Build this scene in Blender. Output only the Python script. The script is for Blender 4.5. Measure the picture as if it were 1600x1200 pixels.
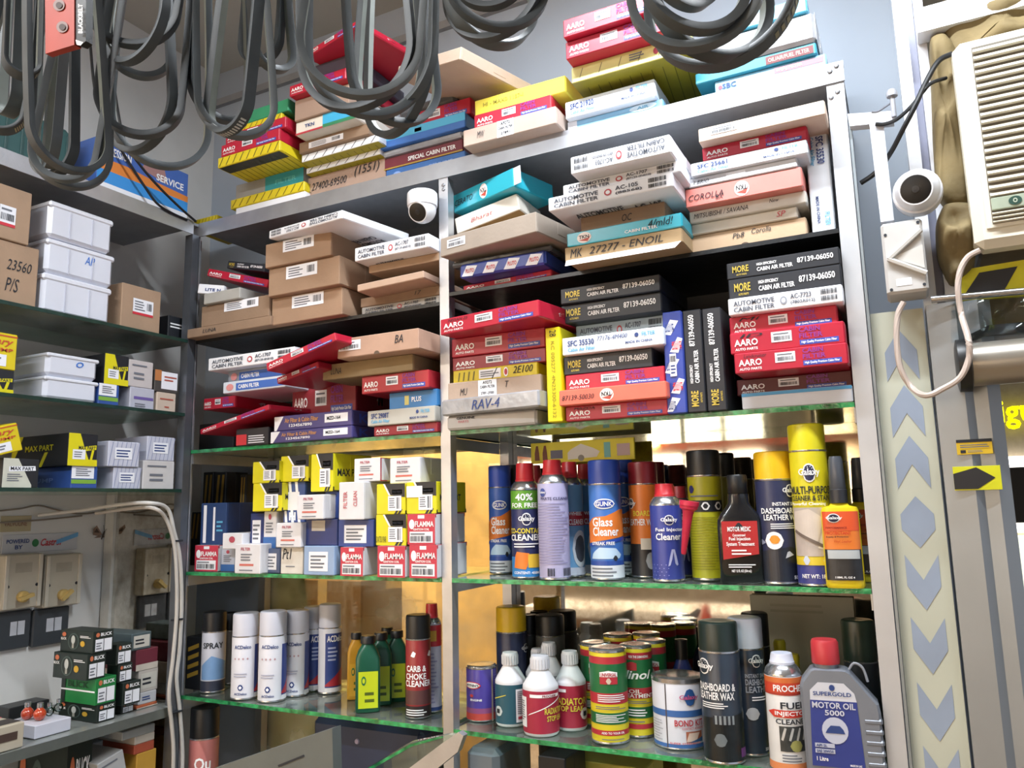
import bpy, math, random
from mathutils import Vector, Matrix
random.seed(7)
sc = bpy.context.scene
for o in list(bpy.data.objects): bpy.data.objects.remove(o)
COL = sc.collection
# ------------------------------------------------------------------ camera
CAM = Vector((1.6048, -1.3848, 1.55)); YAW, PITCH, ROLL, FPX = 26.7806, 8.8431, -1.3011, 1220.8
_y, _p, _r = map(math.radians, (YAW, PITCH, ROLL))
_F = Vector((-math.sin(_y)*math.cos(_p), math.cos(_y)*math.cos(_p), math.sin(_p)))
_R0 = Vector((math.cos(_y), math.sin(_y), 0)); _U0 = _R0.cross(_F)
_R = _R0*math.cos(_r)+_U0*math.sin(_r); _U = _U0*math.cos(_r)-_R0*math.sin(_r)
cd = bpy.data.cameras.new('camera'); cam = bpy.data.objects.new('camera', cd); COL.objects.link(cam)
cd.sensor_width = 36; cd.lens = FPX/1600*36; cd.clip_start = .02; cd.clip_end = 100
m = Matrix((( _R.x, _U.x, -_F.x, CAM.x), (_R.y, _U.y, -_F.y, CAM.y), (_R.z, _U.z, -_F.z, CAM.z), (0,0,0,1)))
cam.matrix_world = m; sc.camera = cam
# ------------------------------------------------------------------ light and exposure
w = bpy.data.worlds.new('world'); sc.world = w; w.use_nodes = True
w.node_tree.nodes['Background'].inputs[0].default_value = (.80, .87, 1, 1)
w.node_tree.nodes['Background'].inputs[1].default_value = .42
sc.view_settings.view_transform = 'Standard'; sc.view_settings.look = 'None'
sc.view_settings.exposure = 0.85; sc.view_settings.gamma = 1; sc.view_settings.use_curve_mapping = False
def area(name, loc, target, sx, sy, power, color):
    l = bpy.data.lights.new(name, 'AREA'); l.shape = 'RECTANGLE'; l.size = sx; l.size_y = sy; l.energy = power; l.color = color
    o = bpy.data.objects.new(name, l); COL.objects.link(o); o.location = loc
    o.rotation_euler = (Vector(target)-Vector(loc)).to_track_quat('-Z', 'Y').to_euler(); return o
TUBE_A = (1.50, -.52, 2.80); FILL_TUBE = (.55, -1.75, 2.80)
area('tube_light_glow', TUBE_A, (1.50, -.30, 0), 1.15, .05, 21, (.90, .95, 1))
area('added_fill_glow', FILL_TUBE, (.55, -1.55, 0), 1.15, .05, 20, (.92, .96, 1))  # weaker fill lamp added behind the camera
area('added_back_room_glow', (-.9, 1.1, 2.60), (-1.0, 1.5, 0), 1.2, .3, 55, (1, .84, .60))  # unseen lamp added to make the back room golden
area('added_arcade_glow', (-1.2, -3.6, 2.90), (-1.2, -3.8, 0), 2.4, .5, 60, (1, .86, .66))  # unseen lamp added to brighten the arcade floor and goods
# ------------------------------------------------------------------ helpers: pixels of the photograph -> points on the shelf planes
def ray(u, v): return _R*((u-800)/FPX) - _U*((v-600)/FPX) + _F
def onY(u, v, Y=0.): d = ray(u, v); return CAM + d*((Y-CAM.y)/d.y)
def onX(u, v, X=0.): d = ray(u, v); return CAM + d*((X-CAM.x)/d.x)
def onZ(u, v, Z=0.): d = ray(u, v); return CAM + d*((Z-CAM.z)/d.z)
def at(u, v, t): return CAM + ray(u, v)*t
# ------------------------------------------------------------------ materials
def lin(h):
    h = h.lstrip('#'); c = [int(h[i:i+2], 16)/255 for i in (0, 2, 4)]
    return tuple((x/12.92 if x <= .04045 else ((x+.055)/1.055)**2.4) for x in c)
_M = {}
def M(hexcol, rough=.5, metal=0., var=.10, scale=30., bump=0., bscale=60., emit=0., coat=0., name=None):
    key = (hexcol, rough, metal, var, scale, bump, bscale, emit, coat)
    if key in _M: return _M[key]
    mt = bpy.data.materials.new(name or 'surface_'+hexcol.lstrip('#')); mt.use_nodes = True
    nt = mt.node_tree; b = nt.nodes['Principled BSDF']; c = lin(hexcol)
    b.inputs['Roughness'].default_value = rough; b.inputs['Metallic'].default_value = metal
    b.inputs['Coat Weight'].default_value = coat; b.inputs['Coat Roughness'].default_value = .08
    tc = nt.nodes.new('ShaderNodeTexCoord')
    if var > 0:
        n = nt.nodes.new('ShaderNodeTexNoise'); n.inputs['Scale'].default_value = scale; n.inputs['Detail'].default_value = 4
        nt.links.new(tc.outputs['Object'], n.inputs['Vector'])
        r = nt.nodes.new('ShaderNodeValToRGB'); r.color_ramp.elements[0].position = .3; r.color_ramp.elements[1].position = .7
        r.color_ramp.elements[0].color = tuple(x*(1-var) for x in c)+(1,); r.color_ramp.elements[1].color = tuple(min(1, x*(1+var*.5)) for x in c)+(1,)
        nt.links.new(n.outputs['Fac'], r.inputs['Fac']); nt.links.new(r.outputs['Color'], b.inputs['Base Color'])
    else: b.inputs['Base Color'].default_value = c+(1,)
    if bump > 0:
        n2 = nt.nodes.new('ShaderNodeTexNoise'); n2.inputs['Scale'].default_value = bscale; n2.inputs['Detail'].default_value = 3
        nt.links.new(tc.outputs['Object'], n2.inputs['Vector'])
        bp = nt.nodes.new('ShaderNodeBump'); bp.inputs['Strength'].default_value = bump; bp.inputs['Distance'].default_value = .004
        nt.links.new(n2.outputs['Fac'], bp.inputs['Height']); nt.links.new(bp.outputs['Normal'], b.inputs['Normal'])
    if emit > 0:
        b.inputs['Emission Color'].default_value = c+(1,); b.inputs['Emission Strength'].default_value = emit
    _M[key] = mt; return mt
def thin_glass(name, tint, gloss=.10, rough=.02, dirt=0.):
    mt = bpy.data.materials.new(name); mt.use_nodes = True; nt = mt.node_tree; nt.nodes.clear()
    out = nt.nodes.new('ShaderNodeOutputMaterial'); mx = nt.nodes.new('ShaderNodeMixShader'); tr = nt.nodes.new('ShaderNodeBsdfTransparent')
    gl = nt.nodes.new('ShaderNodeBsdfGlossy'); lw = nt.nodes.new('ShaderNodeFresnel'); lw.inputs['IOR'].default_value = 1.5
    tr.inputs[0].default_value = tint+(1,); gl.inputs['Color'].default_value = (.9, 1, .95, 1); gl.inputs['Roughness'].default_value = rough
    nt.links.new(lw.outputs[0], mx.inputs[0]); nt.links.new(tr.outputs[0], mx.inputs[1]); nt.links.new(gl.outputs[0], mx.inputs[2])
    last = mx
    if dirt > 0:
        df = nt.nodes.new('ShaderNodeBsdfDiffuse'); df.inputs[0].default_value = (.75, .78, .74, 1); m2 = nt.nodes.new('ShaderNodeMixShader')
        tc = nt.nodes.new('ShaderNodeTexCoord'); n = nt.nodes.new('ShaderNodeTexNoise'); n.inputs['Scale'].default_value = 9; n.inputs['Detail'].default_value = 6
        mr = nt.nodes.new('ShaderNodeMapRange'); mr.inputs['From Min'].default_value = .35; mr.inputs['From Max'].default_value = .75; mr.inputs['To Max'].default_value = dirt
        nt.links.new(tc.outputs['Object'], n.inputs['Vector']); nt.links.new(n.outputs['Fac'], mr.inputs['Value']); nt.links.new(mr.outputs[0], m2.inputs[0])
        nt.links.new(mx.outputs[0], m2.inputs[1]); nt.links.new(df.outputs[0], m2.inputs[2]); last = m2
    nt.links.new(last.outputs[0], out.inputs[0]); return mt
def mirror_mat():
    mt = bpy.data.materials.new('aged_mirror'); mt.use_nodes = True; nt = mt.node_tree; b = nt.nodes['Principled BSDF']
    b.inputs['Metallic'].default_value = 1
    tc = nt.nodes.new('ShaderNodeTexCoord'); n = nt.nodes.new('ShaderNodeTexNoise'); n.inputs['Scale'].default_value = 7; n.inputs['Detail'].default_value = 8; n.inputs['Roughness'].default_value = .7
    nt.links.new(tc.outputs['Object'], n.inputs['Vector'])
    r = nt.nodes.new('ShaderNodeValToRGB'); r.color_ramp.elements[0].position = .38; r.color_ramp.elements[0].color = (.42, .38, .31, 1)
    r.color_ramp.elements[1].position = .62; r.color_ramp.elements[1].color = (.80, .77, .70, 1)
    nt.links.new(n.outputs['Fac'], r.inputs['Fac']); nt.links.new(r.outputs['Color'], b.inputs['Base Color'])
    mr = nt.nodes.new('ShaderNodeMapRange'); mr.inputs['From Min'].default_value = .35; mr.inputs['From Max'].default_value = .65; mr.inputs['To Min'].default_value = .07; mr.inputs['To Max'].default_value = .012
    nt.links.new(n.outputs['Fac'], mr.inputs['Value']); nt.links.new(mr.outputs[0], b.inputs['Roughness']); return mt
ALU = M('#b9bcc2', .38, .75, .12, 18, .05, 200); ALU_LIT = M('#bcbfc4', .42, .4, .08, 12)  # second aluminium is a brighter copy for the strongly lit post
PANE = thin_glass('dirty_back_glass', (.90, .84, .70), dirt=.4); GLASS = thin_glass('shelf_glass', (.84, .93, .88), dirt=.22); FILM = thin_glass('clear_film', (.93, .95, .97), rough=.06)
EDGE = M('#2f9c5e', .15, 0, .75, 55, .6, 90, coat=.6, name='green_glass_edge'); MIRROR = mirror_mat()
KRAFT = M('#a58a72', .85, 0, .10, 14, .12, 150); KRAFTD = M('#8d7560', .85, 0, .12, 14, .12, 150); KRAFTP = M('#bfa394', .85, 0, .08, 14, .1, 150)
RED = M('#b41e38', .38, 0, .08, 10); REDD = M('#a31d33', .4, 0, .1, 10); WHITE = M('#e6e8ee', .5, 0, .04, 12); BLACK = M('#23262d', .45, 0, .12, 10)
INK = M('#20242c', .7, 0, 0); INKG = M('#6c707a', .7, 0, 0); INKW = M('#f2f3f5', .5, 0, 0); GOLD = M('#c9b24a', .4, .2, 0); STICK = M('#e9ebf2', .55, 0, .03, 20)
PURPLE = M('#87338f', .5, 0, 0); BLUE = M('#3a4fae', .45, 0, 0); CYANINK = M('#5aa7cf', .5, 0, 0); NAVYINK = M('#28407c', .5, 0, 0)
# ------------------------------------------------------------------ mesh helpers
def link(o, parent=None):
    COL.objects.link(o)
    if parent is not None: o.parent = parent
    return o
def mobj(name, verts, faces, mats, parent=None, idx=None, smooth=False, angle=None):
    me = bpy.data.meshes.new(name); me.from_pydata([tuple(v) for v in verts], [], faces)
    for mm in (mats if isinstance(mats, (list, tuple)) else [mats]): me.materials.append(mm)
    if idx: me.polygons.foreach_set('material_index', idx)
    if smooth: me.polygons.foreach_set('use_smooth', [True]*len(me.polygons))
    me.update()
    if smooth and angle: me.set_sharp_from_angle(angle=math.radians(angle))
    return link(bpy.data.objects.new(name, me), parent)
class MB:
    def __init__(s): s.v = []; s.f = []
    def add(s, v, f): n = len(s.v); s.v += [Vector(x) for x in v]; s.f += [tuple(i+n for i in q) for q in f]; return s
    def box(s, x0, y0, z0, x1, y1, z1):
        return s.add([(x0,y0,z0),(x1,y0,z0),(x1,y1,z0),(x0,y1,z0),(x0,y0,z1),(x1,y0,z1),(x1,y1,z1),(x0,y1,z1)],
                     [(0,3,2,1),(4,5,6,7),(0,1,5,4),(1,2,6,5),(2,3,7,6),(3,0,4,7)])
    def bbox(s, x0, y0, z0, x1, y1, z1, b=.001):            # box with chamfered edges
        b = min(b, (x1-x0)*.3, (y1-y0)*.3, (z1-z0)*.3); V = []; idx = {}
        for ix, X in enumerate((x0, x1)):
            for iy, Y in enumerate((y0, y1)):
                for iz, Z in enumerate((z0, z1)):
                    sx, sy, sz = (1-2*ix)*b, (1-2*iy)*b, (1-2*iz)*b
                    idx[ix,iy,iz,0] = len(V); V.append((X, Y+sy, Z+sz))
                    idx[ix,iy,iz,1] = len(V); V.append((X+sx, Y, Z+sz))
                    idx[ix,iy,iz,2] = len(V); V.append((X+sx, Y+sy, Z))
        Fs = []
        R2 = (0, 1)
        for i in R2:
            Fs += [[idx[i,0,0,0], idx[i,1,0,0], idx[i,1,1,0], idx[i,0,1,0]], [idx[0,i,0,1], idx[1,i,0,1], idx[1,i,1,1], idx[0,i,1,1]], [idx[0,0,i,2], idx[1,0,i,2], idx[1,1,i,2], idx[0,1,i,2]]]
            for j in R2:
                Fs += [[idx[0,i,j,1], idx[1,i,j,1], idx[1,i,j,2], idx[0,i,j,2]], [idx[i,0,j,0], idx[i,1,j,0], idx[i,1,j,2], idx[i,0,j,2]], [idx[i,j,0,0], idx[i,j,1,0], idx[i,j,1,1], idx[i,j,0,1]]]
                for k in R2: Fs.append([idx[i,j,k,0], idx[i,j,k,1], idx[i,j,k,2]])
        cc = Vector(((x0+x1)/2, (y0+y1)/2, (z0+z1)/2))
        for q in Fs:
            p = [Vector(V[i]) for i in q]; nn = (p[1]-p[0]).cross(p[2]-p[0])
            if nn.dot(sum(p, Vector())/len(p)-cc) < 0: q.reverse()
        return s.add(V, Fs)
    def lathe(s, prof, seg=28, c=(0, 0, 0)):
        n = len(prof); V = []; Fs = []
        for k in range(seg):
            a = 2*math.pi*k/seg
            for r, z in prof: V.append((c[0]+r*math.cos(a), c[1]+r*math.sin(a), c[2]+z))
        for k in range(seg):
            k2 = (k+1) % seg
            for i in range(n-1): Fs.append((k*n+i, k2*n+i, k2*n+i+1, k*n+i+1))
        if prof[0][0] > 1e-6: Fs.append(tuple(k*n for k in range(seg))[::-1])
        if prof[-1][0] > 1e-6: Fs.append(tuple(k*n+n-1 for k in range(seg)))
        return s.add(V, Fs)
    def tube(s, pts, r, seg=8, closed=False):
        pts = [Vector(p) for p in pts]; n = len(pts); V = []; Fs = []; up = Vector((.13, .21, .97))
        for i, p in enumerate(pts):
            t = (pts[(i+1) % n if closed else min(i+1, n-1)]-pts[(i-1) % n if closed else max(i-1, 0)]).normalized()
            a = t.cross(up).normalized(); b = a.cross(t)
            for k in range(seg):
                an = 2*math.pi*k/seg; V.append(p+a*(r*math.cos(an))+b*(r*math.sin(an)))
        for i in range(n if closed else n-1):
            j = (i+1) % n
            for k in range(seg): Fs.append((i*seg+k, i*seg+(k+1) % seg, j*seg+(k+1) % seg, j*seg+k))
        if not closed: Fs += [tuple(range(seg))[::-1], tuple((n-1)*seg+k for k in range(seg))]
        return s.add(V, Fs)
    def loft(s, rings):                                     # rings: equal-length lists of points, capped
        n = len(rings[0]); V = [p for r in rings for p in r]; Fs = []
        for i in range(len(rings)-1):
            for k in range(n): Fs.append((i*n+k, i*n+(k+1) % n, (i+1)*n+(k+1) % n, (i+1)*n+k))
        Fs += [tuple(range(n))[::-1], tuple((len(rings)-1)*n+k for k in range(n))]
        return s.add(V, Fs)
    def prism(s, poly, y0, y1):                             # polygon in x,z extruded along y (poly counter-clockwise seen from -y)
        n = len(poly); V = [(x, y0, z) for x, z in poly]+[(x, y1, z) for x, z in poly]
        Fs = [tuple(range(n)), tuple(range(n, 2*n))[::-1]]+[(i, n+i, n+(i+1) % n, (i+1) % n) for i in range(n)]
        return s.add(V, Fs)
    def build(s, name, mat, parent=None, smooth=False, angle=40): return mobj(name, s.v, s.f, mat, parent, smooth=smooth, angle=angle)
def smooth_path(pts, k=6):
    P = [Vector(p) for p in pts]; out = []
    for i in range(len(P)-1):
        a, b, c, d = P[max(i-1, 0)], P[i], P[i+1], P[min(i+2, len(P)-1)]
        for j in range(k):
            t = j/k; out.append(.5*((2*b)+(c-a)*t+(2*a-5*b+4*c-d)*t*t+(3*b-a-3*c+d)*t**3))
    out.append(P[-1]); return out
def tag(o, label, cat, group=None):
    o['label'] = label; o['category'] = cat
    if group: o['group'] = group
    return o
def struct(o): o['kind'] = 'structure'; return o
def empty(name, loc, rot=None):
    o = bpy.data.objects.new(name, None); COL.objects.link(o); o.empty_display_size = .02
    mw = Matrix.Translation(loc)
    if rot is not None: mw = mw @ rot.to_4x4()
    o.matrix_world = mw; return o
# text -> flat mesh, unit box, cached
_T = {}
def text_mesh(s, bold=True, shear=0.):
    k = (s, bold, shear)
    if k in _T: return _T[k]
    cu = bpy.data.curves.new('t', 'FONT'); cu.body = s; cu.resolution_u = 2; cu.fill_mode = 'FRONT'; cu.shear = shear
    if bold: cu.offset = .022
    ob = bpy.data.objects.new('t', cu); COL.objects.link(ob)
    me = bpy.data.meshes.new_from_object(ob)
    V = [v.co.copy() for v in me.vertices]; Fs = [tuple(p.vertices) for p in me.polygons]
    bpy.data.objects.remove(ob); bpy.data.curves.remove(cu); bpy.data.meshes.remove(me)
    if not V: _T[k] = ([], [], 1); return _T[k]
    x0 = min(v.x for v in V); x1 = max(v.x for v in V); y0 = min(v.y for v in V); y1 = max(v.y for v in V)
    V = [((v.x-x0)/max(x1-x0, 1e-6), (v.y-y0)/max(y1-y0, 1e-6)) for v in V]
    _T[k] = (V, Fs, (x1-x0)/max(y1-y0, 1e-6)); return _T[k]
class Surf:
    """collects flat print for a surface; fn(u, v, off) maps 0..1 coordinates to a local point"""
    def __init__(s, fn, root, cols=1): s.fn = fn; s.root = root; s.d = {}; s.cols = cols
    def put(s, name, mat, V, Fs, off):
        k = (name, mat.name, len(s.d) if name in ('lettering', 'handwriting') else 0); b = s.d.setdefault(k, (MB(), mat)); b[0].add([s.fn(x, y, off) for x, y in V], Fs)
    def text(s, t, u0, v0, u1, v1, mat=None, rot=0, bold=True, shear=0., name='lettering', off=.0012):
        V, Fs, a = text_mesh(t, bold, shear)
        def tr(x, y):
            if rot == 180: x, y = 1-x, 1-y
            elif rot == 90: x, y = 1-y, x
            elif rot == -90: x, y = y, 1-x
            return (u0+(u1-u0)*x, v0+(v1-v0)*y)
        s.put(name, mat or INK, [tr(*p) for p in V], Fs, off); return s
    def rect(s, u0, v0, u1, v1, mat, name='printed_panel', off=.0006):
        n = max(1, int(s.cols*abs(u1-u0)+.99)); V = []; Fs = []
        for i in range(n+1): u = u0+(u1-u0)*i/n; V += [(u, v0), (u, v1)]
        for i in range(n): Fs.append((2*i, 2*i+2, 2*i+3, 2*i+1))
        s.put(name, mat, V, Fs, off); return s
    def poly(s, pts, mat, name='printed_panel', off=.0006): s.put(name, mat, pts, [tuple(range(len(pts)))], off); return s
    def disc(s, u, v, ru, rv, mat, name='emblem', off=.0009, n=20): return s.poly([(u+ru*math.cos(2*math.pi*i/n), v+rv*math.sin(2*math.pi*i/n)) for i in range(n)], mat, name, off)
    def lines(s, u0, v0, u1, v1, n, mat=None, fill=.45, name='small_print', off=.0012):   # rows of tiny unreadable print
        h = (v1-v0)/n; rr = random.Random(n*7+int(u0*100))
        for i in range(n):
            s.rect(u0, v1-(i+.8)*h, u0+(u1-u0)*rr.uniform(.65, 1), v1-(i+.8-fill)*h, mat or INKG, name, off)
        return s
    def bars(s, u0, v0, u1, v1, n=16, mat=None, name='barcode', off=.0013):
        rr = random.Random(int(u0*1000)+n); w = (u1-u0)/n
        for i in range(n):
            a = u0+w*i; s.rect(a, v0, a+w*rr.uniform(.3, .75), v1, mat or INK, name, off)
        return s
    def sticker(s, u0, v0, u1, v1, mat=None, code=True, red=False):
        s.rect(u0, v0, u1, v1, mat or STICK, 'sticker', .0009); w = u1-u0; h = v1-v0
        if code: s.bars(u0+.08*w, v0+.15*h, u1-.08*w, v0+.55*h); s.lines(u0+.1*w, v0+.66*h, u1-.12*w, v1-.08*h, 1)
        else: s.lines(u0+.08*w, v0+.12*h, u0+.62*w, v1-.1*h, 4); s.bars(u0+.68*w, v0+.25*h, u1-.08*w, v1-.2*h, 8)
        if red: s.rect(u0, v0-.18*h, u1, v0, M('#c8313f', .5, 0, 0), 'sticker', .0009)
        return s
    def done(s):
        host = {}
        for (n, _, _i), (b, mat) in s.d.items():
            up = {'barcode': ('sticker', 'label_panel', 'fine_print_panel'), 'sticker_line': ('sticker',), 'logo_disc': ('logo_ring',), 'logo_star': ('logo_ring',), 'logo_lettering': ('logo_ring',), 'grille_bar': ('grille_picture',), 'car_wheel': ('car_picture',), 'rocker_gap': ('rocker',), 'radiator_icon': ('icon_disc',), 'seat_seam': ('seat_picture',), 'seat_highlight': ('seat_picture',)}.get(n, ())
            o = b.build(n, mat, next((host[h] for h in up if h in host), s.root)); host.setdefault(n, o)
        s.d = {}
# ================================================================== the setting
def slab(name, x0, y0, z0, x1, y1, z1, mat, parent=None, b=0):
    mb = MB(); (mb.bbox(x0, y0, z0, x1, y1, z1, b) if b else mb.box(x0, y0, z0, x1, y1, z1)); return mb.build(name, mat, parent)
WALLB = M('#9fa9b6', .6, 0, .06, 3); WALLL = M('#d8d8d6', .7, 0, .10, 5, .1, 20); CEIL = M('#b9b8b2', .8, 0, .05, 2)
struct(slab('floor', -6, -7, -.05, 6, 7, 0, M('#9a8468', .5, 0, .25, 3)))
struct(slab('ceiling', -6, -7, 2.96, 6, 7, 3.02, CEIL))
struct(slab('wall_back', -.36, .30, 1.69, 1.71, .36, 2.96, WALLB)); struct(slab('wall_back_low', .005, .30, 0, .735, .36, .40, WALLB)); struct(slab('wall_back_corner', -.36, .30, 0, .005, .36, 1.69, WALLB)); struct(slab('wall_back_side', .735, .30, 0, 1.71, .36, 1.69, WALLB))
# back room seen through the dirty glass behind the corner bay
BR_ = M('#d9bf8c', .8, 0, .18, 3); struct(slab('wall_far', -2.8, 1.9, 0, 1.2, 1.96, 2.96, BR_)); struct(slab('wall_far_left', -2.86, .36, 0, -2.8, 1.96, 2.96, BR_)); struct(slab('wall_far_right', 1.2, .36, 0, 1.26, 1.9, 2.96, BR_))
bl_ = tag(empty('added_back_room_lamp', (-.9, 1.1, 2.63)), 'added warm lamp panel turning the back room golden', 'lamp'); slab('panel', -.62, -.17, 0, .62, .17, .03, M('#d8d0c0'), bl_); slab('stem', -.02, -.02, .03, .02, .02, .33, M('#8a8478'), bl_)  # fixture for the added warm light, out of view
for i, (x, y, z, w_, h_, hc) in enumerate(((-1.45, 1.55, 0, .34, .62, '#cdb894'), (-1.43, 1.56, .62, .30, .30, '#d8c8a4'), (-.72, 1.5, 0, .42, 1.25, '#6a5238'), (-1.95, 1.6, 0, .36, 1.05, '#c0a478'))):
    o = tag(MB().bbox(-w_/2, -.15, 0, w_/2, .15, h_, .004).build('storage_carton', M(hc, .8, 0, .12, 6)), ('cream storage carton on the back room floor', 'smaller cream carton on the cream one in the back room', 'tall dark brown carton in the back room', 'tan tall carton by the back room wall')[i], 'carton'); o.location = (x, y, z); slab('tape_strip', -.025, -.1515, 0, .025, -.1501, h_, M('#b09a6c', .4), o)
struct(slab('wall_left', -.36, -.66, 0, -.30, .30, 2.96, WALLL))
struct(slab('trim_1', -.299, .285, 2.84, 1.62, .30, 2.862, M('#8d8f92', .5)))
# --- main shelving unit
ZT, ZU, ZUL, Z1, Z2, Z3, TH = 2.262, 1.994, 1.977, 1.697, 1.400, 1.112, .008
unit = tag(empty('shelving_unit', (.77, .14, 0)), 'aluminium angle shelving unit with mirror backs, green-edged glass shelves and two bays', 'shelves')
OX, OY = .77, .14
def us(name, x0, y0, z0, x1, y1, z1, mat, parent=None, b=0): return slab(name, x0-OX, y0-OY, z0, x1-OX, y1-OY, z1, mat, parent or unit, b)
def angle_post(x0, x1, z1=2.262, y=0., flange='L'):
    mb = MB(); mb.box(x0-OX, y-OY, 0, x1-OX, y+.003-OY, z1)
    if flange == 'L': mb.box(x0-OX, y+.003-OY, 0, x0+.003-OX, y+.024-OY, z1)
    else: mb.box(x1-.003-OX, y+.003-OY, 0, x1-OX, y+.024-OY, z1)
    return mb.build('post', ALU_LIT if x1 > 1.5 else ALU, unit)  # lamp falloff put into the metal: door-side post brighter, others duller
pA = angle_post(-.022, .001, flange='L'); pB = angle_post(.737, .760, flange='R'); pC = angle_post(1.533, 1.561, flange='R')
for x0, x1 in ((-.02, .003), (.737, .76), (1.537, 1.56)): us('post', x0, .262, 0, x1, .284, 2.26, ALU)
rail = MB().box(-.024-OX, -.003-OY, ZT, 1.563-OX, 0-OY, 2.299).box(-.024-OX, 0-OY, 2.296, 1.563-OX, .02-OY, 2.299).build('top_rail', M('#a2a5ab', .36, .7, .12, 18), unit)
def bolt(x, z, parent, y=-.003):
    o = MB().lathe([(.0042, 0), (.0042, .001), (.0028, .0024), (.0012, .0026)], 10).build('screw', M('#8f9094', .35, .8, 0), parent)
    o.location = (x-OX, y-OY, z); o.rotation_euler = (math.pi/2, 0, 0)
for x in (1.541, 1.552): bolt(x, 2.284 if x < 1.545 else 2.291, rail); bolt(x-.002, 2.245-(.008 if x < 1.545 else 0), pC, 0)
for z in (2.236, 2.246): bolt(.749, z, pB, 0); bolt(-.009, z, pA, 0)
us('top_deck', -.022, .0, 2.288, 1.56, .285, 2.2955, M('#9fa4ab', .5, .4))
BLK = M('#1b1d20', .35, 0, .3, 25, .2, 60)
us('black_shelf', .761, .0, ZU, 1.532, .285, ZU+TH, BLK); us('black_shelf', .002, .0, ZUL, .736, .285, ZUL+TH, BLK)
for z in (Z1, Z2, Z3):
    for x0, x1 in ((.002, .736), (.761, 1.532)):
        g = us('glass_shelf', x0, .0, z, x1, .283, z+TH-.001, GLASS)
        us('green_edge', x0, -.0016, z-.0004, x1, -.0001, z+TH, EDGE, g)
    for x0 in (-.0, .733, 1.529):
        us('bracket', x0+.001, .004, z-.026, x0+.0035, .262, z-.001, ALU)
us('dark_back_board', -.02, .2855, Z1, 1.56, .292, 2.29, M('#3a3d43', .6, 0, .2, 5))
us('dirty_glass_back', -.02, .2855, .35, .748, .289, Z1, PANE); us('glass_edge_strip', .742, .284, .35, .752, .294, Z1, ALU); us('mirror_back', .749, .2855, .35, 1.56, .292, Z1, MIRROR)
us('side_panel', 1.556, .026, .3, 1.5595, .262, 2.26, M('#9aa0a8', .5, .5))
us('base_cabinet', -.02, .004, .02, 1.56, .28, .33, M('#565c64', .5, .3))
# --- corner unit on the left wall
LT, LA, LB, LC, LD = 2.2634, 1.9764, 1.7892, 1.6008, 1.0912
lu = tag(empty('corner_shelving_unit', (-.15, -.32, 0)), 'dim corner shelving unit with dark glass shelves against the left wall', 'shelves')
def ls(name, x0, y0, z0, x1, y1, z1, mat, parent=None): return slab(name, x0+.15, y0+.32, z0, x1+.15, y1+.32, z1, mat, parent or lu)
DKEDGE = M('#1f3a33', .25, 0, .3, 40); DGLASS = thin_glass('dark_shelf_glass', (.62, .72, .68), dirt=.25)
for z in (LA, LB, LC):
    g = ls('glass_shelf', -.295, -.62, z, -.001, -.004, z+.007, DGLASS); ls('dark_edge', -.001, -.62, z-.0005, .0008, -.024, z+.0075, DKEDGE, g)
g = ls('glass_shelf', -.295, -.62, LD, -.001, -.004, LD+.008, M('#9ea39f', .25, .3, .2, 12)); ls('front_strip', -.001, -.62, LD-.012, .0015, -.024, LD+.009, M('#7d837f', .3, .5), g)
ls('glass_shelf', -.295, -.62, .74, -.001, -.004, .748, DGLASS)
ls('top_rail', -.001, -.62, LT, .002, -.022, LT+.036, ALU); ls('top_deck', -.295, -.62, LT+.026, -.001, -.004, LT+.033, M('#8e939a', .5, .4))
ls('post', -.024, -.024, 0, .002, -.0035, LT, M('#6f747c', .4, .7)); ls('post', -.024, -.62, 0, .002, -.596, LT, ALU)
ls('mirror_side', -.292, -.0034, .35, -.03, .002, LC, MIRROR); ls('mirror_frame', -.295, -.012, .35, -.262, -.0036, LC, M('#c6c8c6', .5, .2))
# --- the mall behind the camera, seen in the mirrors: lit shop fronts
FY = -5.2
def lit(hexc, s): return M(hexc, .5, 0, 0, emit=s)
struct(slab('wall_facade', -6, FY-.2, 0, 4, FY, 2.96, M('#8f8474', .7, 0, .15, 2)))
fas = tag(empty('shop_fascia', (-1, FY+.01, 2.16)), 'terracotta fascia board with lit white letters across the arcade', 'sign')
slab('board', -4.6, .003, -.14, 3.5, .1, .26, M('#9a4f38', .5, 0, .2, 4), fas)
for i in range(22): MB().lathe([(.0, -.02), (.05+.02*(i % 3), -.015), (.05+.02*(i % 3), .015), (0, .02)], 12).build('lit_letter', lit('#fff6e6', 9), fas).location = (-3.4+i*.24, .13, .14)
for i, (x0, x1, hc, s) in enumerate(((-5.8, -4.1, '#ffdca0', 3.2), (-3.9, -2.9, '#ffd08a', 3.4), (-2.3, -1.1, '#fff0da', 4.0), (-.6, .5, '#ffeed6', 4.5), (.9, 1.9, '#ffdcae', 3.0))):
    wn = tag(empty('shop_window', ((x0+x1)/2, FY+.02, .98)), ('wide', 'narrow amber', 'pale', 'brightest white', 'end')[i]+' lit shop window under the fascia across the arcade', 'shop window')
    hw = (x1-x0)/2; slab('pane', -hw, 0, 0, hw, .02, 1.0, lit(hc, s), wn)
    for k in range(4): slab('glazing_bar', -hw+2*hw*k/3-.02, .021, -.03, -hw+2*hw*k/3+.02, .05, 1.03, M('#3b342c'), wn)
    slab('display_shelf', -hw, .022, .36, hw, .10, .39, M('#4a3c2c'), wn)
dc = tag(empty('added_glow_counter', (-4.0, -4.6, 0)), 'long added counter glowing warm for a golden reflection', 'counter')  # glowing counter added for golden patches behind the corner bay
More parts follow.
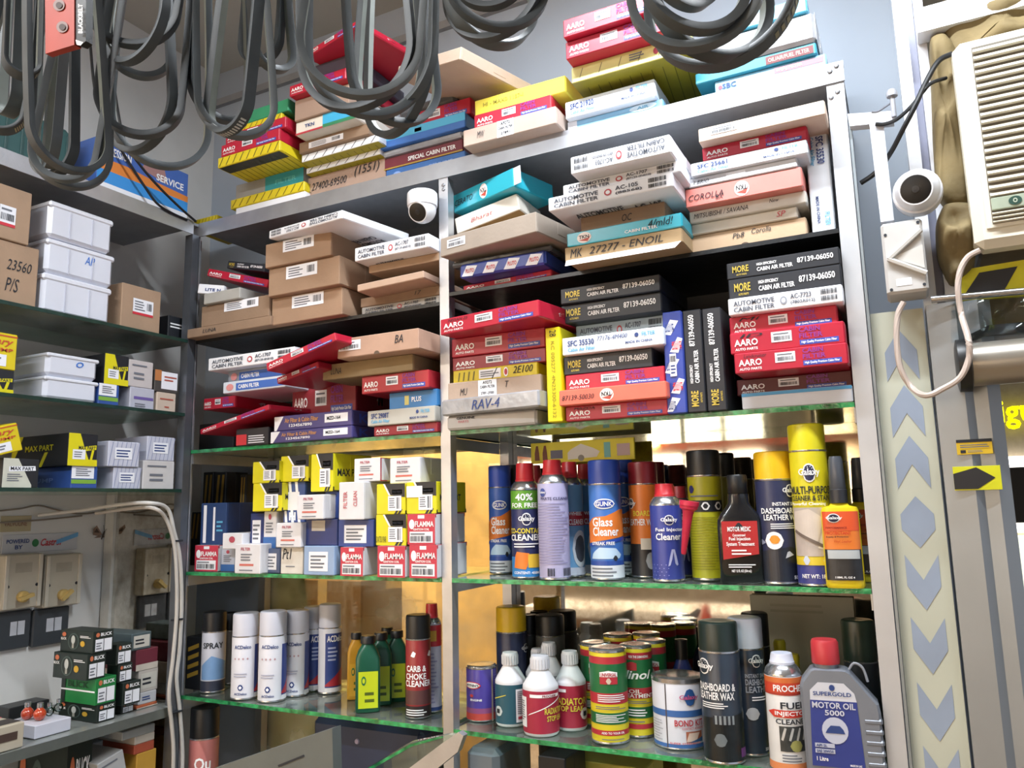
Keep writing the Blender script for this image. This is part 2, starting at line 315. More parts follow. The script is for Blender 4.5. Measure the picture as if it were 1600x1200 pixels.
slab('plinth', -1.6, -.3, 0, 1.6, .25, .12, M('#4a3a28'), dc); slab('glowing_front', -1.55, .2, .14, 1.55, .24, .86, lit('#ffc878', 1.5), dc); slab('top', -1.6, -.3, .88, 1.6, .28, .93, M('#6a5238'), dc)
for i in range(7): slab('divider', -1.55+i*.5, .241, .12, -1.52+i*.5, .26, .88, M('#3c2e20'), dc)
for i in range(3): slab('shelf_line', -1.55, .241, .3+i*.19, 1.55, .255, .32+i*.19, M('#5a452c'), dc)
wc = tag(empty('added_white_counter', (-.5, -4.5, 0)), 'added white counter with brown front, a bright patch in the mirror', 'counter'); slab('body', -.9, -.3, 0, .9, .25, .62, M('#8a6a4c', .6, 0, .2, 4), wc); slab('top', -.95, -.34, .63, .95, .29, .70, M('#e6e2da', .4), wc)  # counter added to put a pale patch into the mirror
co = tag(empty('traffic_cone', (.16, -4.0, 0)), 'red traffic cone standing on the arcade floor', 'cone'); MB().lathe([(.16, .03), (.13, .03), (.03, .78), (.0, .8)], 20).build('cone', M('#c0402c', .5), co, True); slab('foot', -.2, -.2, 0, .2, .2, .03, M('#a83424'), co); MB().lathe([(.104, .26), (.077, .46)], 20).build('white_band', M('#e0dcd4'), co, True)
pl = tag(empty('pendant_lamp', (-.35, -4.6, 2.1)), 'orange glowing pendant lamp hanging in the arcade', 'lamp')
MB().lathe([(.02, .12), (.06, .08), (.13, -.06), (.12, -.07), (.03, .06)], 20).build('shade', M('#b86a2c', .5), pl); MB().lathe([(0, -.09), (.06, -.06), (.07, -.02), (.02, .05)], 16).build('bulb', lit('#ffc070', 14), pl)
MB().tube([(0, 0, .12), (0, 0, .86)], .006, 6).build('cord', INK, pl)
# --- arcade seen through the opening on the right
fs = tag(empty('far_shop_front', (3.1, 4.6, 0)), 'bright far shop front with black sign and yellow lettering', 'shop')
slab('wall', -1.6, .02, 0, 2.4, .2, 2.96, M('#a79a86', .7), fs)
slab('black_sign', -1.6, -.06, 1.37, 2.4, .0, 1.72, M('#17140f', .4, 0, 0), fs)
s_ = Surf(lambda u, v, o: Vector((u, -.061-o*6, v)), fs)
X0 = onY(1560, 648, 4.6); X1 = onY(1640, 640, 4.6); s_.text('igue', X0.x-3.1, onY(1570, 671, 4.5).z, X1.x-3.1, onY(1570, 625, 4.5).z, lit('#e9e400', 1.6), name='lit_letters'); s_.done()
for k, (z0, z1) in enumerate(((1.72, 1.79), (1.31, 1.37))): slab('light_strip', -1.6, -.05, z0, 2.4, .0, z1, lit('#fffaf0', 2.2), fs)
for k in range(4):
    pn = slab('window_pane', -1.5+k*.95, -.03, .72, -1.5+k*.95+.86, .0, 1.29, lit(('#dfe3cf', '#e9e4d2', '#cfd8c4', '#e4ded0')[k], .8), fs)
slab('lower_panel', -1.6, -.05, .0, 2.4, .0, .66, M('#4b3a2e', .5), fs)
for k in range(7): slab('stacked_goods', -1.5+k*.5, -.2, .45, -1.5+k*.5+.42, -.06, .45+.12+.05*(k % 3), M(('#8c3b30', '#b09a70', '#5c4a3a')[k % 3]), fs)
# ================================================================== cartons
def face_surf(root, w, d, h, f):
    o, U, V, N, a, b = {'F': ((-w/2, -d/2, 0), (1,0,0), (0,0,1), (0,-1,0), w, h), 'R': ((w/2, -d/2, 0), (0,1,0), (0,0,1), (1,0,0), d, h),
        'L': ((-w/2, d/2, 0), (0,-1,0), (0,0,1), (-1,0,0), d, h), 'B': ((-w/2, d/2, 0), (1,0,0), (0,-1,0), (0,0,-1), w, d), 'T': ((-w/2, -d/2, h), (1,0,0), (0,1,0), (0,0,1), w, d)}[f]
    o, U, V, N = map(Vector, (o, U, V, N)); return Surf(lambda u, v, off: o+U*(u*a)+V*(v*b)+N*off, root)
class Carton: pass
DBG = False
def carton(name, label, cat, mat, u0, b0, t0, u1, b1, t1, Y, d, on=None, plane='Y', Y1=None, tilt=False, group=None, base=None, bevel=.0016, flap=True, mb=None, h_min=.008, free=False, top=None, fixY=False):
    pj = onY if plane == 'Y' else onX
    zs = on.top if on is not None else base
    if zs is not None and zs > 1.95 and plane == 'Y' and not tilt and not fixY:      # rest on what carries it: solve for how far it juts out
        Ya = (onZ(u0, b0, zs).y+onZ(u1, b1, zs).y)/2; Ya = max(Y-.07, min(Y+.05, Ya)); Ya = max(-.16, min(.06, Ya)); Y1 = None if Y1 is None else Y1+Ya-Y; Y = Ya
    Y1 = Y if Y1 is None else Y1
    BL, BR, TL, TR = pj(u0, b0, Y), pj(u1, b1, Y1), pj(u0, t0, Y), pj(u1, t1, Y1)
    if tilt:
        U = (BR-BL).normalized(); V = (Vector((0,0,1))-U*U.z).normalized(); N = U.cross(V)
        r = ray(u0, t0); TL = CAM+r*((BL-CAM).dot(N)/r.dot(N)); h = max((TL-BL).dot(V), h_min); w_ = (BR-BL).length; org = BL
    else:
        zb = (BL.z+BR.z)/2 if base is None else base
        if on is not None:
            if DBG: print('STACK %-60s dz %.4f h %.4f' % (label[:60], zb-on.top, (TL.z+TR.z)/2-on.top))
            zb = on.top
        zt = (TL.z+TR.z)/2 if top is None else top; U = Vector((BR.x-BL.x, BR.y-BL.y, 0)); w_ = U.length; U.normalize(); V = Vector((0,0,1)); h = max(zt-zb-.0003, h_min)
        org = Vector((BL.x, BL.y, zb+.0003))
        if plane == 'Y' and Y1 == Y and zb < 2.26 and not free and 0 < (BL.x+BR.x)/2 < 1.54:      # keep clear of the posts of its bay
            lo, hi = (.004, .7355) if (BL.x+BR.x)/2 < .75 else (.7615, 1.5305)
            nl, nr = max(BL.x, lo), min(BR.x, hi); org.x = nl; w_ = nr-nl
            if zb > 1.95: h = min(h, 2.286-zb)
    D = V.cross(U)
    mw = Matrix(((U.x, D.x, V.x, 0), (U.y, D.y, V.y, 0), (U.z, D.z, V.z, 0), (0,0,0,1))); c = org+U*(w_/2)+D*(d/2); mw.translation = c
    o = (mb or MB()).bbox(-w_/2, -d/2, 0, w_/2, d/2, h, bevel).build(name, mat); o.matrix_world = mw; tag(o, label, cat, group)
    k = Carton(); k.o = o; k.w = w_; k.h = h; k.d = d; k.top = org.z+h; k.S = lambda f: face_surf(o, w_, d, h, f)
    if flap:
        q = .0007; fm = MB().bbox(w_/2-.0002, -d/2+.004, .002, w_/2+q, d/2-.004, h-.0015, .0005)
        fm.bbox(w_/2+q-.0002, -d*.08, h*.35, w_/2+q+.0005, d*.08, h-.0015, .0003); fm.build('end_flap', mat, o)
    return k
def hand(S, t, u0, v0, u1, v1, mat=None, rot=0): S.text(t, u0, v0, u1, v1, mat or INK, rot, bold=False, shear=.25, name='handwriting'); return S
G_AARO = 'red cabin filter boxes'
def aaro(label, *a, note=None, mat=None, **k):
    c = carton('cabin_filter_box', label, 'box', mat or RED, *a, **k); S = c.S('F')
    S.text('AARO', .04, .34, .255, .66, INKW); S.text('AUTO PARTS', .045, .13, .25, .25, INKW)
    S.sticker(.375, .36, .555, .84); S.text('CABIN', .62, .70, .80, .93, PURPLE); S.text('FILTER', .62, .42, .82, .64, PURPLE)
    S.rect(.62, .11, .95, .34, BLUE, 'blue_strip'); S.text('High Quality Premium Cabin Filter', .635, .15, .935, .29, INKW)
    if note: hand(S, note, .09, .72, .30, .90)
    S.done(); E = c.S('R'); E.rect(.30, .30, .62, .75, BLUE, 'blue_patch'); E.text('fi', .40, .38, .52, .66, INKW); E.done(); return c
def more(label, *a, vert=False, **k):
    c = carton('cabin_filter_box', label, 'box', BLACK, *a, **k); S = c.S('F')
    T = (lambda t, u0, v0, u1, v1, m: S.text(t, 1-v1, u0, 1-v0, u1, m, 90)) if vert else (lambda t, u0, v0, u1, v1, m: S.text(t, u0, v0, u1, v1, m))
    T('MORE', .055, .36, .205, .76, GOLD); T('AUTO PARTS', .09, .16, .185, .27, GOLD); T('HIGH EFFICIENCY', .28, .60, .46, .76, INKW)
    T('CABIN AIR FILTER', .28, .26, .60, .50, INKW); T('87139-06050', .64, .40, .95, .72, INKW); S.done(); return c
def auto(label, *a, rot=0, code='AC-1707', code2='87139-0N010', mat=None, ink=None, dot='#b23a44', **k):
    c = carton('cabin_filter_box', label, 'box', mat or WHITE, *a, **k); ink = ink or M('#4a4f5c', .6, 0, 0)
    for f in ('F', 'B'):
        S = c.S(f); fl = (rot == 180) != (f == 'B' and False)
        if fl: T = lambda t, u0, v0, u1, v1, m=ink: S.text(t, 1-u1, 1-v1, 1-u0, 1-v0, m, 180)
        else: T = lambda t, u0, v0, u1, v1, m=ink: S.text(t, u0, v0, u1, v1, m)
        if f == 'F':
            T('AUTOMOTIVE', .05, .50, .42, .80); T('CABIN FILTER', .05, .14, .42, .42); q = (lambda x: 1-x) if fl else (lambda x: x)
            S.disc(q(.50), .5, .03, .24, M(dot, .5, 0, 0)); S.disc(q(.50), .5, .018, .14, mat or WHITE, off=.0012)
            T(code, .56, .52, .74, .82); T('('+code2+')', .56, .18, .77, .42); S.bars(min(q(.82), q(.96)), .55, max(q(.82), q(.96)), .85); S.bars(min(q(.82), q(.96)), .18, max(q(.82), q(.96)), .45)
        else: T('AUTOMOTIVE', .15, .74, .55, .84); T('CABIN FILTER', .15, .60, .55, .70); T(code, .62, .64, .85, .8)
        S.done()
    return c
def sfc(label, *a, code='SFC 35530', mat=None, vert=False, note=None, **k):
    c = carton('cabin_filter_box', label, 'box', mat or M('#dfe6ee', .5, 0, .04), *a, **k); S = c.S('F')
    T = (lambda t, u0, v0, u1, v1, m, n=None: S.text(t, v0, 1-u1, v1, 1-u0, m, -90)) if vert else (lambda t, u0, v0, u1, v1, m: S.text(t, u0, v0, u1, v1, m))
    T(code, .06, .46, .33, .80, NAVYINK); T('Cabin Air Filter', .06, .16, .34, .38, CYANINK); T('FILTER', .80, .60, .93, .82, CYANINK); T('MADE IN CHINA', .64, .26, .90, .40, NAVYINK)
    if not vert: S.disc(.75, .7, .02, .12, NAVYINK)
    if note: hand(S, note, .36, .60, .66, .86, NAVYINK)
    S.done(); return c
def tkn(label, *a, mat=None, flip=True, note=None, sub=None, at_u=.44, **k):
    c = carton('cabin_filter_box', label, 'box', mat, *a, **k); S = c.S('F')
    S.disc(at_u, .48, .065, .40, M('#f0e6e2', .5, 0, 0), 'logo_patch', .0007); S.poly([(at_u-.05, .3), (at_u+.03, .16), (at_u+.065, .62), (at_u+.04, .42)], M('#b84a3c', .5, 0, 0), 'logo_swoosh', .001)
    S.text('TKN', at_u-.048, .40, at_u+.045, .66, INK, 180 if flip else 0)
    if sub: S.text(sub, .52, .2, .80, .42, INKW)
    if note: hand(S, note, .03, .30, .34, .62)
    S.done(); return c
def brown(label, *a, mat=None, stick=None, notes=(), notch=False, name='cardboard_box', sf='F', red=False, **k):
    c = carton(name, label, 'box', mat or KRAFT, *a, **k); S = c.S('F')
    if stick: S.sticker(*stick, code=(stick[2]-stick[0]) < .3, red=red)
    for t, u0, v0, u1, v1 in notes: hand(S, t, u0, v0, u1, v1)
    if notch: S.poly([(.5+.035*math.cos(math.pi*i/10), .16*math.sin(math.pi*i/10)) for i in range(11)], M('#5c4a3c'), 'finger_notch')
    S.done(); return c
def plain(label, mat, *a, name='cabin_filter_box', paint=None, **k):
    c = carton(name, label, 'box', mat, *a, **k)
    if paint: paint(c)
    return c
def ticks(S, n=9, mat=None, v0=.1, v1=.9, lean=.03, wd=.012):
    for i in range(n):
        u = (i+.5)/n; S.poly([(u-lean, v0), (u-lean+wd, v0), (u+lean+wd, v1), (u+lean, v1)], mat or INK, 'printed_tick')
    return S
YEL = M('#d8c41e', .45, 0, .08); YELB = M('#f0e25a', .45, 0, .05); TEAL = M('#2aa3b8', .28, 0, .12, 8, coat=.4); SKY = M('#3fa9d6', .4, 0, .06); SALM = M('#e2705c', .45, 0, .06); BLU = M('#3667a8', .4, 0, .1); BAG = M('#55585c', .25, .1, .3, 12, .9, 30); SILV = M('#a9abb0', .25, .2, .35, 14, .6, 25)
CREAM = M('#d9d3c8', .6, 0, .05); GREYB = M('#a8a7a2', .5, 0, .08)
DECK = 2.299
def pluto(c, f='F', vert=True):
    S = c.S(f); wt = M('#e4e7f0', .5, 0, 0); rd = M('#c8303c', .5, 0, 0)
    if vert:
        for i, v in enumerate((.02, .20, .40, .60, .78)):
            sh = (-.25, .15, -.2, .2, -.15)[i]
            S.poly([(max(0, .1+sh), v), (min(1, .55+sh), v-.015 if v > .02 else v), (min(1, .98+sh), v+.12), (max(0, .55+sh), v+.14)], wt, 'label_patch')
            S.text('PLUTO', max(.08, .22+sh), v+.02, min(.95, .75+sh), v+.10, rd if i % 2 else NAVYINK, 90)
    else:
        for i in range(4):
            u = .03+i*.25; S.poly([(u, .1), (u+.13, .05), (u+.19, .75), (u+.06, .85)], wt, 'label_patch'); S.text('PLUTO', u+.05, .3, u+.15, .6, rd)
    S.done()
PLU = M('#3448a0', .4, 0, .12)
# ---------- right bay, shelf under the top: left pile
a = aaro('red cabin filter box lying under the crumpled blue patterned carton', 724, 464, 447, 862, 446, 420, -.035, .17, base=ZU+TH, Y1=-.05)
b = plain('crumpled blue carton with white diagonal name patches, on a red box', PLU, 718, 436, 414, 852, 412, 390, -.02, .17, on=a, paint=lambda c: pluto(c, vert=False), bevel=.004, name='crumpled_carton')
c_ = plain('black plastic bag wrapped flat around a filter, beneath the cardboard tray box', BAG, 706, 418, 408, 862, 392, 384, -.01, .19, on=b, bevel=.006, flap=False, name='wrapped_filter')
d_ = brown('grey-brown cardboard box with white sticker sticking out past the aluminium post', 688, 402, 373, 838, 362, 328, -.05, .17, tilt=True, Y1=-.095, stick=(.08, .35, .28, .8), mat=M('#a0958a', .85, 0, .08, 14, .1, 150))
e_ = plain('worn white carton with orange-brown underside beneath the open teal box', CREAM, 714, 366, 340, 812, 327, 303, .03, .12, tilt=True, paint=lambda c: (c.S('B').rect(.01, .01, .99, .99, M('#a98452', .7), 'kraft_underside').done(), c.S('F').text('Bharat', .25, .35, .6, .6, M('#b05a60', .6, 0, 0), bold=False, shear=.3).done()))
t_ = tkn('teal filter box with open white flap lying tilted on top of the pile', 709, 333, 305, 803, 291, 262, .05, .13, Y1=.0, tilt=True, mat=TEAL, note='CERATO', at_u=.52)
fl = MB().bbox(t_.w/2+.0008, -t_.d/2, .002, t_.w/2+.02, -t_.d/2+.0012, t_.h-.002, .0004).build('open_flap', WHITE, t_.o)
# right bay, middle pile
a = brown('brown cardboard box with handwritten part number and open white flap, under the teal box', 883, 407, 385, 1066, 381, 357, -.07, .2, base=ZU+TH, notes=(('27277 - ENOIL', .22, .25, .85, .75), ('MK', .05, .2, .16, .8)), mat=M('#a78f6c', .85, 0, .08, 14, .1, 150))
mbf = MB(); mbf.add([(-.49*a.w, -a.d/2-.001, .001), (.49*a.w, -a.d/2-.001, .001), (.46*a.w, -a.d/2-.018, -.014), (-.47*a.w, -a.d/2-.018, -.014)], [(0, 1, 2, 3)]); mbf.add([v+Vector((0, .001, .0012)) for v in mbf.v], [(3, 2, 1, 0)])
mbf.f += [(0, 4, 5, 1), (1, 5, 6, 2), (2, 6, 7, 3), (3, 7, 4, 0)]; mbf.build('open_flap', M('#e6ddd6', .6), a.o)
b = tkn('glossy teal filter box wrapped in film, between brown cardboard boxes', 886, 384, 363, 1066, 356, 334, -.06, .2, on=a, mat=TEAL, flip=False, at_u=.16, sub='CABIN FILTER', note=None)
S = b.S('F'); hand(S, '4/mld!', .72, .3, .93, .85); S.done()
d_ = brown('dark brown cardboard box squeezed between the teal box and white boxes', 908, 362, 338, 1040, 340, 316, .02, .2, on=b, mat=KRAFTD, notes=(('OC', .5, .3, .62, .7),))
e_ = auto('white cabin filter box with long grey underside, lowest of the three white ones', 857, 327, 307, 1051, 295, 271, -.10, .24, on=d_, code='AC-105', code2='88568')
f_ = auto('white cabin filter box with red dot, middle of the three white ones', 880, 305, 288, 1062, 270, 252, -.065, .22, on=e_)
g_ = auto('white cabin filter box with upside-down lettering under the top rail', 892, 271, 244, 1048, 240, 211, -.10, .24, on=f_, rot=180, code='AC-1703')
# right bay, right pile
a = brown('light cardboard box with a finger notch, lowest of the pile beside an upright white box', 1074, 398, 371, 1261, 367, 338, -.02, .2, base=ZU+TH, notch=True, notes=(('Pb8', .40, .45, .5, .75), ('Corolla', .56, .55, .72, .85)), mat=M('#c2a78a', .85, 0, .08, 14, .1, 150))
b = plain('thin cream filter box with red scribble lying on the notched cardboard box', CREAM, 1076, 370, 352, 1246, 338, 322, -.005, .2, on=a, paint=lambda c: hand(c.S('F'), 'SP', .82, .3, .9, .8, M('#d0485a')).done())
b2 = plain('white filter box with long black handwriting under the salmon box', M('#d6d3cc', .5, 0, .04), 1078, 350, 331, 1260, 316, 297, -.015, .2, on=b, paint=lambda c: (lambda S: (hand(S, 'MITSUBISHI / SAVANA', .04, .3, .52, .7), hand(S, 'New', .70, .5, .78, .8), S.done()))(c.S('F')))
d_ = tkn('salmon pink filter box with upside-down logo under the top shelf', 1072, 326, 294, 1254, 290, 262, -.03, .2, on=b2, mat=M('#e0857c', .45, 0, .06), note='COROLLA', at_u=.50)
S = d_.S('F'); hand(S, 'BX', .27, .16, .34, .42); S.done()
e_ = plain('thin greyish white filter box lying on the salmon pink box', M('#cfd0d6', .5, 0, .05), 1076, 291, 275, 1246, 264, 251, -.015, .2, on=d_, paint=lambda c: hand(c.S('F'), '1 BRIO', .05, .25, .2, .65).rect(.36, .2, .54, .8, STICK, 'sticker').done())
f_ = sfc('white cabin filter box with pale blue print beneath a red box', 1080, 273, 252, 1262, 243, 221, -.03, .2, on=e_, code='SFC 25661')
g_ = aaro('red cabin filter box under the cardboard box below the top rail', 1098, 249, 227, 1262, 222, 200, -.015, .2, on=f_)
h_ = brown('long cardboard box with white sticker topmost under the door end of the rail', 1092, 221, 198, 1294, 180, 158, -.03, .2, on=g_, stick=(.1, .35, .32, .85), mat=M('#d6bfae', .85, 0, .05, 14, .1, 150))
sfc('white filter box standing upright against the door-side post', 1270, 366, 203, 1306, 364, 200, -.03, .2, base=ZU+TH, vert=True)
# ---------- right bay, shelf of black and red boxes: left pile
L1 = Z1+TH
a = plain('rumpled grey-white filter box at the bottom of the pile by the middle post', M('#b9b8b8', .4, 0, .12, 10, .4, 20), 698, 676, 650, 838, 664, 640, -.02, .2, base=L1, bevel=.004, paint=lambda c: c.S('F').text('GENUINE', .12, .7, .33, .88).text('PARTS', .14, .45, .26, .62, M('#c07a80', .6, 0, 0)).done())
b = plain('silver plastic wrapped filter with marker writing in the pile by the middle post', SILV, 690, 650, 622, 842, 638, 612, -.03, .2, on=a, Y1=-.055, bevel=.003, paint=lambda c: hand(c.S('F'), 'RAV-4', .33, .2, .62, .8, NAVYINK).done(), name='wrapped_filter')
d_ = brown('cardboard filter box with printed white label, under a yellow box', 700, 622, 597, 846, 612, 586, -.02, .2, on=b, mat=M('#b09c8c', .85, 0, .08, 14, .1, 150), notes=(('MU', .14, .2, .22, .6), ('T', .63, .45, .67, .8)))
S = d_.S('F'); S.rect(.34, .05, .54, .98, STICK, 'sticker', .0009); S.text('A9272', .39, .74, .49, .92); S.text('CABIN FILTER', .36, .50, .52, .66); S.text('27891-2F000', .37, .14, .51, .30); S.done()
def yelf(c):
    S = c.S('F'); ticks(S.text('2E100', .72, .3, .95, .85, INK, bold=False, shear=.3), 1); S.rect(.32, .15, .58, .85, STICK, 'sticker'); S.lines(.34, .25, .56, .75, 3); S.disc(.64, .5, .028, .36, INKW); S.disc(.64, .5, .018, .25, M('#b03040', .5, 0, 0), off=.0012)
    for i in range(4): S.poly([(.06+i*.06, .1), (.075+i*.06, .1), (.09+i*.06, .8), (.075+i*.06, .8)], M('#6b6420'), 'printed_tick')
    S.done()
e_ = plain('yellow filter box with sticker and marker writing in the pile by the middle post', M('#cdb820', .45, 0, .08), 708, 596, 580, 840, 581, 565, -.01, .2, on=d_, paint=yelf)
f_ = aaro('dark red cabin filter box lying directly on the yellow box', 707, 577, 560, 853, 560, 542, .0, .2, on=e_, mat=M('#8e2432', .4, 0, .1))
g_ = aaro('shaded red cabin filter box, second from the top of its pile by the middle post', 706, 560, 528, 852, 543, 513, -.005, .2, on=f_, mat=M('#a82034', .4, 0, .1))  # darker red: shade put into the box colour
h_ = aaro('red cabin filter box on top of the pile, sticking out past the middle post', 688, 522, 494, 842, 506, 474, -.05, .17, on=g_, Y1=-.09, note='NISSAN 25')
plain('bright yellow filter box standing upright between two piles', M('#e6d60c', .45, 0, .05), 856, 661, 511, 879, 660, 511, -.03, .2, base=L1, paint=lambda c: c.S('F').text('KC 005277 4N25300-6132', .38, .04, .62, .85, M('#8a7d10'), -90, bold=False).text('28', .3, .90, .75, .97, INK, -90, bold=False).done())
# middle pile
a = aaro('red cabin filter box lying on the glass under the salmon box', 884, 659, 636, 1044, 650, 623, -.02, .2, base=L1, note='MAZDA')
b = tkn('salmon filter box with handwritten number and upside-down logo', 874, 635, 611, 1042, 621, 594, -.04, .2, on=a, mat=SALM, note='87139-50030', at_u=.46)
d_ = aaro('red cabin filter box lying on the salmon box', 884, 609, 587, 1039, 594, 571, -.02, .2, on=b)
e_ = more('black cabin filter box with gold logo beneath the white one with blue number', 881, 586, 560, 1020, 570, 541, -.02, .2, on=d_)
f_ = sfc('white cabin filter box with blue number between black boxes', 879, 559, 529, 1037, 541, 509, -.035, .2, on=e_, note='77176-4M400')
g_ = auto('shaded white cabin filter box tucked behind the blue patterned upright box', 900, 522, 509, 1040, 506, 492, .03, .2, on=f_, mat=M('#9fb0ba', .5, 0, .05))  # white greyed, its shade put into the colour
h_ = more('black cabin filter box with gold logo, second of the upper pair in the middle pile', 877, 499, 473, 1034, 487, 461, .0, .2, on=g_)
more('black cabin filter box with gold logo, topmost of the middle pile', 876, 472, 446, 1032, 456, 434, -.01, .2, on=h_)
c = plain('blue upright box covered with white diagonal name patches', PLU, 1043, 648, 487, 1073, 645, 484, -.02, .2, base=L1, paint=pluto)
S = c.S('F'); S.rect(.28, .36, .62, .58, STICK, 'sticker', .0016); S.bars(.3, .5, .6, .56, off=.002); S.lines(.32, .38, .58, .48, 3, NAVYINK, off=.002); S.done()
more('black upright filter box beside the blue patterned one', 1075, 645, 485, 1104, 642, 481, -.015, .2, base=L1, vert=True)
more('black upright filter box beside the pile topped by black boxes', 1106, 642, 482, 1136, 639, 478, -.015, .2, base=L1, vert=True)
# right pile
a = plain('white filter box with blue top edge lying on the glass by the door-side post', M('#c9ced8', .5, 0, .05), 1160, 636, 612, 1335, 627, 604, .0, .2, base=L1, paint=lambda c: c.S('F').rect(0, .78, 1, .98, M('#3f8fc0', .4, 0, 0), 'blue_band').done())
b = aaro('dark red filter box in shadow just above the white and blue one', 1152, 616, 592, 1334, 606, 580, .03, .2, on=a, mat=M('#5c1c26', .45, 0, .1))  # deep shadow put into a darkened red
d_ = aaro('red cabin filter box with long marker writing, lowest of the bright three', 1149, 588, 555, 1327, 566, 532, -.04, .2, on=b, note='Landcruiser')
e_ = aaro('red cabin filter box, middle of the bright three by the door-side post', 1142, 554, 523, 1321, 535, 499, -.035, .2, on=d_, note='ID')
f_ = aaro('red cabin filter box half hidden below the white one, third of the bright three', 1141, 523, 496, 1309, 503, 476, -.015, .2, on=e_, note='Mi')
g_ = auto('white cabin filter box with circled logo beneath two black ones', 1139, 497, 463, 1320, 472, 448, -.03, .2, on=f_, code='AC-7723', code2='7803A012', dot='#8d93a0')
h_ = more('black cabin filter box lying directly on the white one by the door-side post', 1139, 462, 436, 1317, 445, 413, -.02, .2, on=g_)
more('black cabin filter box with gold logo, topmost by the door-side post', 1136, 435, 409, 1314, 417, 388, -.02, .2, on=h_)
# ---------- on top of the unit, left to right
def hatch(c, n=9, col=None, under=True, face='F'):
    ticks(c.S(face), n, col or M('#5f5a20', .6, 0, 0)).done()
    if under: ticks(c.S('B'), n+3, M('#6f6a1c', .6, 0, 0), .05, .95, .06, .008).done()
a = plain('flat white carton lowest of the pile beside the corner on top of the unit', WHITE, 368, 337, 322, 476, 315, 302, -.005, .2, base=DECK)
b = plain('yellow filter box with diagonal ticks lying on the flat white carton', YEL, 360, 322, 306, 475, 303, 290, -.02, .22, on=a, paint=lambda c: hatch(c, 10, M('#7a6a10')))
d_ = plain('grey filter box with teal half, in the corner pile on top of the unit', M('#8f8d86', .5, 0, .08), 368, 306, 283, 474, 291, 268, .05, .2, on=b, paint=lambda c: c.S('F').rect(.45, 0.02, 1, .98, M('#2f8f96', .4, 0, 0), 'teal_panel').text('FILTER', .6, .3, .9, .6, M('#5ab0b0')).done())
e_ = plain('large yellow filter box with ticked front and olive underside jutting from the corner pile', YEL, 340, 262, 249, 437, 236, 217, -.12, .26, on=d_, paint=lambda c: (hatch(c, 9, M('#4a4a20')), c.S('B').rect(.02, .86, .98, .99, M('#2e3338'), 'black_band').done()))
f_ = aaro('red cabin filter box lying on the large yellow box near the corner', 345, 248, 228, 436, 217, 200, -.10, .22, on=e_)
f2 = aaro('upper red cabin filter box near the corner, half hidden by hanging belts', 352, 228, 212, 446, 198, 180, -.08, .2, on=f_)
f3 = plain('narrow yellow box between red and green boxes near the corner', YEL, 362, 212, 204, 440, 184, 172, -.04, .2, on=f2, paint=hatch)
plain('green filter box topmost of the corner pile behind the hanging belts', M('#2f8a62', .5, 0, .08), 366, 200, 182, 450, 172, 152, -.03, .2, on=f3)
# second pile
a = brown('tall brown cardboard box with handwritten number 1551 on top of the unit', 480, 316, 276, 602, 288, 249, -.02, .22, base=DECK, notes=(('27400-69500', .06, .42, .52, .72), ('(1551)', .62, .52, .93, .95)), mat=M('#a88f80', .85, 0, .08, 14, .1, 150))
b = plain('white ticked carton with olive underside lying on the handwritten brown box', WHITE, 478, 279, 264, 594, 250, 231, -.04, .22, on=a, paint=lambda c: (hatch(c, 8, M('#4e545c')), c.S('B').rect(.0, .0, 1, 1, M('#a89c22', .5), 'olive_underside', .0004).done()))
d_ = plain('white ticked carton, upper of the two with olive undersides', WHITE, 471, 258, 240, 591, 228, 212, -.07, .22, on=b, paint=lambda c: (hatch(c, 8, M('#4e545c')), c.S('B').rect(.0, .0, 1, 1, M('#a89c22', .5), 'olive_underside', .0004).done()))
e_ = brown('brown carton with long white label above the ticked cartons', 467, 238, 220, 576, 212, 196, -.06, .2, on=d_, stick=(.15, .2, .65, .75), mat=KRAFTD)
f_ = plain('carton with white, sky blue and green panels above the brown labelled one', CREAM, 462, 209, 188, 556, 188, 168, -.07, .2, on=e_, paint=lambda c: c.S('F').rect(.46, .25, 1, 1, SKY, 'blue_panel').rect(.46, 0, 1, .25, M('#2f7d55'), 'green_panel').rect(0, 0, .46, .14, M('#b23440'), 'red_band').text('TKN', .16, .4, .32, .66, NAVYINK).done())
g_ = brown('plain brown carton between the panelled carton and red boxes', 460, 188, 156, 545, 166, 132, -.05, .2, on=f_, mat=M('#a08878', .85, 0, .08, 14, .1, 150))
h_ = aaro('lower red cabin filter box high on the second pile behind the belts', 452, 152, 136, 540, 122, 104, -.09, .2, on=g_)
h2 = plain('dark purple carton between two red boxes behind the belts', M('#45404e', .5, 0, .1), 472, 128, 108, 552, 104, 84, -.07, .2, on=h_)
aaro('highest red cabin filter box behind the widest belt loops', 478, 88, 70, 560, 65, 42, -.08, .2, on=h2, Y1=-.12)
# third pile
a = plain('royal blue filter box lying on the rail above the white camera', BLU, 603, 286, 265, 727, 257, 236, -.02, .2, base=DECK, paint=lambda c: c.S('F').text('GENUINE', .55, .35, .85, .6, M('#7fa0d8')).disc(.15, .5, .05, .2, M('#7fa0d8')).done())
b = plain('dark maroon filter box with white lettering above the royal blue one', M('#6e2533', .45, 0, .1), 600, 266, 249, 723, 238, 216, -.02, .2, on=a, paint=lambda c: c.S('F').text('SPECIAL CABIN FILTER', .32, .3, .92, .66, INKW).rect(0, 0, 1, .12, M('#a88a3a'), 'gold_band').done())
d_ = plain('box wrapped in dull grey plastic above the maroon one', SILV, 597, 250, 237, 722, 219, 203, -.03, .2, on=b, bevel=.004, name='wrapped_filter')
e_ = plain('blue filter box with bright sky-blue top band, third pile', M('#3f74c4', .4, 0, .06), 594, 236, 214, 727, 205, 172, -.04, .2, on=d_, paint=lambda c: c.S('F').rect(0, .45, 1, 1, M('#55b4e0', .35, 0, 0), 'sky_band').rect(.42, .55, .5, .8, STICK, 'sticker').done())
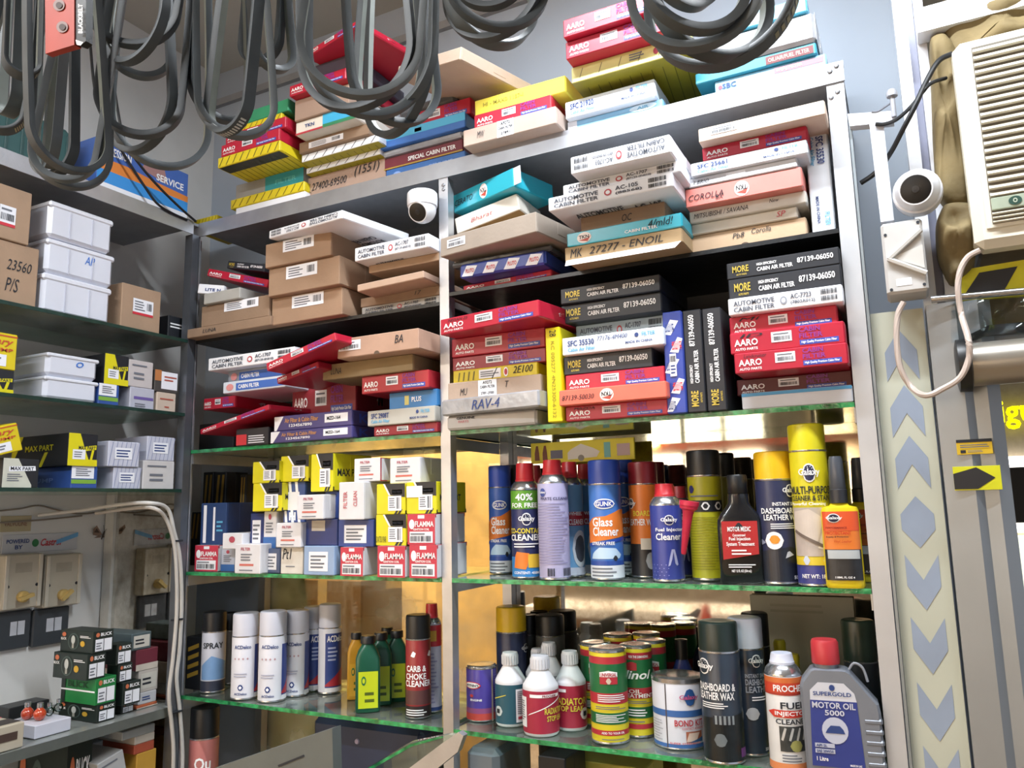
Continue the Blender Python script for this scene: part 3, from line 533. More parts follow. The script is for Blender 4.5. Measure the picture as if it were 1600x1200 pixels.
f_ = aaro('red cabin filter box under the large tilted brown carton', 632, 206, 180, 735, 176, 152, .0, .2, on=e_)
g_ = plain('grey plastic bag slumped on the red box, third pile', BAG, 622, 184, 166, 712, 160, 144, .04, .15, on=f_, bevel=.008, flap=False, name='plastic_bag')
brown('large brown carton turned sideways above the grey bag', 620, 122, 104, 718, 93, 73, -.09, .22, tilt=True, Y1=-.15, notes=(('276', .3, .3, .5, .7),), mat=M('#b6a190', .85, 0, .08, 14, .1, 150))
# fourth pile
a = brown('flat brown filter box with printed white label jutting over the rail', 724, 231, 205, 869, 192, 164, -.08, .24, base=DECK, mat=M('#b7a498', .85, 0, .08, 14, .1, 150), notes=(('MW', .16, .3, .24, .7),))
S = a.S('F'); S.rect(.38, .02, .56, .98, STICK, 'sticker'); S.text('A9272', .42, .7, .52, .9); S.text('CABIN FILTER', .39, .45, .55, .6); S.text('27891', .42, .15, .52, .3); S.done()
b = aaro('red cabin filter box between a brown and a yellow box on the rail', 741, 203, 180, 861, 170, 147, -.06, .2, on=a)
plain('pale yellow filter box topmost of the pile on the rail', M('#e9dc4e', .45, 0, .05), 742, 176, 150, 884, 150, 125, -.03, .2, on=b, paint=lambda c: c.S('F').text('HI - MAX0 1157-I', .1, .45, .55, .7, M('#a39a3c')).done())
a = plain('light blue and white filter box with round logo on the rail', M('#7fb4d8', .4, 0, .05), 888, 207, 195, 1036, 168, 150, -.02, .14, base=DECK, paint=lambda c: c.S('F').rect(0, 0, .1, 1, STICK, 'white_end').disc(.8, .6, .14, .34, M('#c9e0f0', .5, 0, 0)).text('AIR', .74, .45, .86, .75, CYANINK).done())
b = sfc('white filter box with faint blue number above the light blue one', 884, 197, 163, 1024, 152, 119, -.06, .16, on=a, code='SFC 21920')
d_ = brown('plain kraft carton hidden behind the white boxes on the rail', 905, 162, 150, 1046, 137, 120, .15, .12, base=DECK, fixY=True, top=(onY(893, 118, -.04).z+onY(1082, 92, -.04).z)/2-.0005, mat=KRAFTP)
e_ = plain('big yellow filter box with script ticks and olive underside on top', M('#dcd68a', .45, 0, .05), 893, 118, 92, 1082, 92, 66, -.04, .28, on=None, paint=lambda c: (ticks(c.S('F'), 6, M('#6a6a50'), .2, .8, .015, .006).lines(.5, .35, .64, .8, 3).disc(.72, .55, .022, .2, M('#a03a48')).done(), c.S('B').rect(0, 0, 1, 1, M('#8c8420', .5, 0, .1), 'olive_underside', .0004).done(), ticks(c.S('B'), 11, M('#5a5618', .6, 0, 0), .1, .9, .05, .007).done()))  # pale front, with the shade beneath put into the olive colour
f_ = aaro('red cabin filter box lying on the big yellow box, lower of two', 884, 78, 51, 1035, 65, 36, -.05, .24, on=e_)
aaro('red cabin filter box lying on the big yellow box, upper of two', 880, 45, 16, 1018, 32, 4, -.05, .24, on=f_)
# right end of the top
a = plain('pale blue filter box with red strip against the door end of the rail', M('#8fc4e0', .4, 0, .06), 1118, 150, 114, 1292, 108, 97, .01, .2, base=DECK, paint=lambda c: c.S('F').rect(.55, .5, .98, .85, M('#d8727c', .5, 0, 0), 'red_strip').text('BAJAJ FILTER', .57, .55, .8, .78, INKW).text('SBC', .07, .35, .2, .7, NAVYINK).disc(.05, .5, .02, .14, M('#c84a5c', .5, 0, 0)).done())
b = plain('teal filter box with maroon lettered strip above the pale blue one', M('#3a9ab4', .4, 0, .08), 1086, 116, 98, 1277, 100, 84, .02, .2, on=a, paint=lambda c: c.S('F').rect(.60, .1, .98, .8, M('#6c2a30', .5, 0, 0), 'maroon_strip').text('OIL/AIR/FUEL FILTER', .62, .25, .95, .62, M('#d9a79c')).done())
d_ = plain('grey plastic wrapped box flaring over the teal one at the door end', SILV, 1100, 92, 50, 1277, 78, 30, .0, .2, on=b, bevel=.006, name='wrapped_filter')
plain('sky-blue filter box with red label crowning the door end pile', M('#5fc0e2', .35, 0, .06), 1120, 44, 20, 1262, 30, 8, .0, .2, on=d_, paint=lambda c: c.S('F').rect(.15, .2, .5, .75, STICK, 'label_panel').text('FILTER', .2, .35, .42, .6, M('#c84a5c', .5, 0, 0)).done())
# ---------- corner bay, upper shelf
ZB = ZUL+TH
a = brown('flat brown carton with open end at the corner end of the black shelf', 292, 527, 511, 423, 510, 497, -.02, .2, base=ZB, notes=(('LUNA', .2, .3, .36, .7),), mat=KRAFTD)
b = brown('brown carton with torn sticker lying on the flat brown one', 314, 508, 476, 420, 498, 464, .0, .2, on=a, stick=(.35, .55, .85, .98), mat=KRAFTD)
d_ = plain('small grey carton lying on the brown one at the corner end', GREYB, 318, 472, 456, 374, 470, 452, .02, .2, on=b)
plain('white crumpled carton corner poking out beside the corner post', WHITE, 308, 458, 443, 348, 461, 450, -.02, .12, tilt=True, Y1=.0, paint=lambda c: c.S('F').text('LITE N', .3, .3, .9, .6, NAVYINK).done())
aaro('red cabin filter box tilted down against the brown carton stack', 323, 431, 419, 417, 449, 436, .0, .2, tilt=True)
more('black filter box tilted above the tilted red one near the corner', 354, 419, 407, 412, 425, 411, .05, .2, tilt=True)
BR = M('#9c8068', .85, 0, .08, 14, .1, 150)
a = brown('brown carton with white sticker, lowest of the stack of three', 424, 509, 466, 534, 491, 449, -.05, .22, base=ZB, stick=(.3, .5, .75, .95), mat=BR)
b = brown('brown carton with white sticker, middle of the stack of three', 419, 462, 418, 530, 446, 402, -.06, .22, on=a, stick=(.26, .5, .7, .95), mat=BR)
d_ = brown('brown carton with white sticker, topmost of the stack of three', 414, 418, 381, 517, 400, 361, -.06, .22, on=b, stick=(.28, .5, .75, .98), mat=BR)
auto('white cabin filter box lying across the stack of brown cartons', 420, 373, 361, 534, 341, 328, -.07, .2, Y1=-.12, tilt=True, rot=180)
a = auto('greyish cabin filter box lowest beside the middle post in the corner bay', 565, 495, 480, 687, 476, 462, -.005, .2, base=ZB, mat=M('#a3a09c', .5, 0, .06))
b = brown('dark brown carton above the greyish filter box in the corner bay', 563, 480, 466, 687, 462, 446, .01, .2, on=a, mat=KRAFTD, notes=(('17', .7, .4, .78, .8),))
d_ = brown('thin light brown carton tilted above the dark brown one', 558, 456, 445, 662, 434, 422, -.045, .2, tilt=True, mat=M('#b59a86', .85, 0, .08))
e_ = brown('brown carton beneath the white filter box next to the middle post', 576, 423, 411, 688, 411, 398, .0, .2, mat=M('#a38971', .85, 0, .08))
auto('white cabin filter box with scribble, beside the middle post under the camera', 554, 407, 385, 685, 385, 364, -.05, .2, on=e_)
# ---------- corner bay, shelf of red boxes
a = plain('purple-blue filter box with white label, lower of two on the green-edged glass', M('#453f78', .4, 0, .08), 423, 696, 675, 550, 687, 664, -.02, .2, base=L1)
def kfil(c):
    S = c.S('F'); S.poly([(0, 0), (.0, .95), (.12, .95), (.03, 0)], STICK, 'white_corner'); S.text('Air Filter & Cabin Filter', .14, .5, .58, .8, M('#c08a5a', .5, 0, 0)); S.text('1234567890', .2, .2, .5, .4, STICK); S.rect(.66, .3, .95, .85, STICK, 'label_panel'); S.text('MZD-164', .69, .45, .86, .7); S.done()
    R = c.S('R'); R.rect(.05, .08, .38, .92, M('#d8dce8'), 'white_panel'); R.text('K', .12, .2, .3, .8, BLUE); R.done()
kfil(a)
b = plain('purple-blue filter box with white label, upper of two on the green-edged glass', M('#453f78', .4, 0, .08), 429, 671, 650, 550, 661, 641, -.02, .2, on=a, paint=kfil)
aaro('deep red filter box standing behind the purple-blue pair', 456, 648, 609, 556, 638, 593, .06, .2, on=b, mat=M('#8c2230', .45, 0, .1))
plain('dark carton with red square label, next to the purple-blue pair', M('#2c2a2e', .5, 0, .1), 368, 699, 669, 419, 696, 668, -.01, .2, base=L1, paint=lambda c: c.S('F').rect(.02, .05, .34, .65, M('#c8343c', .5, 0, 0), 'red_square').lines(.4, .1, .9, .6, 4, STICK).done())
a = aaro('red cabin filter box lying on the glass beside the middle post in the corner bay', 584, 686, 667, 688, 680, 658, -.01, .2, base=L1, mat=M('#9c2034', .45, 0, .1))
b = sfc('grey-white filter box with blue number above a red one in the corner bay', 574, 667, 644, 688, 657, 631, -.02, .2, on=a, code='SFC 2908T', mat=M('#b4b3ac', .5, 0, .05))
d_ = plain('sky blue filter box with yellow mark beside the middle post', M('#2f77b4', .4, 0, .08), 608, 640, 617, 688, 629, 604, -.01, .2, on=b, paint=lambda c: c.S('F').text('PLUS', .48, .35, .68, .65, INKW).rect(.33, .2, .42, .75, M('#c9c072', .5, 0, 0), 'yellow_mark').done())
e_ = aaro('red cabin filter box above the sky blue box in the corner bay', 565, 612, 592, 670, 597, 574, -.03, .2, on=d_, mat=M('#a8222f', .4, 0, .1))
f_ = brown('olive brown carton with torn corner above the red one in the corner bay', 504, 592, 577, 645, 570, 546, -.04, .2, on=e_, mat=M('#8c7858', .85, 0, .1), notes=(('LUNA', .1, .3, .22, .7),))
brown('pinkish brown carton with marker letters BA jutting past the middle post', 527, 563, 532, 659, 532, 510, -.08, .24, on=f_, stick=(.02, .35, .3, .85), notes=(('BA', .72, .4, .82, .8),), notch=True, mat=M('#b4937f', .85, 0, .08))
aaro('red filter box tilted steeply against the pinkish brown carton', 417, 580, 567, 525, 532, 511, -.12, .15, tilt=True, Y1=-.13)
aaro('second red filter box tilted beneath the steep one', 433, 600, 590, 498, 574, 562, -.07, .14, tilt=True, Y1=-.08, mat=REDD)
a = plain('white filter box with blue band, lower of the two blue-banded', M('#c8cfda', .5, 0, .05), 348, 616, 598, 445, 604, 586, -.02, .2)
def bb(c): c.S('F').rect(.22, .15, 1, .8, M('#3f66b4', .4, 0, 0), 'blue_band').disc(.12, .5, .06, .3, M('#d08a8a', .5, 0, 0)).text('CABIN FILTER', .26, .3, .6, .65, INKW).done()
bb(a)
b = plain('grey filter box with blue band, upper of the two blue-banded', M('#8d929e', .5, 0, .05), 356, 597, 580, 440, 587, 570, .0, .2, on=a, paint=bb)
auto('white cabin filter box with red dot above the blue-banded pair', 325, 579, 559, 460, 563, 543, -.03, .2, on=b)
a = aaro('glossy red filter box at the dark corner end of the shelf', 309, 641, 621, 367, 637, 621, .03, .2)
aaro('red filter box slumped diagonally at the dark corner end', 313, 679, 671, 420, 640, 614, -.02, .18, tilt=True, Y1=-.06)
plain('dark carton supporting the tilted red boxes at the corner end', BLACK, 310, 704, 662, 364, 700, 660, .1, .15, base=L1)
# ---------- corner bay, small part boxes on the second glass shelf
L2 = Z2+TH
PRED = M('#c0344a', .45, 0, .06); NAVY = M('#26366e', .4, 0, .1); LBLU = M('#8ea6c8', .45, 0, .06); WB = M('#d9d9de', .5, 0, .05); YP = M('#d9cf1a', .42, 0, .06); DKB = M('#1f2228', .45, 0, .1)
def p_flamma(c):
    S = c.S('F'); S.rect(0, 0, 1, 1, PRED, 'red_front', .0004); S.disc(.16, .66, .10, .16, INKW); S.text('FLAMMA', .28, .58, .96, .76, INKW); S.text('IGNITION COIL', .22, .46, .8, .53, INKW)
    S.rect(.08, .06, .92, .42, STICK, 'label_panel', .0008); S.bars(.12, .1, .88, .28); S.lines(.12, .30, .7, .40, 1); S.rect(.38, .85, .62, .96, STICK, 'crest'); S.done()
    R = c.S('R'); R.rect(0, .88, 1, 1, PRED, 'red_band', .0004).done()
def p_white(c):
    S = c.S('F'); S.text('FILTER', .25, .78, .62, .88, M('#b05060', .6, 0, 0)); S.lines(.25, .42, .7, .7, 3); S.rect(.2, .26, .75, .33, M('#c86a60', .5, 0, 0), 'red_bar'); S.lines(.2, .08, .8, .16, 1); S.done()
def p_max(c):
    S = c.S('F'); S.poly([(.30, 1), (1, 1), (1, .55), (.5, .62)], DKB, 'black_wedge'); S.poly([(.24, 1), (.30, 1), (.5, .62), (.44, .62)], INKW, 'white_slash', .0007); S.poly([(.62, 0), (.70, 0), (.80, .16), (.72, .16)], DKB, 'black_slash'); S.poly([(.74, 0), (.82, 0), (.92, .16), (.84, .16)], DKB, 'black_slash')
    S.rect(.42, .12, .88, .60, STICK, 'sticker', .0010); S.bars(.72, .18, .84, .55, 4); S.lines(.46, .2, .68, .55, 5); S.rect(.55, .66, .9, .8, YP, 'name_plate'); S.text('MAX PART', .57, .69, .88, .77, INK); S.done()
    R = c.S('R'); R.rect(0, .0, 1, .12, DKB, 'black_band').text('MAX PART', .1, .4, .8, .6, INK).done()
def p_blue(c):
    S = c.S('F'); S.rect(.18, .14, .80, .80, STICK, 'label_panel'); S.lines(.24, .22, .74, .72, 4); S.done()
def p_toy(c):
    S = c.S('F'); S.rect(0, 0, 1, .3, BLU, 'blue_band'); S.disc(.5, .85, .12, .08, M('#b04a5a', .5, 0, 0)); S.lines(.2, .4, .85, .72, 4); S.done()
def p_pat(c):
    S = c.S('F')
    for i in range(3): S.poly([(.1+i*.3, 0), (.22+i*.3, 0), (.05+i*.3, 1), (max(0, -.07+i*.3), 1)], INKW, 'white_stripe')
    S.rect(.2, .3, .75, .75, STICK, 'label_panel', .0008); S.text('H', .3, .05, .6, .25, INKW, off=.0014); S.done()
def sb(label, mat, x0, y0, x1, y1, paint=None, Y=.0, d=.10, on=None, base=None, name='part_box', grp=None, sl=.03):
    dv = (x1-x0)*sl; tv = (y0-880)*.00035*(x1-x0)
    c = carton(name, label, 'box', mat, x0, y1-dv/2 if False else y1, y0-tv/2, x1, y1, y0+tv/2, Y, d, on=on, base=base)
    if paint: paint(c)
    return c
# bottom row
b1 = sb('red and white coil box at the dark end of the bottom row', WB, 304, 852, 340, 890, p_flamma, .02, base=L2)
b2 = sb('white box with blue lower half beside the red coil box at the dark end', M('#b8bfd0', .5), 345, 857, 366, 892, p_toy, .03, base=L2)
b3 = sb('white box with red underline in the bottom row', WB, 366, 850, 406, 895, p_white, -.015, base=L2)
b4 = sb('slate blue box with grey label in the bottom row', M('#4f5e80', .45, 0, .1), 411, 857, 437, 896, p_blue, .01, base=L2)
b5 = sb('cream white box with black scribble in the bottom row', M('#d6d3cc', .5), 438, 855, 473, 897, lambda c: hand(c.S('F'), 'Pt1', .1, .55, .5, .95).lines(.25, .25, .85, .33, 1).done(), .0, base=L2)
b6 = sb('pale blue box with silvery label in the bottom row', LBLU, 474, 853, 522, 898, p_blue, -.01, base=L2)
b7 = sb('red and white coil box beside the pale blue box', WB, 532, 855, 567, 899, p_flamma, -.01, .12, base=L2)
b8 = sb('red and white coil box with handwriting, between two alike', WB, 590, 853, 633, 901, p_flamma, -.015, .12, base=L2)
b9 = sb('red and white coil box in the bottom row against the middle post', WB, 640, 851, 683, 902, p_flamma, -.015, .12, base=L2)
# second row
sb('tall dark blue box with white stripes at the dark end', M('#27406e', .4, 0, .1), 312, 786, 352, 852, lambda c: c.S('F').rect(.12, .05, .24, .95, STICK, 'white_stripe').rect(.5, .1, .58, .9, STICK, 'white_stripe').lines(.65, .3, .9, .6, 3, CYANINK).done(), .03, on=b1)
sb('small white box on the blue-footed white box', WB, 347, 833, 378, 857, lambda c: c.S('F').disc(.5, .6, .15, .2, M('#b04a5a')).done(), .0, on=b2)
c1 = sb('navy box with green label in the second row', NAVY, 390, 802, 411, 857, p_blue, .02, on=b4)
c2 = sb('white box with blue band and red ring in the second row', WB, 411, 799, 431, 857, p_toy, .02, on=b4)
c3 = sb('white box with red print in the second row beside navy box', WB, 431, 817, 470, 855, p_white, -.015, on=b5)
c4 = sb('navy blue box with small grey sticker in the second row', NAVY, 477, 811, 527, 853, lambda c: c.S('F').rect(.2, .55, .62, .95, M('#b9b2a6'), 'sticker').done(), .0, on=b6)
c5 = sb('royal blue box with black-on-grey label in the second row', M('#2c4488', .4, 0, .1), 528, 812, 584, 855, p_blue, .0, on=b7)
c6 = sb('yellow and black part box with handwriting at its foot', YP, 587, 804, 635, 853, lambda c: (p_max(c), hand(c.S('F'), 'DATSU PAR', .03, .1, .35, .3).done()), -.01, .12, on=b8)
c7 = sb('red and white coil box in the second row against the middle post', WB, 637, 803, 680, 851, p_flamma, -.015, .12, on=b9)
# third row
d1 = sb('yellow and black part box with sticker beneath a stickered one', YP, 394, 755, 440, 800, p_max, .0, on=c2)
d2 = sb('blue and white striped box standing in the third row', M('#3a5490', .4, 0, .1), 442, 753, 476, 816, p_pat, .02, on=c3)
d3 = sb('white box with red underline in the third row', WB, 464, 773, 505, 811, p_white, -.03, .05, on=c4)
d4 = sb('blue box with white square beside the big white one', M('#2f4a94', .4, 0, .1), 507, 768, 528, 811, p_blue, .01, on=c4)
d5 = sb('big white box with sideways red print in the third row', WB, 529, 753, 568, 811, lambda c: c.S('F').text('FILTER', .2, .3, .35, .75, M('#c06a70', .6, 0, 0), 90).text('CLEAN', .6, .35, .75, .75, M('#c06a70', .6, 0, 0), 90).done(), -.02, .12, on=c5)
d6 = sb('yellow and black part box with two stickers in the third row', YP, 588, 756, 633, 803, p_max, -.01, .12, on=c6)
d7 = sb('yellow and black part box with blue pen note beside the middle post', YP, 635, 753, 682, 803, lambda c: (p_max(c), c.S('F').rect(.02, .52, .55, .88, STICK, 'paper_note', .0014).done()), -.01, .12, on=c7)
# top row
sb('yellow part box with grey sticker topmost near the dark end', YP, 394, 721, 436, 755, p_max, .0, on=d1)
sb('yellow and black part box on the blue striped box', YP, 438, 712, 482, 753, p_max, .01, on=d2)
sb('large yellow part box with plain side in the top row', YP, 485, 709, 520, 768, p_max, -.01, .14, on=d4)
sb('white box with red and yellow striped side in the top row', WB, 553, 716, 594, 753, lambda c: (p_white(c), c.S('R').rect(.0, 0, .25, 1, M('#a83a48'), 'red_stripe').rect(.25, 0, .5, 1, M('#d8c83a'), 'yellow_stripe').rect(.5, 0, .75, 1, M('#a83a48'), 'red_stripe').done()), .0, on=d5)
sb('white box with red underline topmost beside the middle post', WB, 609, 715, 656, 753, p_white, .0, on=d6)
# dark end
for i, (x0, x1, y0) in enumerate(((296, 310, 800), (312, 328, 738), (330, 348, 738), (360, 380, 742))):
    S = carton('part_box', ('narrow black box with gold stripe beside the corner post', 'black box with gold chevrons standing behind the tall blue box', 'black box with slanted gold bars behind the tall blue box', 'dark box with brown lid at the dark end of the shelf')[i], 'box', DKB, x0, 892, y0, x1, 892, y0, .16, .08, base=L2).S('F')
    for k in range(2): S.poly([(.1+k*.4, .5), (.3+k*.4, .5), (.5+k*.4, .97), (.3+k*.4, .97)], M('#9c7c34', .5, .2, 0), 'gold_bar')
    S.done()
# ---------- corner unit: boxes facing the room (front plane X = 0)
def lx(fn, label, *a, **k): return fn(label, *a, plane='X', **k)
A1, B1, C1, D1 = LA+.007, LB+.007, LC+.007, LD+.008
def tub(label, u0, b0, t0, u1, b1, t1, X, d, on=None, base=None, lines=2, ink=None):
    k = carton('plastic_container', label, 'container', M('#d6dae6', .3, 0, .04, 8, coat=.3), u0, b0, t0, u1, b1, t1, X, d, on=on, base=base, plane='X', bevel=.008, flap=False)
    w_, h, dd = k.w, k.h, k.d
    MB().bbox(-w_/2-.0015, -dd/2-.0025, h*.80, w_/2+.0015, dd/2+.0015, h*.97, .004).build('lid_rim', M('#dde0ea', .3, 0, .03), k.o)
    for i in range(lines):
        x = (-.18, .17, 0)[i]*w_; MB().bbox(x-.0012, -dd/2-.0022, h*.06, x+.0012, -dd/2+.001, h*.80, .0005).build('moulded_rib', M('#b9bccb', .35), k.o)
    if ink: hand(k.S('F'), ink, .55, .5, .7, .75, M('#2f6fc8', .6, 0, 0)).done()
    return k
# shelf A
a = brown('big brown carton with handwritten number at the open end of the corner unit', 0-60, 452, 362, 56, 471, 383, -.02, .2, base=A1, plane='X', notes=(('23560', .55, .55, .9, .72), ('P/S', .55, .2, .74, .42)))
brown('brown carton with red-edged barcode sticker stacked at the open end', -70, 366, 268, 45, 380, 295, -.015, .2, on=a, plane='X', stick=(.55, .3, .78, .62), red=True)
a = tub('white plastic container, lowest of three in the corner unit', 64, 478, 425, 171, 500, 447, -.02, .2, base=A1)
b = tub('white plastic container with blue pen mark, middle of three', 70, 425, 371, 176, 447, 397, -.02, .2, on=a, ink='AP')
tub('white plastic container, topmost of three in the corner unit', 75, 366, 306, 174, 396, 346, -.015, .22, on=b)
brown('small brown carton with red-edged sticker beside the white containers', 188, 508, 440, 249, 522, 456, -.02, .2, base=A1, plane='X', stick=(.28, .42, .8, .72), red=True)
plain('black box with white print standing by the corner post', DKB, 262, 525, 492, 290, 530, 498, -.04, .15, base=A1, plane='X', name='part_box', paint=lambda c: c.S('F').lines(.1, .5, .95, .75, 2, INKW).done())
# shelf B
def p_yel(c):
    S = c.S('F'); rd = M('#c0502c', .5, 0, 0); S.rect(0, .9, 1, .94, rd, 'red_line'); S.text('Mary', .2, .62, .9, .85, rd, shear=.3); S.text('PUMP', .3, .48, .9, .58, rd); S.rect(.1, .08, .75, .4, STICK, 'sticker'); S.lines(.15, .15, .7, .35, 2); S.done()
def p_mx2(c):
    S = c.S('F'); S.poly([(0, .0), (0, 1), (.38, 1), (.55, .55), (.7, .2), (1, .2), (1, 0)], YP, 'yellow_shape'); S.poly([(.30, .42), (.95, .52), (.95, .66), (.30, .56)], YP, 'name_plate', .0009); S.text('MAX PART', .34, .5, .92, .62, INK); S.rect(.15, .2, .58, .5, STICK, 'sticker', .001); S.lines(.2, .25, .54, .46, 3); S.poly([(.72, .1), (.80, .1), (.88, .5), (.80, .5)], YP, 'yellow_slash', .001); S.done()
def p_bw(c): c.S('F').rect(0, .45, .85, 1, STICK, 'label_panel').lines(.15, .55, .8, .92, 4).rect(0, .22, .95, .40, M('#7aa83c', .5, 0, 0), 'green_band').done()
def p_pump(c):
    S = c.S('F'); ticks(S, 7, M('#8b93b4', .5, 0, 0), .02, .98, .06, .02); S.rect(.2, .3, .75, .75, STICK, 'label_panel', .0009); S.lines(.25, .36, .7, .7, 3, NAVYINK); S.done()
def p_lines(c): c.S('F').lines(.12, .75, .8, .88, 1).lines(.2, .25, .7, .6, 2).done()
k1 = plain('yellow and black part box at the open end of the corner unit shelf', DKB, -40, 616, 572, 20, 620, 578, -.02, .15, base=B1, plane='X', name='part_box', paint=p_mx2)
plain('yellow pump box with red script on the yellow and black one', M('#d8c31c', .45, 0, .06), -40, 572, 514, 24, 578, 521, -.02, .15, on=k1, plane='X', name='part_box', paint=p_yel)
a = tub('white plastic container, lower of two on the middle dark shelf', 68, 621, 585, 151, 631, 597, -.02, .2, base=B1, lines=0)
tub('white plastic container with blue smudge, upper of two', 72, 586, 547, 152, 597, 563, -.02, .2, on=a, lines=0, ink='o')
a = plain('blue and green part box beneath a yellow and black one', M('#34559c', .4, 0, .08), 153, 632, 598, 185, 637, 602, -.02, .15, base=B1, plane='X', name='part_box', paint=p_bw)
plain('yellow and black part box on the blue and green one', DKB, 162, 597, 551, 200, 601, 558, -.02, .15, on=a, plane='X', name='part_box', paint=p_mx2)
a = plain('grey-white box with purple print, lower of two beside the yellow part box', M('#b4b6c4', .5, 0, .05), 202, 640, 604, 240, 643, 608, -.02, .15, base=B1, plane='X', name='part_box', paint=lambda c: c.S('F').rect(.15, .45, .95, .58, M('#6a5a9c', .5, 0, 0), 'purple_bar').lines(.2, .1, .7, .3, 2).done())
plain('grey-white box with faint print, upper of two beside the yellow part box', M('#c2bcbc', .5, 0, .05), 200, 604, 560, 238, 608, 567, -.02, .15, on=a, plane='X', name='part_box', paint=p_lines)
a = plain('cream box with orange flap by the corner post, lower', M('#c9b8a8', .5, 0, .05), 244, 643, 612, 274, 645, 615, -.02, .12, base=B1, plane='X', name='part_box', paint=lambda c: c.S('F').lines(.15, .6, .85, .75, 1, M('#b05a4a')).lines(.4, .2, .7, .35, 1, M('#b05a4a')).done())
plain('orange and dark box with white label by the corner post, upper', M('#4a4644', .5, 0, .05), 241, 609, 577, 277, 612, 582, -.02, .12, on=a, plane='X', name='part_box', paint=lambda c: c.S('F').rect(.28, .15, .98, .95, STICK, 'label_panel').lines(.4, .5, .95, .8, 2, M('#b0584a')).rect(0, .5, .28, 1, M('#b87848', .5, 0, 0), 'orange_patch').done())
# shelf C
k1 = plain('white and black part box beneath the tilted yellow pump box', DKB, 2, 764, 715, 59, 766, 718, -.02, .15, base=C1, plane='X', name='part_box', paint=lambda c: c.S('F').poly([(0, 0), (0, 1), (.4, 1), (.62, .5), (.8, .1), (.8, 0)], M('#c9cabc', .5), 'white_shape').poly([(.16, .55), (.9, .6), (.88, .76), (.16, .72)], STICK, 'name_plate', .0009).text('MAX PART', .2, .6, .84, .72, INK).lines(.12, .22, .55, .5, 4).done())
plain('yellow pump box with red script lying tilted on the white and black box', M('#d8c31c', .45, 0, .06), -30, 719, 672, 36, 703, 650, -.02, .13, tilt=True, plane='X', name='part_box', paint=p_yel)
a = plain('blue and green part box long on its side beneath the yellow and black one', M('#34559c', .4, 0, .08), 110, 765, 727, 151, 767, 730, -.02, .2, base=C1, plane='X', name='part_box', paint=p_bw)
a.S('L').text('PUMP', .3, .3, .7, .5, M('#6f8ac8')).done()
k = plain('yellow and black part box long on its side above the blue one', DKB, 105, 724, 676, 151, 727, 679, -.015, .2, on=a, plane='X', name='part_box', paint=p_mx2)
k.S('L').poly([(0, 0), (.2, 1), (.0, 1)], YP, 'yellow_shape').text('MAX PART', .25, .5, .75, .68, YP).poly([(.5, 0), (.56, 0), (.66, .45), (.6, .45)], YP, 'yellow_slash').done()
PW = M('#c3c6d6', .45, 0, .05)
a = plain('white box with blue diagonal ticks, lower of the pair by the blue box', PW, 176, 766, 729, 219, 768, 731, -.02, .15, base=C1, plane='X', name='part_box', paint=p_pump)
plain('white box with blue diagonal ticks, upper of the pair by the blue box', PW, 168, 728, 688, 217, 731, 692, -.015, .15, on=a, plane='X', name='part_box', paint=p_pump)
a = plain('cream white box with grey print beneath a ticked one by the corner post', M('#cbc8c8', .5, 0, .05), 222, 768, 719, 271, 769, 721, -.02, .12, base=C1, plane='X', name='part_box', paint=p_lines)
plain('white box with blue diagonal ticks on the cream one by the corner post', PW, 229, 718, 681, 272, 720, 684, -.02, .12, on=a, plane='X', name='part_box', paint=p_pump)
# ---------- top of the corner unit
LDK = LT+.036
def p_sign(c):
    S = c.S('F'); S.rect(0, 0, 1, .16, STICK, 'white_band'); S.rect(0, .16, 1, .40, M('#3a8fd8', .45, 0, 0), 'blue_band'); S.poly([(0, .40), (1, .40), (1, .52), (.6, .56), (.3, .62), (0, .60)], M('#d8823a', .5, 0, 0), 'orange_wave'); S.poly([(.45, .7), (.75, .6), (.7, .95), (.5, .9)], M('#a07a78', .5, 0, 0), 'picture_patch')
    S.text('POSSESSION', .02, .70, .34, .86, INKW); S.text('SERVICE', .62, .60, .94, .74, INKW); S.done()
plain('blue and orange printed carton lying on top of the corner unit', M('#4468b4', .45, 0, .06), 150, 287, 212, 292, 338, 268, -.02, .2, base=LDK, plane='X', name='printed_carton', paint=p_sign)
plain('bright yellow flat carton on the corner where the units meet', YEL, 294, 352, 338, 338, 356, 344, .03, .14, base=DECK, name='flat_carton', paint=hatch)
tealbin = carton('plastic_crate', 'dark teal plastic crate on top of the corner unit behind belts', 'crate', M('#2e5656', .5, 0, .1), 0-40, 260, 165, 108, 283, 178, -.05, .2, base=LDK, plane='X', bevel=.01, flap=False)
for i in range(6): MB().bbox(-tealbin.w/2+.02+i*tealbin.w/6, -tealbin.d/2-.003, .01, -tealbin.w/2+.026+i*tealbin.w/6, -tealbin.d/2+.001, tealbin.h*.85, .001).build('rib', M('#2a4c4c', .5), tealbin.o)
# ================================================================== cans and bottles
class CSurf(Surf):
    def poly(s, pts, mat, name='printed_panel', off=.0006):
        us_ = [p[0] for p in pts]; a, b = min(us_), max(us_); n = max(2, int((b-a)*s.cols+.99)); V = []; Fs = []
        for i in range(n+1):
            u = a+(b-a)*min(max(i/n, 1e-4), 1-1e-4); vs = []
            for j in range(len(pts)):
                (x0, y0), (x1, y1) = pts[j], pts[(j+1) % len(pts)]
                if (x0-u)*(x1-u) <= 0 and abs(x1-x0) > 1e-9: vs.append(y0+(y1-y0)*(u-x0)/(x1-x0))
            if len(vs) < 2: vs = [vs[0] if vs else 0]*2
            V += [(u, min(vs)), (u, max(vs))]
        for i in range(n): Fs.append((2*i, 2*i+2, 2*i+3, 2*i+1))
        s.put(name, mat, V, Fs, off); return s
CHROME = M('#c4c7cc', .22, .9, .05); DCAP = M('#15171a', .4, 0, .1); NAVYC = M('#232b4a', .35, 0, .1)
_PLACED = []
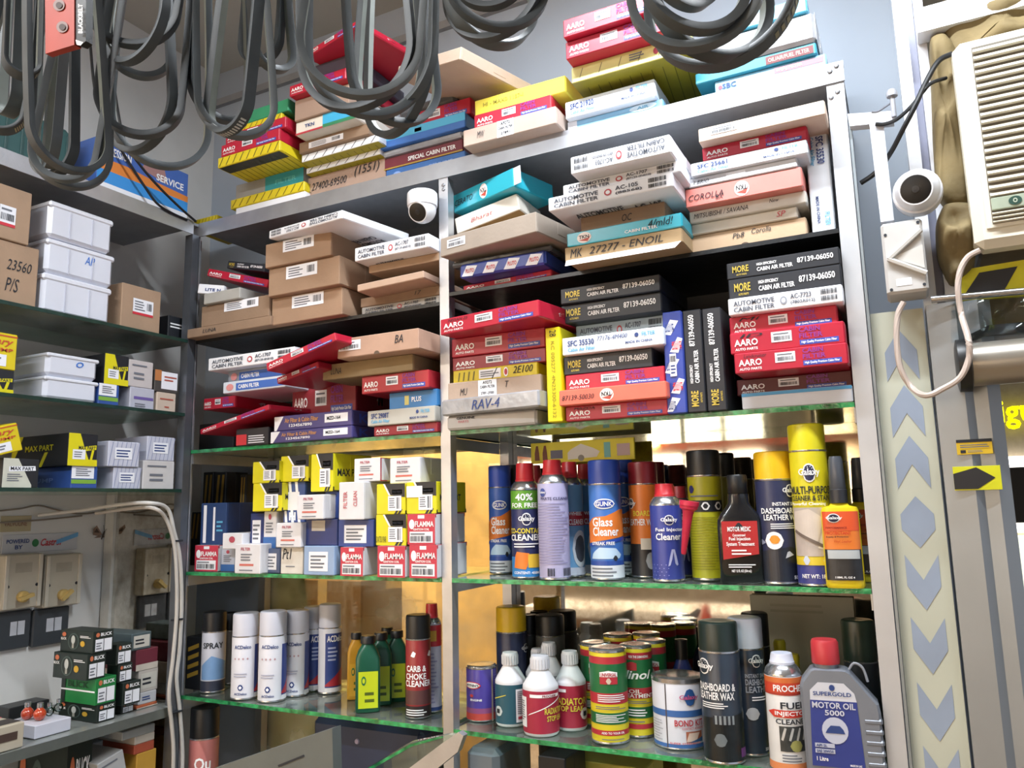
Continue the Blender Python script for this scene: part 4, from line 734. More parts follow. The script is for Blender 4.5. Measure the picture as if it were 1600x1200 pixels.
def spot(u0, u1, vb, vt, Y, Z, k=1.):
    for dy in [i*.004*s for i in range(40) for s in (1, -1)]:        # slide along the line of sight until clear of neighbours
        Yt = Y+dy; p = onY((u0+u1)/2, (vb+vt)/2, Yt); r = (u1-u0)*(p-CAM).dot(_F)/FPX/2*k
        if Yt+r > .284 or Yt-r < -.02 and dy < 0: continue
        if all(abs(Z-z2) > .1 or (p.x-x2)**2+(Yt-y2)**2 >= (r*1.03+r2*1.03)**2 for x2, y2, z2, r2 in _PLACED): Y = Yt; _PLACED.append((p.x, Yt, Z, r)); break
    else:
        if DBG: print('STACK crowded can', u0, u1)
    uc = (u0+u1)/2; p = onY(uc, (vb+vt)/2, Y); dep = (p-CAM).dot(_F); r = (u1-u0)*dep/FPX/2; pt = onY(uc, vt, Y); return Vector((p.x, Y, Z+.0002)), r, pt.z-Z
def cyl_surf(root, pos, r, z0, z1, turn=0.):
    f = Vector((CAM.x-pos.x, CAM.y-pos.y, 0)).normalized(); rt = (-f).cross(Vector((0, 0, 1)))
    def fn(u, v, off): a = u*math.pi/2+turn; return (f*math.cos(a)+rt*math.sin(a))*(r+off)+Vector((0, 0, z0+(z1-z0)*v))
    return CSurf(fn, root, cols=12)
class Can: pass
def aerosol(label, u0, u1, vb, vt, Y, Z, body, cap, capf=.2, small=False, bands=(), name='spray_can', cat='spray can', rim=True, group=None, glow=None):
    pos, r, H = spot(u0, u1, vb, vt, Y, Z); cz = H*(1-capf); sh = r*.55 if small else r*.12; bz = cz-sh
    prof = [(0, .0015), (r*.88, .0015), (r*.97, 0), (r, .002), (r, .004), (r*.985, .006)]
    o = MB().lathe([(0, .001), (r*.9, .001), (r, .003), (r, bz)] + ([(r*.985, bz+.0015)]), 32).build(name, body, smooth=True); o.location = pos; tag(o, label, cat, group)
    if rim: MB().lathe([(r*.9, .0), (r*1.012, .0008), (r*1.02, .0025), (r*1.0, .0045)], 32).build('bottom_rim', CHROME, o, True)
    if small:
        rc = r*.66; MB().lathe([(r*1.005, bz-.001), (r*1.01, bz+.001), (r*.98, bz+.003), (r*.9, bz+sh*.55), (r*.74, bz+sh*.9), (rc, bz+sh)], 32).build('shoulder', CHROME, o, True)
        MB().lathe([(rc*1.02, cz-.001), (rc*1.02, cz+.003), (rc*.97, cz+.004), (rc*.90, H-.003), (rc*.84, H), (0, H)], 28).build('cap', cap, o, True)
    else:
        MB().lathe([(r*.99, bz), (r*1.015, bz+.001), (r*1.015, cz-.0005), (r*.97, cz)], 32).build('seam_ring', CHROME if rim else cap, o, True)
        MB().lathe([(r*.985, cz-.002), (r*.985, H-.005), (r*.95, H-.0015), (r*.86, H), (r*.4, H-.001), (0, H-.001)], 32).build('cap', cap, o, True)
    S = cyl_surf(o, pos, r, 0, bz)
    for z0, z1, m_ in bands:
        bb = MB(); bb.lathe([(r+.0004, bz*z0), (r+.0004, bz*z1)], 32); bb.f = bb.f[:-2] if False else [f for f in bb.f if len(f) == 4]; bb.build('printed_band', m_, o, True)
    c = Can(); c.o = o; c.S = S; c.r = r; c.H = H; c.pos = pos; c.bz = bz; return c
def glx(S, u, v, k=1., dark=None, tc=None):
    S.disc(u, v, .24*k, .075*k, INKW, 'logo_ring', .0010); S.disc(u, v, .20*k, .063*k, dark or M('#2a2f4a', .4, 0, 0), 'logo_disc', .0016)
    S.text('Galaxy', u-.36*k, v-.035*k, u+.36*k, v+.035*k, tc or INKW, name='logo_lettering', off=.0024)
    for du, dv in ((-.04, .045), (.05, .05), (.1, .035)): S.disc(u+du*k, v+dv*k, .016*k, .006*k, INKW, 'logo_star', .0022)
# ---------- second glass shelf, bay nearest the door
GRNC = M('#5d9c32', .35, 0, .05); BLC = M('#2f7fc4', .35, 0, .06); LAV = M('#a9a6c8', .4, 0, .05); REDC = M('#c22a35', .35, 0, .05); GUNKB = M('#2a49a8', .35, 0, .06); ORG = M('#dd7a30', .4, 0, .1); DNAV = M('#2b2f4c', .35, 0, .08)
SK2 = M('#6fa4d0', .35, 0, .08)
def gunk(c, txt=True):
    S = c.S; S.disc(-.05, .80, .42, .055, INKW, 'logo_ring', .0009); S.disc(-.05, .80, .37, .042, GUNKB, 'logo_disc', .0014); S.text('GUNK', -.36, .775, .26, .825, INKW, off=.002)
    S.poly([(-.95, .58), (-.5, .66), (0, .67), (.6, .74), (.95, .74), (.95, .46), (-.95, .38)], ORG, 'orange_panel')
    S.text('Glass', -.55, .56, .25, .655, INKW); S.text('Cleaner', -.55, .46, .50, .555, INKW); S.poly([(-.95, .37), (.95, .45), (.95, .42), (-.95, .34)], GUNKB, 'blue_strip', .001); S.text('STREAK FREE', -.6, .365, .3, .40, INKW, off=.0018)
    S.poly([(-.7, .22), (.5, .22), (.6, .26), (.35, .33), (-.3, .34), (-.6, .28)], M('#b9d3ea', .4, 0, 0), 'car_picture'); S.disc(.32, .225, .10, .03, INK, 'car_wheel', .0012); S.rect(-.9, .155, .8, .20, M('#2c4c9a', .4, 0, 0), 'blue_band'); S.rect(-.95, 0.02, .95, .15, M('#d3d8e0', .4, 0, 0), 'white_band'); S.lines(-.7, .03, .6, .14, 3); S.done()
c = aerosol('blue glass cleaner can with orange band and car picture, before the yellow strip', 921, 972, 903, 719, .06, L2, M('#3f6fb8', .35, 0, .08), GUNKB, .2); gunk(c)
c = aerosol('blue glass cleaner can hidden behind its twin', 960, 992, 897, 719, .15, L2, M('#3f6fb8', .35, 0, .08), GUNKB, .2); gunk(c)
c = aerosol('blue and orange engine degreaser can at the back next to the middle post', 764, 800, 896, 728, .13, L2, M('#3a5fae', .35, 0, .08), GUNKB, .2); gunk(c)
c = aerosol('black capped orange spray can behind the green and navy one', 788, 822, 896, 727, .19, L2, M('#35302e', .4, 0, .1), DCAP, .2, bands=((.72, .96, ORG),)); c.S.text('CAR', -.6, .45, -.1, .55, INKW).done()
c = aerosol('green and navy contact cleaner can with red cap', 799, 845, 906, 724, .05, L2, M('#252c58', .35, 0, .06), REDC, .16, True, bands=((.775, .985, GRNC), (.02, .24, BLC)))
S = c.S; S.text('40%', -.45, .87, .30, .95, INKW, off=.0018); S.text('FOR FREE', -.65, .79, .50, .845, INKW, off=.0018); glx(S, .02, .66, .95, M('#1d2244', .4, 0, 0)); S.text('CO-CONTACT', -.85, .50, .80, .56, M('#e3cf3a', .5, 0, 0)); S.text('CLEANER', -.8, .42, .7, .49, INKW); S.lines(-.6, .34, .6, .40, 2, INKW); S.poly([(-.6, .12), (.0, .10), (.1, .28), (-.5, .30)], ORG, 'picture_patch', .0012); S.poly([(.05, .12), (.7, .12), (.7, .27), (.05, .27)], M('#d8b43a', .4, 0, 0), 'picture_patch', .0012); S.text('CONTENT: 450ML', -.6, .05, .6, .08, INKW, off=.0018); S.done()
c = aerosol('lavender parts cleaner can with red cap showing rows of fine print', 841, 889, 908, 719, .035, L2, LAV, REDC, .125, True)
S = c.S; S.disc(-.45, .90, .16, .045, M('#3a4c94', .4, 0, 0)); S.text('Galaxy', -.6, .885, -.3, .915, INKW, off=.0016); S.text('PARTS CLEANER', -.55, .82, .75, .85, M('#4a466a', .5, 0, 0)); S.lines(-.85, .16, .75, .80, 22, M('#8d8ab0', .5, 0, 0), .35); S.bars(.35, .04, .8, .12, 12); S.bars(-.3, .04, 0, .12, 5); S.done()
c = aerosol('dull red capped can peeping between the contact cleaner and parts cleaner', 826, 852, 896, 727, .2, L2, M('#4a4468', .4), M('#8e2230', .4), .16, True)
def wheel(c):
    S = c.S; S.rect(-.95, .55, .95, .70, M('#b52a38', .4, 0, 0), 'red_band'); S.text('WHEEL', -.1, .66, .6, .70, INKW, off=.0016); S.text('CLEANER', -.1, .56, .7, .62, INKW, off=.0016); S.disc(.45, .30, .42, .2, M('#cfd6de', .4, 0, 0), 'wheel_picture'); S.disc(.45, .30, .30, .145, M('#4a4e58', .4, 0, 0), 'wheel_picture_hub', .0012); S.rect(-.9, .02, .9, .10, M('#c6c9da', .4, 0, 0), 'white_band'); S.done()
wheel(aerosol('light blue wheel cleaner can with red cap, beside the lavender can', 872, 912, 902, 722, .10, L2, SK2, REDC, .14, True))
wheel(aerosol('light blue wheel cleaner can with red cap, behind the blue glass cleaner', 898, 934, 897, 725, .17, L2, M('#4f86b4', .35, 0, .08), M('#a02632', .4), .14, True))
c = aerosol('orange dashboard wax can with dark red cap', 984, 1030, 897, 722, .12, L2, ORG, M('#7c1c26', .35, 0, .06), .19, bands=((.02, .36, M('#2c2a2c', .4, 0, .2)),))
S = c.S; glx(S, -.62, .80, .8); S.text('BOARD &', -.5, .66, .5, .72, M('#e8d84a', .5, 0, 0)); S.text('LEATHER WAX', -.75, .56, .55, .63, INKW); S.rect(-.2, .30, .5, .42, M('#c9c3b8', .4, 0, 0), 'grille_picture', .0011); S.disc(.2, .18, .22, .09, M('#8e9094', .4, 0, 0), 'wheel_picture', .0012); S.done()
aerosol('dark red capped can behind the orange wax can', 1012, 1042, 892, 722, .2, L2, M('#8c4a28', .4), M('#6a1a22', .4), .19)
def fuel(c):
    S = c.S; glx(S, .12, .80, .9, M('#20265a', .4, 0, 0)); S.text('Fuel Injector', -.45, .64, .75, .70, INKW); S.text('Cleaner', -.45, .54, .60, .63, INKW); S.poly([(.0, .2), (.12, .22), (.25, .42), (.15, .42)], M('#aab0d8', .5, 0, 0), 'nozzle_picture'); S.poly([(.3, .2), (.42, .22), (.3, .42), (.22, .42)], M('#aab0d8', .5, 0, 0), 'nozzle_picture')
    for i in range(5):
        for j in range(5): S.disc(-.8+i*.18+(j % 2)*.09, .04+j*.045, .03, .008, M('#7e86c4', .5, 0, 0), 'printed_dot')
    S.done()
c = aerosol('small navy fuel injector cleaner can with red cap and clipped funnel', 1017, 1066, 906, 756, .05, L2, M('#333f8e', .35, 0, .06), REDC, .13, True); fuel(c)
fuel(aerosol('small navy fuel injector cleaner can behind the clipped funnel', 1046, 1082, 900, 760, .14, L2, M('#2c3474', .35, 0, .06), M('#a83038', .4), .13, True))
f0 = onY(1077, 783, -.0); f1 = onY(1068, 866, -.0); fun = empty('funnel', f1); tag(fun, 'magenta red plastic funnel clipped in front of small navy can', 'funnel'); L = (f0-f1).length; fun.rotation_euler = (f0-f1).to_track_quat('Z', 'Y').to_euler(); FR = M('#c92a4a', .4, 0, .05)
MB().lathe([(.0035, 0), (.0045, .002), (.009, L*.75), (.0105, L*.82), (.0155, L*.86), (.0165, L*.93), (.0150, L*.93), (.008, L*.8), (.003, .002)], 20).build('cone', FR, fun, True); MB().lathe([(.0150, L*.92), (.0172, L*.92), (.0175, L), (.0155, L)], 20).build('rim', FR, fun, True)
c = aerosol('olive yellow spray can with black cap and wheel icons', 1077, 1129, 900, 704, .09, L2, M('#a3a21e', .4, 0, .06), DCAP, .195)
S = c.S; S.disc(-.55, .88, .14, .04, M('#2c3470', .4, 0, 0)); S.lines(-.6, .80, .7, .83, 1); S.rect(-.75, .66, .75, .77, DKB, 'icon_strip'); [S.disc(u, .715, .16, .04, INKW, 'wheel_icon', .0012) and S.disc(u, .715, .1, .025, DKB, 'wheel_icon_hub', .0017) for u in (-.5, 0, .5)]; S.lines(-.7, .1, .7, .62, 20, M('#7c7b18', .5, 0, 0), .3); S.done()
aerosol('spray can with black cap at the back beside the dark treatment bottle', 1120, 1152, 894, 708, .19, L2, M('#6a6a20', .4), DCAP, .195)
c = aerosol('navy dashboard polish can with yellow cap and mango sticker', 1184, 1242, 910, 706, .055, L2, DNAV, M('#e2b51c', .35, 0, .05), .21)
S = c.S; glx(S, .55, .90, .85, M('#23284a', .4, 0, 0)); S.text('INSTANT SHINE', -.1, .755, .9, .79, INKW); S.text('DASHBOARD &', -.50, .68, .95, .735, INKW); S.text('LEATHER WAX', -.42, .615, .95, .67, INKW); S.lines(-.2, .53, .9, .59, 3, INKW); S.disc(-.12, .42, .30, .085, INKW, 'mango_sticker', .0010); S.disc(-.10, .43, .17, .042, M('#e0902c', .5, 0, 0), 'mango_picture', .0016); S.poly([(-.9, .37), (-.6, .44), (-.4, .40), (-.9, .34)], M('#8a90a8', .4, 0, 0), 'printed_flash'); S.poly([(-.9, .04), (.95, .04), (.95, .3), (.4, .36), (-.3, .33), (-.9, .3)], M('#1f2430', .35, 0, .3, 40), 'interior_picture', .0007); S.poly([(.2, .25), (.5, .28), (.3, .33)], M('#b8bcc8', .4, 0, 0), 'picture_glint', .0013); S.text('500ml', .45, .05, .85, .085, INKW, off=.0018); S.done()
c = aerosol('tall yellow multi-purpose cleaner can with seat picture', 1240, 1296, 914, 663, .055, L2, M('#c9bd1c', .38, 0, .05), M('#d3ca1e', .38, 0, .05), .165, bands=((.02, .16, M('#3a3f86', .35, 0, .05)),), name='spray_can')
S = c.S; glx(S, .0, .84, .95, M('#23284a', .4, 0, 0)); S.text('MULTI-PURPOSE', -.78, .68, .85, .74, INK); S.text('CLEANER & STAIN', -.78, .63, .7, .67, INK); S.text('Powerful Cleaning', -.75, .59, .5, .62, INKW); S.poly([(-.8, .22), (.9, .22), (.9, .58), (-.8, .58)], M('#b8ada6', .45, 0, .15, 40), 'seat_picture'); S.poly([(-.75, .42), (.1, .32), (.35, .50), (-.1, .57), (-.7, .55)], M('#cfc4ba', .45), 'seat_highlight', .0010); S.poly([(.1, .28), (.7, .24), (.8, .5), (.45, .52)], M('#d3cac0', .45), 'seat_highlight', .0010); S.poly([(-.75, .40), (-.7, .42), (.6, .27), (.55, .25)], M('#6f625a', .5), 'seat_seam', .0014); S.rect(-.8, .155, .8, .215, M('#d8c23a', .4, 0, 0), 'yellow_band', .0010); S.disc(-.3, .19, .12, .035, M('#c6d3e6', .4, 0, 0), 'badge', .0015); S.disc(.4, .19, .16, .04, M('#c6d3e6', .4, 0, 0), 'badge', .0015); S.text('NET WT: 18OZ', -.5, .06, .5, .09, INKW, off=.0018); S.done()
# superellipse loft for moulded bottles
def sring(a, b, z, e=.5, n=28, dx=0., rot=None):
    out = []
    for i in range(n):
        t = 2*math.pi*i/n; x = a*math.copysign(abs(math.cos(t))**e, math.cos(t))+dx; y = b*math.copysign(abs(math.sin(t))**e, math.sin(t)); out.append(Vector((x, y, z)))
    return out
def moulded(label, u0, u1, vb, vt, Y, Z, mat, rings, depth=.5, name='bottle', cat='bottle', yaw=None):
    pos, r, H = spot(u0, u1, vb, vt, Y, Z, .68)
    o = MB().loft([sring(r*a, r*b*depth, H*z, e, dx=r*dx) for z, a, b, e, dx in rings]).build(name, mat, smooth=True, angle=50); o.location = pos; tag(o, label, cat)
    f = Vector((CAM.x-pos.x, CAM.y-pos.y)); o.rotation_euler = (0, 0, math.atan2(f.y, f.x)+math.pi/2 if yaw is None else yaw); c = Can(); c.o = o; c.r = r; c.H = H; c.dep = r*depth; c.pos = pos
    c.S = lambda a=.8, y=1.0: Surf(lambda u, v, off: Vector((u*r*a, -r*depth*y-off, v*H)), o); return c
c = moulded('black flat treatment bottle with red label', 1121, 1191, 907, 742, .04, L2, M('#17191d', .22, 0, .1, coat=.5), ((.0, .9, .85, .45, 0), (.015, .97, .95, .45, 0), (.5, .98, .97, .45, 0), (.58, .96, .95, .45, 0), (.64, .80, .85, .5, 0), (.70, .56, .8, .6, 0), (.74, .47, .75, .7, 0), (.82, .46, .74, 1, 0)), .55)
MB().lathe([(c.r*.40, c.H*.82), (c.r*.44, c.H*.83), (c.r*.44, c.H*.985), (c.r*.40, c.H), (0, c.H)], 24).build('cap', DCAP, c.o, True)
S = c.S(.82, .985); S.poly([(-.95, .22), (.90, .27), (.90, .57), (-.95, .57)], M('#b02a2e', .4, 0, .05), 'red_label', .001); S.text('MOTOR MEDIC', -.65, .475, .55, .52, INKW, off=.0022); S.poly([(-.35, .50), (.25, .50), (.0, .555), (-.1, .555)], INK, 'label_emblem', .0016); S.text('Concentrated', -.4, .43, .25, .455, INKW, off=.0022); S.text('Fuel Injection', -.6, .385, .5, .425, INKW, off=.0022); S.text('System Treatment', -.75, .335, .7, .38, INKW, off=.0022); S.lines(-.5, .26, .5, .32, 2, INKW, off=.0022); S.lines(-.7, .145, .7, .185, 2, INKW); S.text('NET 12 FL OZ (354 mL)', -.55, .1, .45, .13, INKW); S.done()
def spray(label, u0, u1, vb, vt, Y):
    c = moulded(label, u0, u1, vb, vt, Y, L2, M('#dcc71f', .35, 0, .05), ((.0, .92, .9, .6, 0), (.02, .98, .98, .6, 0), (.05, .97, .97, .6, 0), (.5, .96, .96, .6, 0), (.58, .95, .95, .6, 0), (.605, .88, .9, .65, 0), (.62, .5, .6, .8, 0), (.64, .42, .5, 1, 0)), .62, 'spray_bottle', 'spray bottle')
    MB().lathe([(c.r*.40, c.H*.635), (c.r*.46, c.H*.64), (c.r*.46, c.H*.74), (c.r*.38, c.H*.75)], 22).build('collar', M('#2b2d33', .4), c.o, True)
    MB().lathe([(c.r*.40, c.H*.745), (c.r*.42, c.H*.75), (c.r*.36, c.H*.97), (c.r*.30, c.H), (0, c.H)], 22).build('pump_cap', M('#4a4f58', .3, 0, .1), c.o, True)
    sh = lambda z: Surf(lambda u, v, off: Vector((u*c.r*.95, -(c.dep*1.0*(1-abs(u)**3.2)**.30 if abs(u) < 1 else 0)-off-.0006, v*c.H)), c.o, cols=14)
    S = sh(0); S.rect(-.94, .29, .94, .575, ORG, 'orange_label', .0012); S.rect(-.94, .43, .94, .575, M('#d8562c', .4, 0, .05), 'red_label', .0016); S.rect(-.94, .06, .94, .29, M('#26282c', .35, 0, .3, 60), 'dashboard_picture', .0012); S.rect(-.8, .22, .85, .285, M('#b4bcc0', .4, 0, .1), 'windscreen_picture', .0018); S.done()
    S = c.S(.95, 1.0); S.disc(-.35, .525, .34, .035, INKW, 'logo_ring', .0028); S.disc(-.35, .525, .28, .029, M('#20243c'), 'logo_disc', .0034); S.text('Galaxy', -.75, .51, .1, .54, INKW, off=.004); S.text('PERFORMANCE', -.8, .445, .3, .46, M('#8a2418', .5, 0, 0), off=.003); S.text('PROTECTANT', -.85, .40, .5, .425, M('#c8321c', .5, 0, 0), off=.003); S.text('Beauty & Protection', -.8, .375, .35, .39, INK, off=.003); S.text('Vinyl, Leather', -.4, .335, .5, .36, M('#b03018', .5, 0, 0), bold=False, shear=.4, off=.003); S.text('118ML FL OZ 4', -.5, .075, .5, .09, INKW, off=.003); S.done()
spray('orange and yellow spray bottle with dark pump cap and dashboard picture', 1284, 1342, 914, 713, .008)
spray('second orange and yellow spray bottle half behind its twin by the post', 1322, 1372, 910, 715, .12)
# sign strip behind the cans
k = carton('banner_strip', 'yellow printed strip with car and seat pictures hung behind the cans', 'sign', M('#f2e63a', .45, 0, .05), 830, 726, 692, 992, 717, 684, .22, .006, flap=False, bevel=.0008); S = k.S('F')
for u in (.04, .12): S.poly([(u, .15), (u+.05, .15), (u+.045, .5), (u+.035, .85), (u+.015, .85), (u, .5)], M('#7e4a3a', .5, 0, 0), 'seat_picture')
S.rect(.2, .2, .32, .6, M('#6a6f8a', .5, 0, 0), 'box_picture'); S.poly([(.37, .12), (.65, .2), (.68, .45), (.62, .62), (.5, .85), (.4, .6), (.37, .45)], INKW, 'car_picture'); S.disc(.5, .18, .03, .15, M('#9a9a96'), 'car_wheel'); S.rect(.72, .15, .78, .85, M('#7cc8d0', .5, 0, 0), 'bottle_picture'); S.rect(.84, .2, .96, .75, M('#cfb8c0', .5, 0, 0), 'label_picture'); S.done()
# ---------- third glass shelf, bay nearest the door
L3 = Z3+TH
c = aerosol('purple oil additive can with silver lid at the post end of the shelf', 729, 777, 1146, 1037, .09, L3, M('#4a3f96', .3, 0, .1), CHROME, .03, name='tin_can', cat='can', bands=((.02, .16, M('#b8443c', .35, 0, .05)), (.16, .26, M('#8a4a78', .35, 0, .05))))
S = c.S; S.disc(-.45, .70, .42, .07, M('#c8343c', .4, 0, 0), 'logo_plate'); S.disc(-.45, .70, .37, .055, INKW, 'logo_plate', .0011); S.text("WYNN'S", -.75, .675, -.12, .725, INK, off=.0018); S.text('ENGINE', -.5, .40, .0, .44, INKW); S.disc(-.45, .5, .1, .03, M('#b8343c', .4, 0, 0)); S.rect(.42, .0, .50, 1, M('#b8a89c', .4, 0, 0), 'seam'); S.lines(.55, .3, .95, .9, 14, M('#7a6cc0', .4, 0, 0), .4); S.done()
def cone(label, u0, u1, vb, vt, Y, lab, kind):
    pos, r, H = spot(u0, u1, vb, vt, Y, L3); WP = M('#d9dce2', .4, 0, .04)
    o = MB().lathe([(0, .001), (r*.92, .001), (r*.98, .004), (r, .008), (r, H*.60), (r*.985, H*.625), (r*.92, H*.65), (r*.55, H*.79), (r*.47, H*.815), (r*.47, H*.83)], 32).build('conical_bottle', WP, smooth=True, angle=60); o.location = pos; tag(o, label, 'bottle')
    MB().lathe([(r*.46, H*.825), (r*.53, H*.83), (r*.53, H*.97), (r*.48, H), (0, H)], 24).build('cap', M('#d0d3da', .45), o, True)
    rib = MB()
    for i in range(20):
        a = 2*math.pi*i/20; x, y = r*.53*math.cos(a), r*.53*math.sin(a); rib.box(x-.0007, y-.0007, H*.84, x+.0007, y+.0007, H*.96)
    rib.build('cap_ribs', M('#c6c9d2', .45), o)
    bb = MB().lathe([(r+.0005, H*.05), (r+.0005, H*.58)], 32); bb.f = [f for f in bb.f if len(f) == 4]; bb.build('label', lab, o, True); S = cyl_surf(o, pos, r+.0004, 0, H)
    yl = M('#d8cc48', .5, 0, 0)
    if kind == 'leak':
        S.rect(-.4, .50, .75, .54, INKW, 'white_strip'); S.text('PROCHEM', .05, .505, .55, .535, M('#8a2838'), off=.0016); S.poly([(-.5, .27), (-.48, .285), (.9, .50), (.9, .485)], INKW, 'white_line'); S.text('RADIATOR', .12, .29, .95, .37, yl); S.text('STOP LEAK', .2, .20, .95, .27, yl); S.rect(-.95, .12, -.55, .50, STICK, 'fine_print_panel', .001); S.lines(-.92, .2, -.6, .46, 9, off=.0016)
    elif kind == 'leak2':
        S.rect(-.95, .50, -.2, .54, INKW, 'white_strip'); S.text('RADIATOR', -.75, .34, .7, .43, yl); S.text('STOP LEAK', -.70, .26, .55, .33, yl); S.disc(.6, .22, .24, .075, M('#dcd6d6', .5), 'icon_disc', .001); S.rect(.5, .19, .7, .25, INK, 'radiator_icon', .0016)
    else:
        S.disc(-.55, .22, .2, .07, M('#c6d0d2', .5), 'icon_disc', .001); S.rect(-.65, .19, -.48, .25, INK, 'radiator_icon', .0016); S.poly([(-.9, .36), (-.9, .375), (-.2, .45), (-.2, .44)], yl, 'yellow_line'); S.rect(.2, .07, .95, .52, STICK, 'fine_print_panel', .001); S.lines(.26, .18, .9, .5, 12, off=.0016); S.rect(.28, .11, .6, .15, M('#b0384a', .5, 0, 0), 'red_flag', .0016)
    S.done()
MAR = M('#a32c44', .35, 0, .06)
cone('white conical bottle with teal label beside the purple can', 774, 822, 1152, 1019, .075, M('#2c5868', .35, 0, .06), 'flush')
cone('white conical bottle with maroon label, beside the teal labelled one', 817, 873, 1163, 1024, .04, MAR, 'leak')
cone('white conical bottle with maroon label beside the striped oil cans', 868, 916, 1152, 1017, .09, MAR, 'leak2')
cone('white conical bottle behind the two maroon labelled ones', 838, 880, 1135, 1004, .15, M('#8f9299', .4), 'flush')
cone('white conical bottle tucked between teal and maroon bottles', 822, 862, 1140, 1013, .12, M('#7f8a92', .4), 'flush')
c = aerosol('navy spray can with bright yellow cap at the back', 776, 824, 1130, 947, .17, L3, M('#222c4c', .35, 0, .08), M('#dbb41e', .35, 0, .05), .24); glx(c.S, .7, .8, .8); c.S.done()
aerosol('grey can with black cap behind the conical bottles', 838, 884, 1128, 960, .19, L3, M('#55585a', .4), DCAP, .22); aerosol('dark can with black cap beside the grey one at the back', 812, 842, 1120, 960, .22, L3, M('#3a3c40', .4), DCAP, .22)
def oil(label, u0, u1, vb, vt, Y, face=True):
    RD = M('#b3303c', .35, 0, .05); GR = M('#1f6a3c', .35, 0, .05)
    c = aerosol(label, u0, u1, vb, vt, Y, L3, M('#d3c32a', .35, 0, .05), CHROME, .012, name='tin_can', cat='can', bands=((.88, .96, RD), (.56, .88, GR), (.44, .56, RD), (.22, .345, GR), (.10, .155, RD)))
    MB().lathe([(c.r*.86, c.H*.975), (c.r*1.0, c.H*.97), (c.r*1.02, c.H*.99), (c.r*.95, c.H), (c.r*.90, c.H*.985)], 32).build('lid_rim', CHROME, c.o, True)
    S = c.S
    if face: S.poly([(-.3, .66), (.3, .66), (.3, .74), (.0, .80), (-.3, .74)], RD, 'crest', .001); S.poly([(-.3, .74), (.3, .74), (.3, .79), (0, .81), (-.3, .79)], INKW, 'crest', .0011); S.text('UNIVERSAL', -.27, .745, .27, .785, RD, off=.0018); S.disc(0, .695, .09, .035, M('#c9b9a8', .5), 'crest_mark', .0018); S.lines(-.4, .46, .7, .55, 4, INKW); S.lines(-.5, .24, .6, .33, 5, INKW); S.lines(-.5, .38, .6, .42, 2); S.text('ADD TO YOUR OIL', -.3, .115, .5, .14, INKW); S.lines(-.3, .05, .5, .07, 1)
    else: S.text('FOR THE DEMANDING', -.3, .90, .5, .93, INKW); S.poly([(-.4, .76), (.0, .76), (.0, .84), (-.2, .86), (-.4, .84)], RD, 'crest', .001); S.text('linol', -.5, .66, .6, .76, INKW, shear=.3); S.text('OIL', -.35, .50, .15, .545, INKW); S.text('TREATMENT', -.75, .45, .7, .495, INKW); S.lines(-.6, .24, .6, .33, 3, INKW); S.lines(-.5, .38, .6, .42, 2); S.lines(-.5, .17, .6, .2, 1)
    S.done()
oil('red, green and yellow striped oil can standing out in front of its group', 923, 981, 1174, 1011, .05)
oil('red, green and yellow striped oil can with treatment lettering', 972, 1021, 1165, 1006, .09, False)
oil('striped oil can half hidden behind the front one', 909, 957, 1155, 1003, .12)
oil('striped oil can behind, its silver lid beside the dark navy bottle', 998, 1043, 1150, 999, .15); oil('striped oil can at the back of the group, next to the conical bottles', 946, 990, 1144, 990, .19); oil('striped oil can at the very back of the group', 992, 1034, 1136, 988, .225)
c = aerosol('wide white and blue adhesive tin with silver lid', 1021, 1101, 1172, 1053, .08, L3, M('#cfd3de', .4, 0, .04), CHROME, .03, name='paint_tin', cat='tin', bands=((.50, .60, M('#3a66a8', .4, 0, .05)), (.02, .09, M('#3a66a8', .4, 0, .05))))
MB().lathe([(c.r*.80, c.H*.985), (c.r*.86, c.H*1.0), (c.r*1.02, c.H*.99), (c.r*1.02, c.H*.965), (c.r, c.H*.96)], 36).build('lid_rim', CHROME, c.o, True)
S = c.S; S.disc(.28, .80, .16, .13, M('#2f5a9c', .4, 0, 0), 'logo_disc'); S.text('Galaxy', .02, .75, .5, .84, M('#c85a8a', .5, 0, 0), off=.0018); S.rect(-.33, 0, -.30, 1, M('#4a4448'), 'seam'); S.text('BOND KIT', -.12, .36, .62, .46, M('#b83a44', .5, 0, 0)); S.text('CONTACT ADHESIVE', .05, .31, .62, .345, M('#c86a70', .5, 0, 0)); S.poly([(.14, .12), (.58, .12), (.58, .28), (.14, .28)], M('#a9664c', .5), 'wood_picture'); S.poly([(.14, .13), (.40, .13), (.50, .26), (.16, .26)], M('#d8c4b8', .5), 'hand_picture', .0011); S.poly([(.2, .12), (.58, .12), (.58, .19)], M('#2f5888', .5), 'blue_picture', .0014); S.text('SUPER STRENGTH', -.25, .09, .5, .12, M('#c8606a', .5, 0, 0), off=.0018); S.lines(-.8, .12, -.42, .45, 8, M('#a8acb8', .5, 0, 0), .4); S.done()
c = moulded('dark navy bottle with black cap behind the adhesive tin', 1049, 1086, 1135, 998, .2, L3, M('#27346a', .25, 0, .1, coat=.4), ((0, .95, .9, .6, 0), (.5, 1, 1, .6, 0), (.6, .95, .95, .7, 0), (.72, .6, .7, .9, 0), (.76, .5, .6, 1, 0)), .7); MB().lathe([(c.r*.5, c.H*.76), (c.r*.52, c.H*.99), (0, c.H)], 20).build('cap', DCAP, c.o, True)
GALD = M('#2d3846', .3, 0, .1)
c = aerosol('dark green and slate polish can with dark cap, beside the adhesive tin', 1096, 1158, 1196, 970, .02, L3, GALD, M('#1d2b28', .35, 0, .1), .205)
